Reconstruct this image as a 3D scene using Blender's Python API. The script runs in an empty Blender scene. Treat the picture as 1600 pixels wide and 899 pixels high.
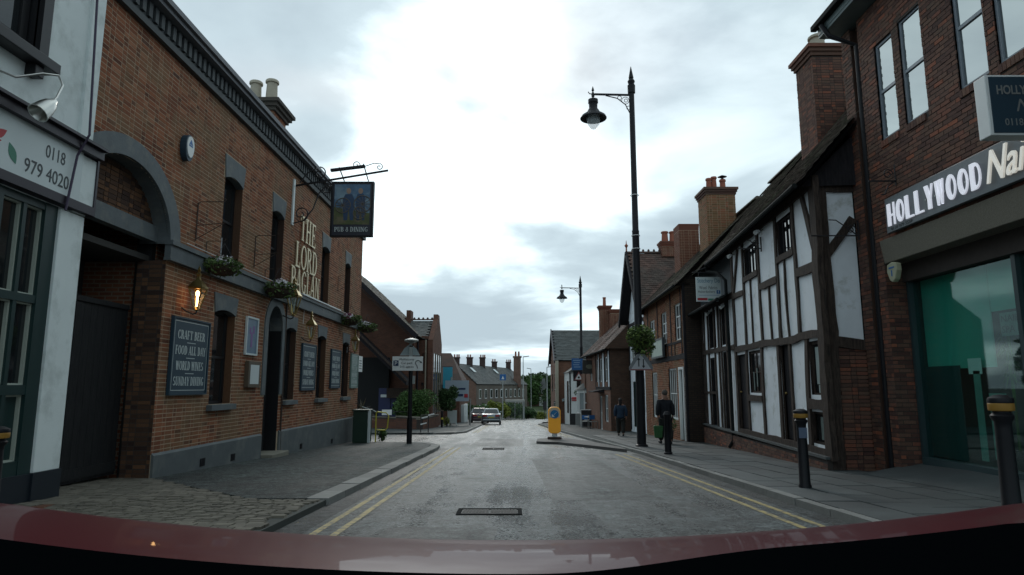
import bpy, math, random
from mathutils import Vector, Matrix
R = math.radians
random.seed(7)
sc = bpy.context.scene
COL = sc.collection
# ------------------------------------------------------------ camera, exposure
cd = bpy.data.cameras.new("camera"); cam = bpy.data.objects.new("camera", cd); COL.objects.link(cam)
cam.location = (0, 0, 1.1); cam.rotation_euler = (R(90) + math.atan(155 / 1020), 0, 0)
cd.sensor_width = 36; cd.lens = 36 * 1020 / 1600; cd.clip_start = .05; cd.clip_end = 6000
sc.camera = cam
sc.view_settings.view_transform = 'Standard'; sc.view_settings.look = 'None'
sc.view_settings.exposure = 0.13; sc.view_settings.gamma = 1
# ------------------------------------------------------------ world
SUN_AZ, SUN_EL = R(-7), R(30)
SUN = Vector((math.sin(SUN_AZ) * math.cos(SUN_EL), math.cos(SUN_AZ) * math.cos(SUN_EL), math.sin(SUN_EL)))
wd = bpy.data.worlds.new("World"); sc.world = wd; wd.use_nodes = True
nt = wd.node_tree; nt.nodes.clear()
class NT:
    def __init__(s, t): s.t = t
    def n(s, typ, ins=None, **kw):
        o = s.t.nodes.new(typ)
        for k, v in kw.items(): setattr(o, k, v)
        for k, v in (ins or {}).items(): s.set(o.inputs[k], v)
        return o
    def set(s, sock, v):
        if isinstance(v, bpy.types.NodeSocket): s.t.links.new(v, sock)
        elif isinstance(v, bpy.types.Node): s.t.links.new(v.outputs[0], sock)
        else: sock.default_value = v
    def math(s, op, a, b=0.0, c=0.0, clamp=False):
        o = s.t.nodes.new('ShaderNodeMath'); o.operation = op; o.use_clamp = clamp
        s.set(o.inputs[0], a); s.set(o.inputs[1], b); s.set(o.inputs[2], c); return o.outputs[0]
    def vmath(s, op, a, b=(0, 0, 0)):
        o = s.t.nodes.new('ShaderNodeVectorMath'); o.operation = op
        s.set(o.inputs[0], a); s.set(o.inputs[1], b)
        return o.outputs['Value'] if op == 'DOT_PRODUCT' else o.outputs[0]
    def mix(s, f, a, b, typ='MIX'):
        o = s.t.nodes.new('ShaderNodeMix'); o.data_type = 'RGBA'; o.blend_type = typ
        s.set(o.inputs[0], f); s.set(o.inputs[6], a); s.set(o.inputs[7], b); return o.outputs[2]
    def ramp(s, f, stops):
        o = s.t.nodes.new('ShaderNodeValToRGB'); e = o.color_ramp.elements
        while len(e) < len(stops): e.new(.5)
        for i, (p, c) in enumerate(stops):
            e[i].position = p; e[i].color = (*c, 1) if len(c) == 3 else c
        s.set(o.inputs[0], f); return o.outputs[0]
    def noise(s, vec, scale, detail=4, rough=.55, dist=0.0):
        o = s.t.nodes.new('ShaderNodeTexNoise'); s.set(o.inputs['Vector'], vec)
        o.inputs['Scale'].default_value = scale; o.inputs['Detail'].default_value = detail
        o.inputs['Roughness'].default_value = rough; o.inputs['Distortion'].default_value = dist
        return o.outputs[0]
g = lambda v: (v, v, v, 1)
def world():
    N = NT(nt)
    tc = N.n('ShaderNodeTexCoord').outputs['Generated']
    sky = N.n('ShaderNodeTexSky', sky_type='NISHITA', sun_disc=False, sun_elevation=SUN_EL, sun_rotation=SUN_AZ)
    skyc = N.mix(1.0, sky.outputs[0], (.07, .07, .07, 1), 'MULTIPLY')
    sep = N.n('ShaderNodeSeparateXYZ', {0: tc})
    z = N.math('ADD', N.math('MAXIMUM', sep.outputs[2], 0.0), .16)
    u = N.math('DIVIDE', sep.outputs[0], z); v = N.math('DIVIDE', sep.outputs[1], z)
    cv = N.n('ShaderNodeCombineXYZ', {0: u, 1: v, 2: 3.7})
    n1 = N.noise(cv, 1.15, 9, .52, .3); n2 = N.noise(cv, .40, 4, .5, .4)
    dens = N.math('ADD', N.math('MULTIPLY', n1, .55), N.math('MULTIPLY', n2, .45))
    cloud = N.ramp(dens, [(.38, (.74, .86, .90)), (.45, (.54, .66, .71)), (.505, (.34, .44, .50)), (.585, (.22, .30, .36))])
    sd = N.vmath('DOT_PRODUCT', tc, tuple(Vector((-.115, .88, .44)).normalized())); sd = N.math('MAXIMUM', sd, 0.0)
    glow = N.math('MULTIPLY', N.math('POWER', sd, 18.0), N.math('MAXIMUM', N.math('MULTIPLY_ADD', dens, -6.4, 3.35), .03))
    wide = N.math('MULTIPLY', N.math('POWER', sd, 2.2), .30)
    hor = N.math('MULTIPLY', N.math('POWER', N.math('SUBTRACT', 1.0, N.math('MAXIMUM', sep.outputs[2], 0.0)), 9.0), N.math('MAXIMUM', N.math('MULTIPLY_ADD', dens, -5.5, 3.0), .04))
    tot = N.math('ADD', N.math('ADD', glow, wide), hor)
    gl = N.n('ShaderNodeCombineXYZ', {0: N.math('MULTIPLY', tot, .88), 1: N.math('MULTIPLY', tot, .98), 2: tot})
    cl2 = N.mix(1.0, cloud, gl.outputs[0], 'ADD')
    cov = N.ramp(n2, [(.30, (.55, .55, .55)), (.42, (1, 1, 1))])
    fin = N.mix(cov, skyc, cl2)
    bg = N.n('ShaderNodeBackground', {0: fin, 1: 1.0})
    out = N.n('ShaderNodeOutputWorld', {0: bg.outputs[0]})
world()
# ------------------------------------------------------------ sun (soft, behind cloud)
sl = bpy.data.lights.new("sun", 'SUN'); sl.energy = .5; sl.angle = R(14); sl.color = (1, .95, .88)
so = bpy.data.objects.new("sun", sl); COL.objects.link(so); so.rotation_euler = (-SUN).to_track_quat('-Z', 'Y').to_euler()
so.location = (0, 0, 30)

# ------------------------------------------------------------ materials
MATS = {}
def mat(name, col, rough=.7, var=.0, scale=6.0, spec=.5, metal=0.0, bump=0.0, bscale=60.0, emit=None, col2=None, c2scale=3.0, c2lo=.45, c2hi=.6, island=0.0, coat=0.0, alpha=None, obj=False):
    if name in MATS: return MATS[name]
    m = bpy.data.materials.new(name); m.use_nodes = True; MATS[name] = m
    N = NT(m.node_tree); b = m.node_tree.nodes['Principled BSDF']
    pos = N.n('ShaderNodeNewGeometry')
    P = N.n('ShaderNodeTexCoord').outputs['Object'] if obj else pos.outputs['Position']
    c = (*col, 1)
    if col2: c = N.mix(N.ramp(N.noise(P, c2scale, 6, .65), [(c2lo, (0, 0, 0)), (c2hi, (1, 1, 1))]), c, (*col2, 1))
    if island:
        oi = N.n('ShaderNodeObjectInfo').outputs['Random']
        r = N.math('FRACT', N.math('ADD', pos.outputs['Random Per Island'], N.math('MULTIPLY', oi, 7.13)))
        k = N.math('MULTIPLY_ADD', r, 2 * island, 1 - island)
        c = N.mix(1.0, c, N.n('ShaderNodeCombineXYZ', {0: k, 1: k, 2: k}).outputs[0], 'MULTIPLY')
    if var:
        k = N.math('MULTIPLY_ADD', N.noise(P, scale, 5, .6), 2 * var, 1 - var)
        c = N.mix(1.0, c, N.n('ShaderNodeCombineXYZ', {0: k, 1: k, 2: k}).outputs[0], 'MULTIPLY')
    N.set(b.inputs['Base Color'], c)
    b.inputs['Roughness'].default_value = rough; b.inputs['Metallic'].default_value = metal
    b.inputs['Specular IOR Level'].default_value = spec
    if coat: b.inputs['Coat Weight'].default_value = coat; b.inputs['Coat Roughness'].default_value = .03
    if bump:
        bp = N.n('ShaderNodeBump', {'Height': N.noise(P, bscale, 5, .6), 'Strength': bump, 'Distance': .01})
        N.set(b.inputs['Normal'], bp)
    if emit: b.inputs['Emission Color'].default_value = (*emit[:3], 1); b.inputs['Emission Strength'].default_value = emit[3]
    if alpha is not None: b.inputs['Alpha'].default_value = alpha
    return m
def brickmat(name, stops, stain=None, rough=.85, st=(.52, .72), lime=None):
    "colour of single modelled bricks: one value each, fine grain, weather stains"
    m = bpy.data.materials.new(name); m.use_nodes = True; MATS[name] = m
    N = NT(m.node_tree); b = m.node_tree.nodes['Principled BSDF']
    geo = N.n('ShaderNodeNewGeometry'); P = geo.outputs['Position']
    oi = N.n('ShaderNodeObjectInfo').outputs['Random']
    r = N.math('FRACT', N.math('ADD', geo.outputs['Random Per Island'], N.math('MULTIPLY', oi, 7.13)))
    c = N.ramp(r, stops)
    gn = N.math('MULTIPLY_ADD', N.noise(P, 45, 4, .7), .7, .62)
    c = N.mix(1.0, c, N.n('ShaderNodeCombineXYZ', {0: gn, 1: gn, 2: gn}).outputs[0], 'MULTIPLY')
    if stain: c = N.mix(N.ramp(N.noise(P, .9, 8, .7, .4), [(st[0], (0, 0, 0)), (st[1], (.75, .75, .75))]), c, (*stain, 1))
    if lime: c = N.mix(N.ramp(N.noise(P, 1.7, 7, .75, .2), [(.66, (0, 0, 0)), (.72, (.8, .8, .8))]), c, (*lime, 1))
    N.set(b.inputs['Base Color'], c); b.inputs['Roughness'].default_value = rough
    b.inputs['Specular IOR Level'].default_value = .25
    N.set(b.inputs['Normal'], N.n('ShaderNodeBump', {'Height': N.noise(P, 90, 5, .7), 'Strength': .5, 'Distance': .006}))
    return m
def brickpat(name, c1, c2, mortar, scale=1.0, axis='xy', rough=.85, bump=.5):
    "far brickwork, where single bricks are about a pixel"
    m = bpy.data.materials.new(name); m.use_nodes = True; MATS[name] = m
    N = NT(m.node_tree); b = m.node_tree.nodes['Principled BSDF']
    sp = N.n('ShaderNodeSeparateXYZ', {0: N.n('ShaderNodeNewGeometry').outputs['Position']})
    v = N.n('ShaderNodeCombineXYZ', {0: N.math('ADD', sp.outputs[0], sp.outputs[1]), 1: sp.outputs[2], 2: 0.0})
    bt = N.n('ShaderNodeTexBrick', {'Vector': v.outputs[0], 'Color1': (*c1, 1), 'Color2': (*c2, 1), 'Mortar': (*mortar, 1), 'Scale': 1.0 / scale, 'Mortar Size': .012, 'Brick Width': .225, 'Row Height': .075, 'Mortar Smooth': .2})
    geo = N.n('ShaderNodeNewGeometry').outputs['Position']
    k = N.math('MULTIPLY_ADD', N.noise(geo, 1.3, 7, .65), .9, .55)
    c = N.mix(1.0, bt.outputs[0], N.n('ShaderNodeCombineXYZ', {0: k, 1: k, 2: k}).outputs[0], 'MULTIPLY')
    N.set(b.inputs['Base Color'], c); b.inputs['Roughness'].default_value = rough; b.inputs['Specular IOR Level'].default_value = .25
    N.set(b.inputs['Normal'], N.n('ShaderNodeBump', {'Height': N.math('SUBTRACT', 1.0, bt.outputs[1]), 'Strength': bump, 'Distance': .01}))
    return m
def asphalt(name, base, rough, wet):
    m = bpy.data.materials.new(name); m.use_nodes = True; MATS[name] = m
    N = NT(m.node_tree); b = m.node_tree.nodes['Principled BSDF']
    P = N.n('ShaderNodeNewGeometry').outputs['Position']
    big = N.noise(P, .55, 7, .62, .4); fine = N.noise(P, 27, 4, .9)
    st = N.n('ShaderNodeMapping', {0: P, 'Scale': (1.4, .09, 1)}); track = N.noise(st.outputs[0], 1.2, 5, .6)
    mid = N.noise(P, 3.2, 6, .7); f2 = N.noise(P, 8, 5, .85)
    sv = lambda n_, lo, hi, a, b_: N.n('ShaderNodeMapRange', {0: n_, 1: lo, 2: hi, 3: a, 4: b_}).outputs[0]
    k = N.math('MULTIPLY', N.math('MULTIPLY', sv(big, .35, .65, .62, 1.35), sv(track, .36, .62, .7, 1.3)), N.math('MULTIPLY', sv(fine, .38, .62, .15, 2.2), N.math('MULTIPLY', sv(mid, .38, .62, .6, 1.45), sv(f2, .36, .64, .55, 1.5))))
    c = N.mix(1.0, (*base, 1), N.n('ShaderNodeCombineXYZ', {0: k, 1: k, 2: k}).outputs[0], 'MULTIPLY')
    cr = N.n('ShaderNodeTexVoronoi', {'Vector': N.vmath('ADD', P, N.n('ShaderNodeTexNoise', {0: P, 'Scale': 1.5, 'Detail': 6.0}).outputs[1]), 'Scale': .35}, feature='DISTANCE_TO_EDGE')
    crk = N.ramp(cr.outputs[0], [(0, (1, 1, 1)), (.006, (0, 0, 0))])
    c = N.mix(N.math('MULTIPLY', crk, .55), c, (.012, .013, .014, 1))
    N.set(b.inputs['Base Color'], c)
    rr = N.math('ADD', N.math('MULTIPLY', sv(big, .35, .65, -1.0, 1.0), wet), N.math('ADD', N.math('MULTIPLY', sv(track, .38, .6, -1.2, 1.0), wet), N.math('ADD', rough, N.math('MULTIPLY', sv(fine, .36, .64, -1.0, 1.0), .13))))
    N.set(b.inputs['Roughness'], rr); N.set(b.inputs['Specular IOR Level'], N.math('MULTIPLY', sv(fine, .38, .62, .15, .75), sv(f2, .38, .62, .6, 1.3)))
    N.set(b.inputs['Normal'], N.n('ShaderNodeBump', {'Height': N.noise(P, 38, 5, .85), 'Strength': 1.0, 'Distance': .022}))
    return m
def wood(name, c1, c2, rough=.8):
    m = bpy.data.materials.new(name); m.use_nodes = True; MATS[name] = m
    N = NT(m.node_tree); b = m.node_tree.nodes['Principled BSDF']
    P = N.n('ShaderNodeNewGeometry').outputs['Position']
    st = N.n('ShaderNodeMapping', {0: P, 'Scale': (9, 9, 1.2)})
    c = N.mix(N.ramp(N.noise(st.outputs[0], 3, 7, .7), [(.35, (0, 0, 0)), (.65, (1, 1, 1))]), (*c1, 1), (*c2, 1))
    N.set(b.inputs['Base Color'], c); b.inputs['Roughness'].default_value = rough; b.inputs['Specular IOR Level'].default_value = .2
    N.set(b.inputs['Normal'], N.n('ShaderNodeBump', {'Height': N.noise(st.outputs[0], 6, 6, .7), 'Strength': .7, 'Distance': .01}))
    return m
def glassmat(name, tint=(.55, .65, .65), a=.55):
    m = bpy.data.materials.new(name); m.use_nodes = True; MATS[name] = m
    N = NT(m.node_tree); m.node_tree.nodes.clear()
    tr = N.n('ShaderNodeBsdfTransparent', {0: (*tint, 1)}); gl = N.n('ShaderNodeBsdfGlossy', {0: (.9, .95, .95, 1), 1: .02})
    fr = N.n('ShaderNodeLayerWeight', {0: .5}); fm = N.math('MULTIPLY_ADD', N.math('POWER', fr.outputs[1], 4.0), .10, .03 + (1 - a) * .3, clamp=True)
    mx = N.n('ShaderNodeMixShader', {0: fm, 1: tr.outputs[0], 2: gl.outputs[0]})
    N.n('ShaderNodeOutputMaterial', {0: mx.outputs[0]})
    return m
M = {}
M['asphalt'] = asphalt('asphalt_road', (.044, .053, .054), .38, .11)
M['pave_asphalt'] = asphalt('asphalt_pavement', (.027, .034, .033), .7, .06)
M['earth'] = mat('earth', (.05, .055, .05), .9, .3, 2)
M['pub_brick'] = brickmat('pub_brick', [(0, (.11, .040, .024)), (.14, (.19, .066, .035)), (.45, (.25, .086, .043)), (.75, (.30, .108, .052)), (.93, (.36, .16, .09)), (1, (.09, .04, .03))], (.20, .125, .068), st=(.46, .60), lime=(.42, .36, .27))
M['pub_mortar'] = mat('pub_mortar', (.42, .33, .23), .9, .3, 9)
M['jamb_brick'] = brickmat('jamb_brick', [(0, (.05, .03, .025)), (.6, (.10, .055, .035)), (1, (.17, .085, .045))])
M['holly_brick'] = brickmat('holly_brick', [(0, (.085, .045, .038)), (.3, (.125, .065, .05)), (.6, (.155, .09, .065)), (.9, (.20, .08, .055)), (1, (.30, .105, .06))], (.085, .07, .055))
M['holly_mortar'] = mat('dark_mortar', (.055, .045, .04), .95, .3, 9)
M['slate_paint'] = mat('grey_painted_render', (.105, .122, .130), .65, .35, 4, bump=.35, bscale=25, col2=(.17, .175, .16), c2lo=.52, c2hi=.72)
M['cornice'] = mat('dark_cornice', (.06, .068, .072), .65, .25, 4)
M['plinth_paint'] = mat('plinth_render', (.10, .115, .12), .7, .25, 3, bump=.3, bscale=20, col2=(.16, .17, .16), c2scale=1.5, c2lo=.5, c2hi=.75)
M['white_render'] = mat('white_render', (.76, .82, .81), .75, .08, 3, bump=.2, bscale=14, col2=(.50, .55, .53), c2scale=2.2, c2lo=.5, c2hi=.75)
M['tudor_white'] = mat('limewashed_infill', (.80, .84, .88), .8, .12, 2.2, bump=.7, bscale=5, col2=(.48, .50, .47), c2scale=2.4, c2lo=.56, c2hi=.74)
M['timber'] = wood('old_oak_timber', (.022, .017, .016), (.085, .062, .050))
M['black_timber'] = wood('black_timber', (.012, .011, .014), (.03, .027, .03))
M['gate'] = wood('gate_boards', (.016, .017, .019), (.03, .03, .031), .6)
M['dark'] = mat('dark_interior', (.012, .013, .014), .9)
M['glass'] = mat('window_glass', (.012, .015, .017), .04, spec=.8, bump=.03, bscale=3)
M['sky_glass'] = mat('upper_window_glass', (.47, .50, .49), .03, metal=1.0, bump=.015, bscale=2)
M['shopglass'] = glassmat('shop_glass', (.72, .88, .85), .93)
M['clear'] = glassmat('lantern_glass', (.9, .92, .9), 1)
M['black_metal'] = mat('black_metal', (.009, .009, .012), .5, .2, 8, spec=.3)
M['iron'] = mat('wrought_iron', (.02, .018, .02), .55, .3, 20)
M['rusty_iron'] = mat('rusty_iron', (.05, .03, .022), .7, .4, 20)
M['brass'] = mat('lantern_brass', (.50, .36, .14), .28, .2, 20, metal=1)
M['gold'] = mat('gilt_letters', (.62, .52, .33), .4, .1, 20, metal=.55)
M['white'] = mat('white_paint', (.75, .77, .76), .5, .06, 6)
M['offwhite'] = mat('offwhite_panel', (.62, .68, .68), .45, .05, 3)
M['black'] = mat('black_print', (.02, .02, .022), .5)
M['navy'] = mat('navy_board', (.016, .045, .07), .5, .1, 6)
M['navytext'] = mat('board_print', (.52, .58, .57), .6)
M['dkgreen'] = mat('dark_green_paint', (.012, .035, .034), .35, .2, 6)
M['bead'] = mat('cream_glazing_bead', (.42, .46, .40), .6)
M['black_paint'] = mat('black_paint', (.012, .012, .014), .45, .2, 9)
M['tile'] = mat('clay_tiles', (.115, .090, .075), .85, .35, 3, island=.5, bump=.4, bscale=30, col2=(.12, .125, .085), c2scale=.9, c2lo=.45, c2hi=.65)
M['redtile'] = mat('brown_tiles', (.115, .066, .052), .85, .3, 2, island=.3, col2=(.08, .06, .05), c2scale=.8)
M['slate'] = mat('slate_roof', (.055, .062, .06), .7, .3, 1.5, island=.3)
M['gutter'] = mat('cast_gutter', (.014, .016, .016), .85, .2, 5, spec=.15)
M['steel'] = mat('galvanised_steel', (.35, .37, .36), .45, .15, 5, metal=.6)
M['nickel'] = mat('satin_nickel', (.55, .55, .52), .3, metal=1)
M['kerb'] = mat('granite_kerb', (.20, .20, .19), .8, .25, 8, island=.18, bump=.4, bscale=40)
M['sett'] = mat('stone_setts', (.125, .112, .088), .85, .4, 9, island=.28, bump=.6, bscale=30)
M['flag'] = mat('paving_flags', (.070, .080, .081), .6, .4, 2.2, island=.2, bump=.4, bscale=45, col2=(.06, .066, .068), c2scale=.9)
M['yellow'] = mat('worn_yellow_line', (.40, .31, .12), .7, .25, 15, col2=(.13, .12, .10), c2scale=11, c2lo=.46, c2hi=.62)
M['whiteline'] = mat('worn_white_line', (.45, .46, .45), .7, .2, 10, col2=(.1, .1, .1), c2scale=9, c2lo=.48, c2hi=.6)
M['concrete'] = mat('aggregate_beam', (.175, .158, .125), .9, .25, 30, bump=.7, bscale=70)
M['leaf'] = mat('leaves', (.065, .125, .035), .7, .3, 2, island=.5, spec=.3)
M['leaf_dark'] = mat('dark_leaves', (.045, .085, .03), .75, .3, 1, island=.5, spec=.3)
M['leaf_yellow'] = mat('yellow_green_leaves', (.17, .20, .035), .7, .3, 2, island=.45, spec=.3)
M['leaf_basket'] = mat('basket_leaves', (.075, .12, .035), .7, .3, 9, island=.5, spec=.3)
M['bark'] = mat('bark', (.06, .05, .04), .9, .3, 9)
M['coir'] = mat('basket_lining', (.05, .035, .024), .95, .4, 25, bump=.8, bscale=60)
M['pet_white'] = mat('white_petals', (.7, .68, .72), .6); M['pet_pink'] = mat('pink_petals', (.30, .05, .13), .6); M['pet_purple'] = mat('purple_petals', (.22, .12, .3), .6)
M['pot'] = mat('terracotta_pot', (.30, .10, .06), .8, .2, 5); M['creampot'] = mat('buff_pot', (.42, .38, .30), .85, .2, 7)
M['red_sign'] = mat('red_print', (.45, .03, .04), .5); M['blue_sign'] = mat('blue_sign_face', (.02, .13, .36), .45)
M['bluedoor'] = mat('blue_door_paint', (.012, .022, .085), .4)
M['lead'] = mat('lead_flashing', (.25, .30, .31), .5, .2, 8)
# ------------------------------------------------------------ mesh builder
class MB:
    def __init__(s): s.v = []; s.f = []
    def add(s, vs, fs):
        b = len(s.v); s.v += [tuple(p) for p in vs]; s.f += [tuple(b + i for i in f) for f in fs]; return s
    def poly(s, *p): return s.add(p, [tuple(range(len(p)))])
    def hexa(s, p, back=True):
        f = [(3, 2, 1, 0), (4, 5, 6, 7), (0, 1, 5, 4), (1, 2, 6, 5), (2, 3, 7, 6), (3, 0, 4, 7)]
        return s.add(p, f)
    def box(s, x0, x1, y0, y1, z0, z1):
        return s.hexa([(x0, y0, z0), (x1, y0, z0), (x1, y1, z0), (x0, y1, z0), (x0, y0, z1), (x1, y0, z1), (x1, y1, z1), (x0, y1, z1)])
    def prism(s, pts, vec):
        n = len(pts); q = [tuple(Vector(p) + Vector(vec)) for p in pts]
        return s.add(list(pts) + q, [tuple(range(n))[::-1], tuple(range(n, 2 * n))] + [(i, (i + 1) % n, n + (i + 1) % n, n + i) for i in range(n)])
    def bar(s, a, b, w, h, up=(0, 0, 1)):
        a = Vector(a); b = Vector(b); d = (b - a).normalized(); up = Vector(up)
        if abs(d.dot(up)) > .98: up = Vector((1, 0, 0))
        r = d.cross(up).normalized() * w / 2; u = r.cross(d).normalized() * h / 2
        return s.hexa([a - r - u, a + r - u, a + r + u, a - r + u, b - r - u, b + r - u, b + r + u, b - r + u])
    def tube(s, pts, r, n=8, closed=False, caps=True):
        pts = [Vector(p) for p in pts]; m = len(pts); rs = r if isinstance(r, (list, tuple)) else [r] * m
        b = len(s.v); prev = None
        for i, p in enumerate(pts):
            d = (pts[(i + 1) % m if closed else min(i + 1, m - 1)] - pts[i - 1 if (i or closed) else 0])
            d = d.normalized() if d.length > 1e-9 else Vector((0, 0, 1))
            if prev is None:
                a = Vector((0, 0, 1)) if abs(d.z) < .9 else Vector((1, 0, 0)); x = d.cross(a).normalized()
            else:
                x = prev - d * prev.dot(d); x = x.normalized() if x.length > 1e-6 else prev
            prev = x; y = d.cross(x)
            for k in range(n):
                t = 2 * math.pi * k / n; s.v.append(tuple(p + (x * math.cos(t) + y * math.sin(t)) * rs[i]))
        for i in range(m if closed else m - 1):
            i2 = (i + 1) % m
            for k in range(n):
                k2 = (k + 1) % n; s.f.append((b + i * n + k, b + i * n + k2, b + i2 * n + k2, b + i2 * n + k))
        if caps and not closed:
            s.f.append(tuple(b + k for k in range(n))[::-1]); s.f.append(tuple(b + (m - 1) * n + k for k in range(n)))
        return s
    def lathe(s, prof, c=(0, 0, 0), n=16, sq=None, rot=0.0):
        b = len(s.v); m = len(prof)
        for r, z in prof:
            for k in range(n):
                t = 2 * math.pi * k / n + rot; s.v.append((c[0] + r * math.cos(t), c[1] + r * math.sin(t), c[2] + z))
        for i in range(m - 1):
            for k in range(n):
                k2 = (k + 1) % n; s.f.append((b + i * n + k, b + i * n + k2, b + (i + 1) * n + k2, b + (i + 1) * n + k))
        s.f.append(tuple(b + k for k in range(n))[::-1]); s.f.append(tuple(b + (m - 1) * n + k for k in range(n)))
        return s
    def ball(s, c, rx, ry=None, rz=None, n=12, m=8):
        ry = ry or rx; rz = rz or rx; b = len(s.v)
        for i in range(m + 1):
            a = -math.pi / 2 + math.pi * i / m; rr = max(math.cos(a), .02)
            for k in range(n):
                t = 2 * math.pi * k / n; s.v.append((c[0] + rx * rr * math.cos(t), c[1] + ry * rr * math.sin(t), c[2] + rz * math.sin(a)))
        for i in range(m):
            for k in range(n):
                k2 = (k + 1) % n; s.f.append((b + i * n + k, b + i * n + k2, b + (i + 1) * n + k2, b + (i + 1) * n + k))
        return s
    def leaves(s, c, r, n, size, sy=1.0, fill=.35, flat=.75, rnd=random):
        "n small leaf faces through an ellipsoid of radii r"
        for _ in range(n):
            while True:
                p = Vector((rnd.uniform(-1, 1), rnd.uniform(-1, 1), rnd.uniform(-1, 1)))
                if fill < p.length < 1: break
            q = Vector((c[0] + p.x * r[0], c[1] + p.y * r[1], c[2] + p.z * r[2]))
            a = Vector((rnd.gauss(0, 1), rnd.gauss(0, 1), rnd.gauss(0, .6))).normalized(); b = a.cross(Vector((rnd.gauss(0, 1), rnd.gauss(0, 1), rnd.gauss(0, 1)))).normalized()
            z = size * rnd.uniform(.6, 1.4)
            s.add([q - a * z, q + b * z * .5, q + a * z, q - b * z * .5], [(0, 1, 2, 3)])
        return s
    def mesh(s, name, off=(0, 0, 0)):
        me = bpy.data.meshes.new(name); o = Vector(off)
        me.from_pydata([(v[0] - o.x, v[1] - o.y, v[2] - o.z) for v in s.v], [], s.f); me.validate(); me.update(); return me
WL = {}
def tag(o, label=None, cat=None, group=None, kind=None):
    for k, v in (('label', label), ('category', cat), ('group', group), ('kind', kind)):
        if v: o[k] = v
    return o
def thing(name, label, cat, loc, group=None, rz=0.0):
    o = bpy.data.objects.new(name, None); COL.objects.link(o); o.location = loc; o.rotation_euler = (0, 0, rz); o.empty_display_size = .2
    WL[o.name] = Vector(loc); return tag(o, label, cat, group)
def part(parent, name, mb, m, label=None, world=True, smooth=False, bevel=0.0, kind=None):
    off = WL.get(parent.name, Vector((0, 0, 0))) if (world and parent) else Vector((0, 0, 0))
    me = mb.mesh(name, off); o = bpy.data.objects.new(name, me); COL.objects.link(o); o.parent = parent
    me.materials.append(m if not isinstance(m, str) else (M.get(m) or MATS[m])); WL[o.name] = off
    if smooth:
        me.polygons.foreach_set('use_smooth', [True] * len(me.polygons)); me.set_sharp_from_angle(angle=R(40))
    if bevel:
        b = o.modifiers.new('bevel', 'BEVEL'); b.width = bevel; b.segments = 2; b.limit_method = 'ANGLE'
    return tag(o, label, kind=kind)
def struct(name, mb, m, label=None):
    return part(None, name, mb, m, label, world=False, kind='structure')
def copy_tree(o, parent=None):
    c = o.copy(); COL.objects.link(c); c.parent = parent
    if parent is None: WL[c.name] = o.location.copy()
    for ch in o.children: copy_tree(ch, c)
    return c
def place(proto, loc, rz, label, first):
    o = proto if first else copy_tree(proto)
    o.location = loc; o.rotation_euler = (0, 0, rz); o['label'] = label; return o
S = .037
def gz(y): return -S * y if y < 120 else -S * 120
class Wall:
    def __init__(s, A, B):
        s.A = A; L = math.dist(A, B); s.L = L; s.t = ((B[0] - A[0]) / L, (B[1] - A[1]) / L)
        s.n = (s.t[1], -s.t[0])
        if A[0] > 0: s.n = (-s.n[0], -s.n[1])
    def face(s, nx, ny):
        if s.n[0] * nx + s.n[1] * ny < 0: s.n = (-s.n[0], -s.n[1])
        return s
    def p(s, u, z, o=0.0): return (s.A[0] + s.t[0] * u + s.n[0] * o, s.A[1] + s.t[1] * u + s.n[1] * o, z)
    def box(s, mb, u0, u1, z0, z1, o0, o1, z0b=None, z1b=None):
        z0b = z0 if z0b is None else z0b; z1b = z1 if z1b is None else z1b
        return mb.hexa([s.p(u0, z0, o0), s.p(u1, z0b, o0), s.p(u1, z0b, o1), s.p(u0, z0, o1), s.p(u0, z1, o0), s.p(u1, z1b, o0), s.p(u1, z1b, o1), s.p(u0, z1, o1)])
    def quad(s, mb, u0, u1, z0, z1, o): return mb.poly(s.p(u0, z0, o), s.p(u1, z0, o), s.p(u1, z1, o), s.p(u0, z1, o))
    def right(s):  # direction of reading for text on this wall, seen from outside
        n = Vector((*s.n, 0)); return Vector((0, 0, 1)).cross(n).normalized()
def rect(a, b, c, d): return lambda z: [(a, b)] if c < z < d else []
def archh(a, b, c, spring, h):
    def f(z):
        if z < c or z > spring + h: return []
        if z <= spring: return [(a, b)]
        k = math.sqrt(max(0, 1 - ((z - spring) / h) ** 2)); m = (a + b) / 2; w = (b - a) / 2 * k; return [(m - w, m + w)]
    return f
def spans(u0, u1, z, holes):
    cut = sorted(sum([h(z) for h in holes], [])); out = []; x = u0
    for a, b in cut:
        if a > x: out.append((x, min(a, u1)))
        x = max(x, b)
    if x < u1: out.append((x, u1))
    return [(a, b) for a, b in out if b - a > .004]
def mortar(W, u0, u1, z0, z1, holes, th=.0, row=.0375):
    "the wall's bed face as strips, leaving the openings free"
    mb = MB(); z = z0; runs = {}
    while z < z1 - 1e-6:
        zt = min(z + row, z1); key = tuple((round(a, 3), round(b, 3)) for a, b in spans(u0, u1, (z + zt) / 2, holes))
        if runs.get('k') == key: runs['t'] = zt
        else:
            if runs:
                for a, b in runs['k']: W.quad(mb, a, b, runs['b'], runs['t'], th)
            runs = {'k': key, 'b': z, 't': zt}
        z = zt
    for a, b in runs['k']: W.quad(mb, a, b, runs['b'], runs['t'], th)
    return mb
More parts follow.
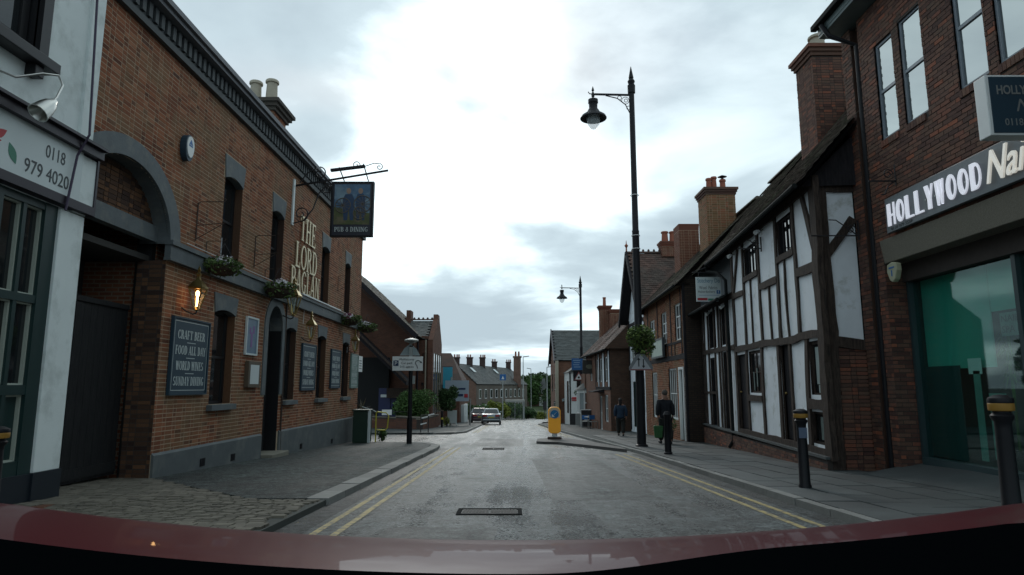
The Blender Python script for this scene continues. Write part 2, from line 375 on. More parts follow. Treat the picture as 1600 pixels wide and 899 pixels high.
def bricks(W, u0, u1, z0, z1, holes, parent, m, L=.215, H=.065, J=.011, o=.007, one=300, bond='flemish', name='brick', jit=.0045):
    "modelled bricks; the ones that show largest are objects, the rest one mesh"
    lst = []; z = z0; r = 0; rnd = random.Random(int(u0 * 100) + 5)
    while z + H <= z1 + .02:
        x = u0 - rnd.uniform(0, .01) - (L + J if r % 2 else L / 2 + J); k = r % 2; sp = spans(u0, u1, z + H / 2, holes)
        while x < u1:
            ln = L if (bond == 'stretcher' or k % 2 == 0) else L / 2 - J / 2
            a, b = x, x + ln
            for p, q in sp:
                c, d = max(a, p), min(b, q)
                if d - c > .02:
                    lst.append((c + rnd.uniform(0, .003), d - rnd.uniform(0, .003), z + rnd.uniform(0, .003), z + H - rnd.uniform(0, .003), o + rnd.uniform(-jit, jit)))
            x += ln + J; k += 1
        z += H + J; r += 1
    def size(b):
        p = Vector(W.p((b[0] + b[1]) / 2, (b[2] + b[3]) / 2, 0)) - cam.location; n = Vector((*W.n, 0))
        inview = -.80 < p.x / max(p.y, .01) < .80 and p.y > .5 and p.z / max(p.y, .01) < .66
        return (b[1] - b[0]) * abs(p.normalized().dot(n)) / p.length_squared if inview else 0
    lst.sort(key=size, reverse=True)
    if one:
        base = MB().box(0, 1, -1, 0, 0, 1).mesh(name); base.materials.append(M[m]) ; base.polygons.foreach_set('use_smooth', [False] * 6)
        t = Vector((*W.t, 0)); n = Vector((*W.n, 0)); ux = t; uy = Vector((0, 0, 1)).cross(ux)
        s = 1 if uy.dot(n) > 0 else -1
        if s < 0:
            base = MB().box(0, 1, 0, 1, 0, 1).mesh(name); base.materials.append(M[m])
        ang = math.atan2(t.y, t.x); po = WL[parent.name]
        for b in lst[:one]:
            ob = bpy.data.objects.new(name, base); COL.objects.link(ob); ob.parent = parent
            ob.location = Vector(W.p(b[0], b[2], b[4])) - po; ob.rotation_euler = (0, 0, ang); ob.scale = (b[1] - b[0], .02, b[3] - b[2])
    mb = MB()
    for b in lst[one:]:
        p = [W.p(b[0], b[2], b[4]), W.p(b[1], b[2], b[4]), W.p(b[1], b[3], b[4]), W.p(b[0], b[3], b[4])]
        k_ = b[4] - .014; q = [W.p(b[0], b[2], k_), W.p(b[1], b[2], k_), W.p(b[1], b[3], k_), W.p(b[0], b[3], k_)]
        mb.add(p + q, [(0, 1, 2, 3), (0, 4, 5, 1), (1, 5, 6, 2), (2, 6, 7, 3), (3, 7, 4, 0)])
    if lst[one:]: part(parent, 'brickwork', mb, m, kind='stuff')
def reveal(mb, W, u0, u1, z0, z1, d):
    for a, b in (((u0, z0), (u0, z1)), ((u1, z1), (u1, z0)), ((u0, z1), (u1, z1)), ((u1, z0), (u0, z0))):
        mb.poly(W.p(*a, .002), W.p(*b, .002), W.p(*b, -d), W.p(*a, -d))
def window(parent, W, u0, u1, z0, z1, rec=.12, fm='dkgreen', gm='glass', nv=0, nh=1, fw=.06, bar=.025, name='window', rmat=None, depth=.05, sub='pane'):
    if rmat: mb = MB(); reveal(mb, W, u0, u1, z0, z1, rec + .05); part(parent, 'reveal', mb, rmat)
    mb = MB(); o0, o1 = -rec - depth, -rec
    W.box(mb, u0, u0 + fw, z0, z1, o0, o1); W.box(mb, u1 - fw, u1, z0, z1, o0, o1)
    W.box(mb, u0 + fw, u1 - fw, z0, z0 + fw, o0, o1 - .002); W.box(mb, u0 + fw, u1 - fw, z1 - fw, z1, o0, o1 - .002)
    us = [u0 + fw + (u1 - u0 - 2 * fw) * i / (nv + 1) for i in range(nv + 2)]; zs = [z0 + fw + (z1 - z0 - 2 * fw) * i / (nh + 1) for i in range(nh + 2)]
    for i in range(1, nh + 1): W.box(mb, u0 + fw, u1 - fw, zs[i] - bar, zs[i] + bar, o0 + .004, o1 - .004)
    for i in range(1, nv + 1): W.box(mb, us[i] - bar, us[i] + bar, z0 + fw, z1 - fw, o0 + .002, o1 - .006)
    w = part(parent, name, mb, fm)
    for i in range(nv + 1):
        for j in range(nh + 1):
            pb = MB(); W.box(pb, us[i] + .004, us[i + 1] - .004, zs[j] + .004, zs[j + 1] - .004, o0 + .012 + .006 * (j % 2), o0 + .02 + .006 * (j % 2)); part(w, sub, pb, gm)
    return w
# ------------------------------------------------------------ lettering
def text(parent, s, o, right, up, w, h, m, depth=.004, name='lettering', world=True, bold=0.0, shear=0.0):
    cu = bpy.data.curves.new('t', 'FONT'); cu.body = s; cu.size = 1; cu.offset = bold; cu.shear = shear; cu.resolution_u = 3; cu.align_x = 'LEFT'; cu.space_line = 1.1
    ob = bpy.data.objects.new('t', cu); COL.objects.link(ob); bpy.context.view_layer.update()
    me = ob.evaluated_get(bpy.context.evaluated_depsgraph_get()).to_mesh()
    vs = [v.co.copy() for v in me.vertices]; fs = [tuple(p.vertices) for p in me.polygons]; ob.to_mesh_clear(); bpy.data.objects.remove(ob); bpy.data.curves.remove(cu)
    x0 = min(v.x for v in vs); x1 = max(v.x for v in vs); y0 = min(v.y for v in vs); y1 = max(v.y for v in vs)
    o = Vector(o); right = Vector(right); up = Vector(up); nrm = right.cross(up)
    f = lambda v: tuple(o + right * ((v.x - x0) / (x1 - x0) * w) + up * ((v.y - y0) / (y1 - y0) * h))
    mb = MB(); P = [f(v) for v in vs]; Q = [tuple(Vector(p) + nrm * depth) for p in P]
    n = len(P); ed = {}
    for q in fs:
        for i in range(len(q)):
            e = (q[i], q[(i + 1) % len(q)]); ed[e] = 1
    sides = [(a, b, n + b, n + a) for a, b in ed if (b, a) not in ed]
    mb.add(P + Q, [tuple(reversed(q)) for q in fs] + [tuple(i + n for i in q) for q in fs] + sides)
    return part(parent, name, mb, m, world=world)
def glyph(ch, T=.17, t=.07, sf=.1, sh=.05):
    "serif capitals from strokes: list of polygons in a cell one unit high, and its width"
    out = []
    def V(x, y0=0, y1=1, s='bt', w=None):
        w = T if w is None else w
        out.append([(x, y0), (x + w, y0), (x + w, y1), (x, y1)])
        if sf:
            if 'b' in s: out.append([(x - sf, y0), (x + w + sf, y0), (x + w + sf, y0 + sh), (x - sf, y0 + sh)])
            if 't' in s: out.append([(x - sf, y1 - sh), (x + w + sf, y1 - sh), (x + w + sf, y1), (x - sf, y1)])
    def H(y, x0, x1, w=None):
        w = w or t; out.append([(x0, y), (x1, y), (x1, y + w), (x0, y + w)])
    def D(x0, y0, x1, y1, w): out.append([(x0, y0), (x0 + w, y0), (x1 + w, y1), (x1, y1)])
    def A(cx, cy, rx, ry, a0, a1, n=10, T_=None, t_=None):
        T_ = T_ or T; t_ = t_ or t
        for i in range(n):
            p = [R(a0 + (a1 - a0) * k / n) for k in (i, i + 1)]
            out.append([(cx + rx * math.cos(p[0]), cy + ry * math.sin(p[0])), (cx + rx * math.cos(p[1]), cy + ry * math.sin(p[1])), (cx + (rx - T_) * math.cos(p[1]), cy + (ry - t_) * math.sin(p[1])), (cx + (rx - T_) * math.cos(p[0]), cy + (ry - t_) * math.sin(p[0]))])
    w = .75
    if ch == 'A': D(.02, 0, .33, 1, t); D(.56, 0, .31, 1, T); H(.28, .14, .6); w = .78; H(0, -.03, .16, sh); H(0, .5, .8, sh)
    elif ch == 'B': V(.08); H(1 - t, .08, .35); H(.5, .08, .38); H(0, .08, .38); A(.34, .76, .3, .24, -90, 90); A(.36, .27, .34, .27, -90, 90)
    elif ch == 'C': A(.42, .5, .42, .5, 42, 318, 14); V(.66, .68, .96, '', .05); V(.66, .08, .3, '', .05)
    elif ch == 'D': V(.08); H(1 - t, .08, .35); H(0, .08, .35); A(.33, .5, .42, .5, -90, 90, 12); w = .8
    elif ch in 'EF':
        V(.08); H(1 - t, .08, .62); V(.58, .78, 1, '', .05); H(.48, .08, .48); V(.45, .38, .62, '', .04)
        if ch == 'E': H(0, .08, .64); V(.61, 0, .24, '', .05)
        w = .7
    elif ch == 'G': A(.42, .5, .42, .5, 42, 300, 14); V(.56, .05, .42, 't', T * .85); w = .82
    elif ch == 'H': V(.08); V(.58); H(.47, .1, .7); w = .88
    elif ch == 'I': V(.1); w = .38
    elif ch == 'L': V(.08); H(0, .08, .6); V(.57, 0, .26, '', .05); w = .66
    elif ch == 'N': V(.08, s='bt', w=t); V(.66, s='t', w=t); D(.56, 0, .06, 1, T); w = .86
    elif ch == 'O': A(.42, .5, .42, .5, 0, 360, 20); w = .84
    elif ch == 'P': V(.08); H(1 - t, .08, .35); H(.44, .08, .36); A(.34, .72, .32, .28, -90, 90); w = .7
    elif ch == 'R': V(.08); H(1 - t, .08, .35); H(.46, .08, .36); A(.34, .73, .31, .27, -90, 90); D(.6, 0, .34, .5, T); H(0, .55, .84, sh); w = .8
    elif ch == 'S': A(.33, .74, .3, .26, 20, 270, 10, T * .8); A(.33, .27, .33, .27, -160, 90, 10, T * .8); w = .68
    elif ch == 'T': V(.3, s='b'); H(1 - t, 0, .78); V(0, .76, 1, '', .05); V(.73, .76, 1, '', .05); w = .78
    elif ch == 'U': V(.08, .3, 1, 't'); V(.62, .3, 1, 't', t); A(.385, .3, .305, .3, 180, 360, 10, T * .8); w = .8
    elif ch == 'W': D(.2, 0, .0, 1, T); D(.2, 0, .42, 1, t); D(.6, 0, .4, 1, T); D(.62, 0, .88, 1, t); H(1 - sh, -.05, .25, sh); H(1 - sh, .8, 1.02, sh); w = 1.0
    elif ch == 'Y': V(.3, 0, .45, 'b'); D(.3, .44, .0, 1, T); D(.42, .44, .68, 1, t); H(1 - sh, -.06, .24, sh); H(1 - sh, .6, .8, sh); w = .74
    elif ch == '&': A(.3, .74, .2, .25, 0, 360, 10, T * .6); A(.3, .28, .3, .28, 0, 360, 12, T * .7); w = .65
    elif ch == ' ': w = .34
    return out, w
def serif(parent, s, o, right, up, h, m, width=None, depth=.01, world=True, each=False, gap=.08, name='lettering', **kw):
    cells = []; x = 0
    for ch in s: pl, w = glyph(ch, **kw); cells.append((ch, pl, x)); x += w + gap
    tot = x - gap; k = width / tot if width else h; o = Vector(o); right = Vector(right); up = Vector(up); nrm = right.cross(up) * depth
    mb = MB()
    for ch, pl, cx in cells:
        if each: mb = MB()
        for j, pg in enumerate(pl): mb.prism([tuple(o + right * ((cx + a) * k) + up * (b * h) - nrm * .0005 * j) for a, b in pg], nrm * (1 + .002 * j))
        if each and pl: part(parent, 'letter', mb, m, world=world)
    if not each: part(parent, name, mb, m, world=world)

# ============================================================ GROUND
mb = MB()
ys = [-60, 0, 60, 119.99, 125, 400, 3000]
for i in range(len(ys) - 1):
    a, b = ys[i], ys[i + 1]; za, zb = gz(a) - .25, gz(b) - .25
    mb.poly((-1500, a, za), (1500, a, za), (1500, b, zb), (-1500, b, zb))
struct('ground', mb, 'earth')
def strip(mb, left, right, dz):
    "a sheet between two polylines of ground points with equal counts"
    for i in range(len(left) - 1):
        a, b, c, d = left[i], right[i], right[i + 1], left[i + 1]
        mb.poly((*a, gz(a[1]) + dz), (*b, gz(b[1]) + dz), (*c, gz(c[1]) + dz), (*d, gz(d[1]) + dz))
mb = MB()
strip(mb, [(-3.2, -8), (-3.2, 24), (-3.2, 33), (-3.2, 60), (-3.3, 80), (-2.8, 92), (-1, 103), (3, 112), (16, 119), (40, 119.9)], [(4.4, -8), (4.4, 24), (4.2, 33), (3.2, 60), (3.1, 70), (3.6, 77), (5.5, 84), (9, 90), (18, 96), (40, 99)], -.09)
strip(mb, [(-24, 24.5), (-24, 35)], [(-3.2, 24.5), (-3.2, 35)], -.09)
road = struct('road', mb, 'asphalt')
def slab(mb, pts, top=0.0, bot=-.24):
    n = len(pts); b = len(mb.v)
    mb.v += [(x, y, gz(y) + top) for x, y in pts] + [(x, y, gz(y) + bot) for x, y in pts]
    mb.f += [tuple(range(b, b + n))] + [(b + (i + 1) % n, b + i, b + n + i, b + n + (i + 1) % n) for i in range(n)]
# left pavements
mb = MB(); slab(mb, [(-6.2, 11.45), (-3.4, 8.75), (-2.64, 8.75), (-2.64, 21), (-2.75, 22.6), (-3.2, 23.8), (-4.0, 24.6), (-6.2, 24.6)], -.002)
pavL = struct('pavement', mb, 'pave_asphalt')
mb = MB(); slab(mb, [(-24, 35.3), (-4.2, 35.3), (-3.3, 36.2), (-2.85, 38), (-2.85, 60), (-3.0, 80), (-2.6, 92), (-.9, 103), (3, 112.5), (3, 119), (-30, 119)], -.002); slab(mb, [(-24, 14), (-6.25, 24.3), (-6.25, 24.9), (-24, 24.9)], -.004)
slab(mb, [(-6.2, 24.6), (-4.0, 24.6), (-6.0, 24.99)], -.006)
struct('pavement', mb, 'pave_asphalt')
# right pavement base
mb = MB(); slab(mb, [(3.78, 4), (9.5, 4), (9.5, 60), (6.5, 77), (5.6, 76), (4.2, 70.5), (3.55, 66), (2.55, 62), (2.75, 50), (3.0, 39), (3.35, 28), (3.62, 22), (3.75, 19)], -.012)
slab(mb, [(6.5, 77), (9.5, 60), (40, 60), (40, 95), (18, 95.5), (9.2, 89.4), (5.9, 83.4), (4.2, 76.6), (4.2, 70.5), (5.6, 76)], -.016)
pavR = struct('pavement', mb, 'pave_asphalt')
# flagstones on the right pavement, each its own slab
fb = MB(); fb.hexa([(.004, .004, -.05), (.996, .004, -.05), (.996, .996, -.05), (.004, .996, -.05), (.008, .008, 0), (.992, .008, 0), (.992, .992, 0), (.008, .992, 0)])
fme = fb.mesh('flagstone'); fme.materials.append(M['flag'])
rnd = random.Random(3)
tilt = -math.atan(S)
for j in range(5):
    y = 4.3 + rnd.uniform(0, .4); x0 = 3.79 + j * .56; x1 = x0 + .55
    while y < 31:
        ln = rnd.choice([.6, .75, .9])
        if not (x1 > 6.15 + max(0, (y - 12.8)) * .09 + .45) or y < 11.6:
            o = bpy.data.objects.new('flagstone', fme); COL.objects.link(o); o.parent = pavR
            dz = rnd.uniform(-.004, .004)
            o.location = (x0, y, gz(y) + .004 + dz); o.scale = (x1 - x0 - .008, ln - .01, 1); o.rotation_euler = (tilt + rnd.uniform(-.002, .002), rnd.uniform(-.004, .004), 0)
        y += ln
# forecourt up to the recessed shopfront
mb = MB(); mb.hexa([(6.25, 4, gz(4) - .2), (7.4, 4, gz(4) - .2), (7.4, 12.0, gz(12) - .2), (6.25, 12.0, gz(12) - .2), (6.25, 4, gz(4) + .018), (7.4, 4, -.2), (7.4, 12, -.22), (6.25, 12, gz(12) + .018)])
struct('forecourt', mb, 'flag')
# kerbstones
kb = MB(); kb.hexa([(0, 0, -.2), (1, 0, -.2), (1, 1, -.2), (0, 1, -.2), (.0, .006, 0), (.97, .006, -.004), (.97, .994, -.004), (.0, .994, 0)])
kbme = kb.mesh('kerbstone'); kbme.materials.append(M['kerb'])
def kerbs(parent, pts, width, ln, side, rnd=random.Random(4)):
    "stones along a polyline; side +1: the road lies at +x"
    for i in range(len(pts) - 1):
        a = Vector(pts[i]); b = Vector(pts[i + 1]); L = (b - a).length; n = max(1, round(L / ln))
        for k in range(n):
            p = a + (b - a) * k / n; q = a + (b - a) * (k + 1) / n; d = q - p
            o = bpy.data.objects.new('kerbstone', kbme); COL.objects.link(o); o.parent = parent
            ang = math.atan2(d.y, d.x) - math.pi / 2; sl_ = math.atan2(gz(q.y) - gz(p.y), d.length)
            o.location = (p.x, p.y, gz(p.y) + .004 + rnd.uniform(-.006, .006)); o.rotation_euler = (sl_, rnd.uniform(-.01, .01), ang)
            o.scale = (side * width * rnd.uniform(.96, 1.04), d.length - .012, 1)
kerbs(pavL, [(-2.66, 8.75), (-2.64, 14), (-2.62, 21), (-2.72, 22.6), (-3.15, 23.8), (-4.0, 24.6)], .3, .92, 1)
kerbs(pavL, [(-4.2, 35.3), (-3.3, 36.2), (-2.86, 38), (-2.86, 60), (-3.0, 80), (-2.6, 92), (-.9, 103)], .26, 1.8, 1)
kerbs(pavR, [(3.78, 5), (3.75, 19), (3.62, 22), (3.35, 28), (3.0, 39), (2.75, 50), (2.55, 62), (3.4, 66), (4.2, 70.5)], .13, .92, -1)
# setts in the archway entrance
mb = MB(); slab(mb, [(-8.6, 5), (-2.4, 5), (-2.4, 8.74), (-3.0, 8.75), (-3.4, 8.75), (-6.2, 11.45), (-8.6, 11.45)], -.02)
apron = struct('cobbled_entrance', mb, 'earth')
sb = MB(); sb.hexa([(0, 0, -.04), (1, 0, -.04), (1, 1, -.04), (0, 1, -.04), (.06, .08, 0), (.95, .05, .003), (.93, .95, 0), (.07, .92, -.003)])
sme = sb.mesh('sett'); sme.materials.append(M['sett'])
pv = mat('red_pavers', (.20, .075, .04), .8, .35, 8, island=.4, bump=.5, bscale=30); spv = sme.copy(); spv.materials[0] = pv
rnd = random.Random(11); cand = []
y = 5.2
while y < 11.4:
    x = -8.2 + rnd.uniform(0, .1)
    while x < -2.5:
        w = rnd.uniform(.12, .19)
        lim = 8.7 if x > -3.45 else 8.75 + (-3.45 - x) * .96
        if y + .1 < min(lim, 11.3) and x + w < -2.42: cand.append((x, y, w))
        x += w + .012
    y += .115
cand.sort(key=lambda c: math.hypot(c[0], c[1]) if c[1] > 6.9 and abs(c[0]) < .8 * c[1] else 99)
rest = MB()
for i, (x, y, w) in enumerate(cand):
    z = gz(y) + rnd.uniform(-.004, .006)
    if i < 300:
        red = x < -5.6 and rnd.random() < .85
        o = bpy.data.objects.new('sett', spv if red else sme); COL.objects.link(o); o.parent = apron
        o.location = (x, y, z); o.scale = (w, .104, .6); o.rotation_euler = (rnd.uniform(-.045, .0), rnd.uniform(-.02, .02), rnd.uniform(-.04, .04))
    else: rest.box(x, x + w, y, y + .104, z - .04, z)
part(apron, 'setts', rest, 'sett', kind='stuff')
# double yellow lines
mb = MB()
for x in (-2.0, -1.78): strip(mb, [(x, 4), (x, 14), (x + .0, 22.5)], [(x + .075, 4), (x + .075, 14), (x + .075, 22.5)], -.086)
for x in (3.0, 3.24): strip(mb, [(x, 4), (x - .03, 13), (x - .1, 19)], [(x + .075, 4), (x + .045, 13), (x - .025, 19)], -.086)
for x in (2.55, 2.78): strip(mb, [(x, 31), (x - .45, 60)], [(x + .075, 31), (x - .375, 60)], -.086)
for x in (-2.25, -2.05): strip(mb, [(x, 38), (x, 60)], [(x + .075, 38), (x + .075, 60)], -.086)
part(road, 'yellow_lines', mb, 'yellow', world=False)
mb = MB()
for k in range(6): strip(mb, [(-5.9 + k * .62, 25.4 + .08 * k), (-5.9 + k * .62, 25.6 + .08 * k)], [(-5.5 + k * .62, 25.4 + .08 * k), (-5.5 + k * .62, 25.6 + .08 * k)], -.086)
for y in (36, 44, 52, 60, 68, 76): strip(mb, [(.35, y), (.33, y + 2.6)], [(.46, y), (.44, y + 2.6)], -.086)
for y in (30,): strip(mb, [(-.2, y), (.9, y + 6)], [(-.05, y), (1.05, y + 6)], -.086)
part(road, 'white_lines', mb, 'whiteline', world=False)
mb = MB()
strip(mb, [(.55, 9.2), (.5, 16.8)], [(2.1, 9.3), (2.15, 16.9)], -.0885); strip(mb, [(-1.5, 23.2), (-1.4, 29.5)], [(.4, 23.1), (.5, 29.4)], -.0885); strip(mb, [(-1.35, 5.5), (-1.3, 7.1)], [(-.2, 5.45), (-.15, 7.15)], -.0885)
part(road, 'road_patch', mb, asphalt('asphalt_patch', (.040, .046, .046), .5, .07), world=False)
mb = MB(); strip(mb, [(-2.45, 4), (-2.4, 22)], [(-2.08, 4), (-2.06, 22)], -.0875); strip(mb, [(3.42, 4), (3.38, 19)], [(3.8, 4), (3.76, 19)], -.0875); part(road, 'gutter_strip', mb, asphalt('gutter_asphalt', (.020, .024, .025), .55, .06), world=False)
rnd = random.Random(31); mb = MB()
for k in range(160):
    sd_ = rnd.random() < .5; x = rnd.uniform(-2.34, -2.1) if sd_ else rnd.uniform(3.4, 3.72); y = rnd.uniform(5.5, 19); a = rnd.uniform(0, 3.1); q = rnd.uniform(.008, .022); z = gz(y) - .082
    mb.add([(x - q * math.cos(a), y - q * math.sin(a), z), (x + q * .5 * math.sin(a), y - q * .5 * math.cos(a), z + .004), (x + q * math.cos(a), y + q * math.sin(a), z + .006), (x - q * .5 * math.sin(a), y + q * .5 * math.cos(a), z + .003)], [(0, 1, 2, 3)])
o = part(None, 'leaf_litter', mb, mat('dead_leaves', (.14, .12, .075), .9, island=.5), world=False, kind='stuff'); tag(o, 'small dry leaves and grit along both gutters', 'litter')
# patch joints, ironwork in the road
mb = MB()
for y, x0, x1, w in ((12.1, -.9, 2.2, .03), (17.2, -2.0, 2.9, .05)): strip(mb, [(x0, y), (x0, y + w)], [(x1, y), (x1, y + w)], -.087)
part(road, 'tar_joint', mb, mat('tar', (.012, .013, .014), .5), world=False)
def manhole(x0, x1, y0, y1, label):
    zc = gz((y0 + y1) / 2) - .09; t = thing('manhole_cover', label, 'manhole cover', ((x0 + x1) / 2, (y0 + y1) / 2, zc), 'iron covers set in the road')
    f = MB(); w = .05; a, b = x1 - x0, y1 - y0; hx, hy = a / 2, b / 2
    for q in ((-hx, hx, -hy, -hy + w), (-hx, hx, hy - w, hy), (-hx, -hx + w, -hy + w, hy - w), (hx - w, hx, -hy + w, hy - w)): f.box(*q, -.05, .012)
    fo = part(t, 'frame', f, mat('worn_cast_iron', (.022, .023, .023), .95, .4, 14, spec=.05), world=False); t.rotation_euler = (tilt, 0, 0)
    for s in (0, 1):
        l = MB(); xa = -hx + w + .01 if s == 0 else .01; xb = -.01 if s == 0 else hx - w - .01
        l.box(xa, xb, -hy + w + .01, hy - w - .01, -.05, .0)
        n = 8
        for i in range(n):
            for j in range(4):
                cx = xa + (xb - xa) * (i + .5) / n; cy = (-hy + w) + (2 * hy - 2 * w) * (j + .5) / 4; l.box(cx - .016, cx + .016, cy - .02, cy + .02, -.001, .008)
        part(t, 'lid', l, mat('cast_iron_lid', (.035, .038, .038), .6, .5, 9), world=False)
manhole(-.66, .12, 7.95, 8.42, 'rectangular iron manhole cover in the middle of the near road')
manhole(-.95, -.25, 21.2, 22.2, 'small dark iron cover further up the road past the near manhole')
# kerbed island with the keep left bollard
mb = MB(); isl = [(.92, 25.2), (1.05, 27.6), (1.5, 28.3), (2.3, 28.2), (2.9, 25.5), (3.45, 21.2), (3.4, 19.8), (2.6, 22.2), (1.7, 24.6), (1.1, 24.9)]
slab(mb, isl, .0, -.2); struct('traffic_island', mb, mat('island_asphalt', (.075, .07, .068), .7, .25, 5))
# far grass bank beyond the bend
mb = MB(); mb.poly((-2, 121, gz(121) - .05), (60, 121, gz(121) - .05), (120, 260, 1.5), (-30, 260, 1.5)); mb.poly((5, 84, gz(90) - .1), (5, 84, gz(90) - .11), (6, 84, gz(90) - .1))
struct('grass_bank', MB().poly((-2, 121, gz(121) - .05), (60, 121, gz(121) - .05), (120, 260, 1.5), (-30, 260, 1.5)), mat('rough_grass', (.045, .075, .02), .9, .4, .8))

# ============================================================ PUB (left)
PW = Wall((-6.1, 8.8), (-6.05, 26)); TOP = 7.0; PL = 17.1
pub = thing('pub', 'red brick two storey pub with grey arched carriage entrance and tall narrow windows', 'pub', (-6.1, 8.8, gz(8.8)))
gw = [(4.48, 5.48), (8.72, 9.55), (11.6, 12.5), (14.6, 15.5)]; uw = [(4.55, 5.45), (7.3, 8.15), (11.65, 12.5), (14.55, 15.3)]
holes = [archh(-.1, 2.5, -3, 3.6, 1.1), archh(7.4, 8.4, -3, 2.55, .6)]
holes += [rect(a, b, .74, 2.69) for a, b in gw] + [rect(a, b, 3.72, 5.6) for a, b in uw]
part(pub, 'wall', mortar(PW, -.05, PL, -1.2, TOP, holes), 'pub_mortar')
hb = holes + [archh(-.1, 2.82, 3.3, 3.6, 1.42), rect(2.4, PL + .1, 3.3, 3.66), archh(7.15, 8.65, .9, 2.55, .86)]
hb += [rect(a - .06, b + .06, 2.6, 3.02) for a, b in gw] + [rect(a - .06, b + .06, 5.5, 6.0) for a, b in uw]
bricks(PW, -.02, PL, -.04, TOP, hb, pub, 'pub_brick', o=.003, jit=.002)
mb = MB()  # body of the building behind the facade
PW.box(mb, -.02, PL - .01, -1.2, 7.4, -6.0, -1.6); PW.box(mb, PL - .3, PL - .004, -1.2, 7.3, -1.6, -.01); PW.box(mb, 2.72, 3.0, -1.2, 7, -1.6, -.3)
part(pub, 'body', mb, brickpat('pub_brick_far', (.24, .085, .04), (.16, .055, .03), (.25, .2, .15)))
mb = MB(); PW.box(mb, 2.6, PL - .31, -1, 7, -.6, -.32); part(pub, 'light_block', mb, 'dark')  # dark slab added close behind the facade to block light
mb = MB(); PW.box(mb, -.2, PL - .1, 7.41, 7.46, -6.0, -.2, 7.41, 7.46); part(pub, 'roof', mb, 'lead')
# archway: band, jamb, tympanum, beam, gates
mb = MB(); n = 28
def ell(k, a, b, z0=3.6, c=1.2): return (c + a * math.cos(math.pi * k / n), z0 + b * math.sin(math.pi * k / n))
for k in range(n):
    i0, i1, e0, e1 = ell(k, 1.3, 1.1), ell(k + 1, 1.3, 1.1), ell(k, 1.64, 1.42), ell(k + 1, 1.64, 1.42)
    mb.hexa([PW.p(*i0, -.02), PW.p(*e0, -.02), PW.p(*e0, .05), PW.p(*i0, .05), PW.p(*i1, -.02), PW.p(*e1, -.02), PW.p(*e1, .05), PW.p(*i1, .05)])
    mb.poly(PW.p(*i0, .0), PW.p(*i1, .0), PW.p(*i1, -.5), PW.p(*i0, -.5))
part(pub, 'arch_band', mb, 'slate_paint')
PJ = Wall(PW.p(2.5, 0, -.5)[:2], PW.p(2.5, 0, 0)[:2]).face(0, -1)
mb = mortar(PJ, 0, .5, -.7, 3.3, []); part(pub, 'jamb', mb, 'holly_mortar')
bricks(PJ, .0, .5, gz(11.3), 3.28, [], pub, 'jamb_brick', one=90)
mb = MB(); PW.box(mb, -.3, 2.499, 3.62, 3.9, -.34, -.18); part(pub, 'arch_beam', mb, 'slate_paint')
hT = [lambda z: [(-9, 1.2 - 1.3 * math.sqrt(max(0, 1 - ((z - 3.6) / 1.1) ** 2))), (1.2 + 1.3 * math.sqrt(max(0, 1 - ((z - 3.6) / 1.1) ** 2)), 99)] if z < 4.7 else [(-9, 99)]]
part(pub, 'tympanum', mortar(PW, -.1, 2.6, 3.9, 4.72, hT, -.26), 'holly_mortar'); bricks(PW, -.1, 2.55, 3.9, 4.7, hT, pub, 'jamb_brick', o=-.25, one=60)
gate = thing('carriage_gate', 'dark boarded gates closing the archway under the grey beam', 'gate', PW.p(1.2, gz(10), -.62))
for i in range(16):
    mb = MB(); a = -.12 + i * .165; PW.box(mb, a, a + .158, gz(10) + .02, 2.42, -.66, -.6); part(gate, 'plank', mb, 'gate')
mb = MB(); PW.box(mb, -.12, 2.5, 2.42, 2.5, -.66, -.57); PW.box(mb, -.12, 2.5, -.3, -.14, -.598, -.575); PW.box(mb, 1.12, 1.24, -.3, 2.4, -.598, -.572); part(gate, 'rail', mb, 'gate')
mb = MB(); PW.box(mb, -.15, 2.6, -.5, 3.9, -1.58, -1.5); PW.box(mb, -.15, 2.6, 3.3, 3.4, -1.5, -.36); part(pub, 'passage', mb, mat('passage_wall', (.05, .048, .045), .9))
# string course, capital, plinth
mb = MB(); PW.box(mb, 2.46, PL + .04, 3.34, 3.58, -.02, .09); PW.box(mb, 2.44, PL + .06, 3.58, 3.66, -.02, .13); PW.box(mb, 2.44, PL + .05, 3.30, 3.34, -.02, .11)
part(pub, 'string_course', mb, 'slate_paint')
mb = MB()
def pbox(a, b, o=.045): PW.box(mb, a, b, gz(8.8 + a) - .3, -.06, -.02, o, gz(8.8 + b) - .3, -.06 + .000); mb.hexa([PW.p(a, -.06, -.02), PW.p(b, -.06, -.02), PW.p(b, -.06, o), PW.p(a, -.06, o), PW.p(a, -.0, -.02), PW.p(b, -.0, -.02), PW.p(b, -.02, .005), PW.p(a, -.02, .005)])
pbox(2.52, 7.3); pbox(8.5, PL + .02)
part(pub, 'plinth', mb, 'plinth_paint')
for u in (4.2, 5.6, 10.2, 13.4):
    mb = MB(); z = gz(8.8 + u); PW.box(mb, u, u + .22, z + .05, z + .2, .03, .05)
    for k in range(3): PW.box(mb, u + .02 + .066 * k, u + .03 + .066 * k, z + .06, z + .19, .05, .056)
    part(pub, 'air_vent', mb, 'black_metal')
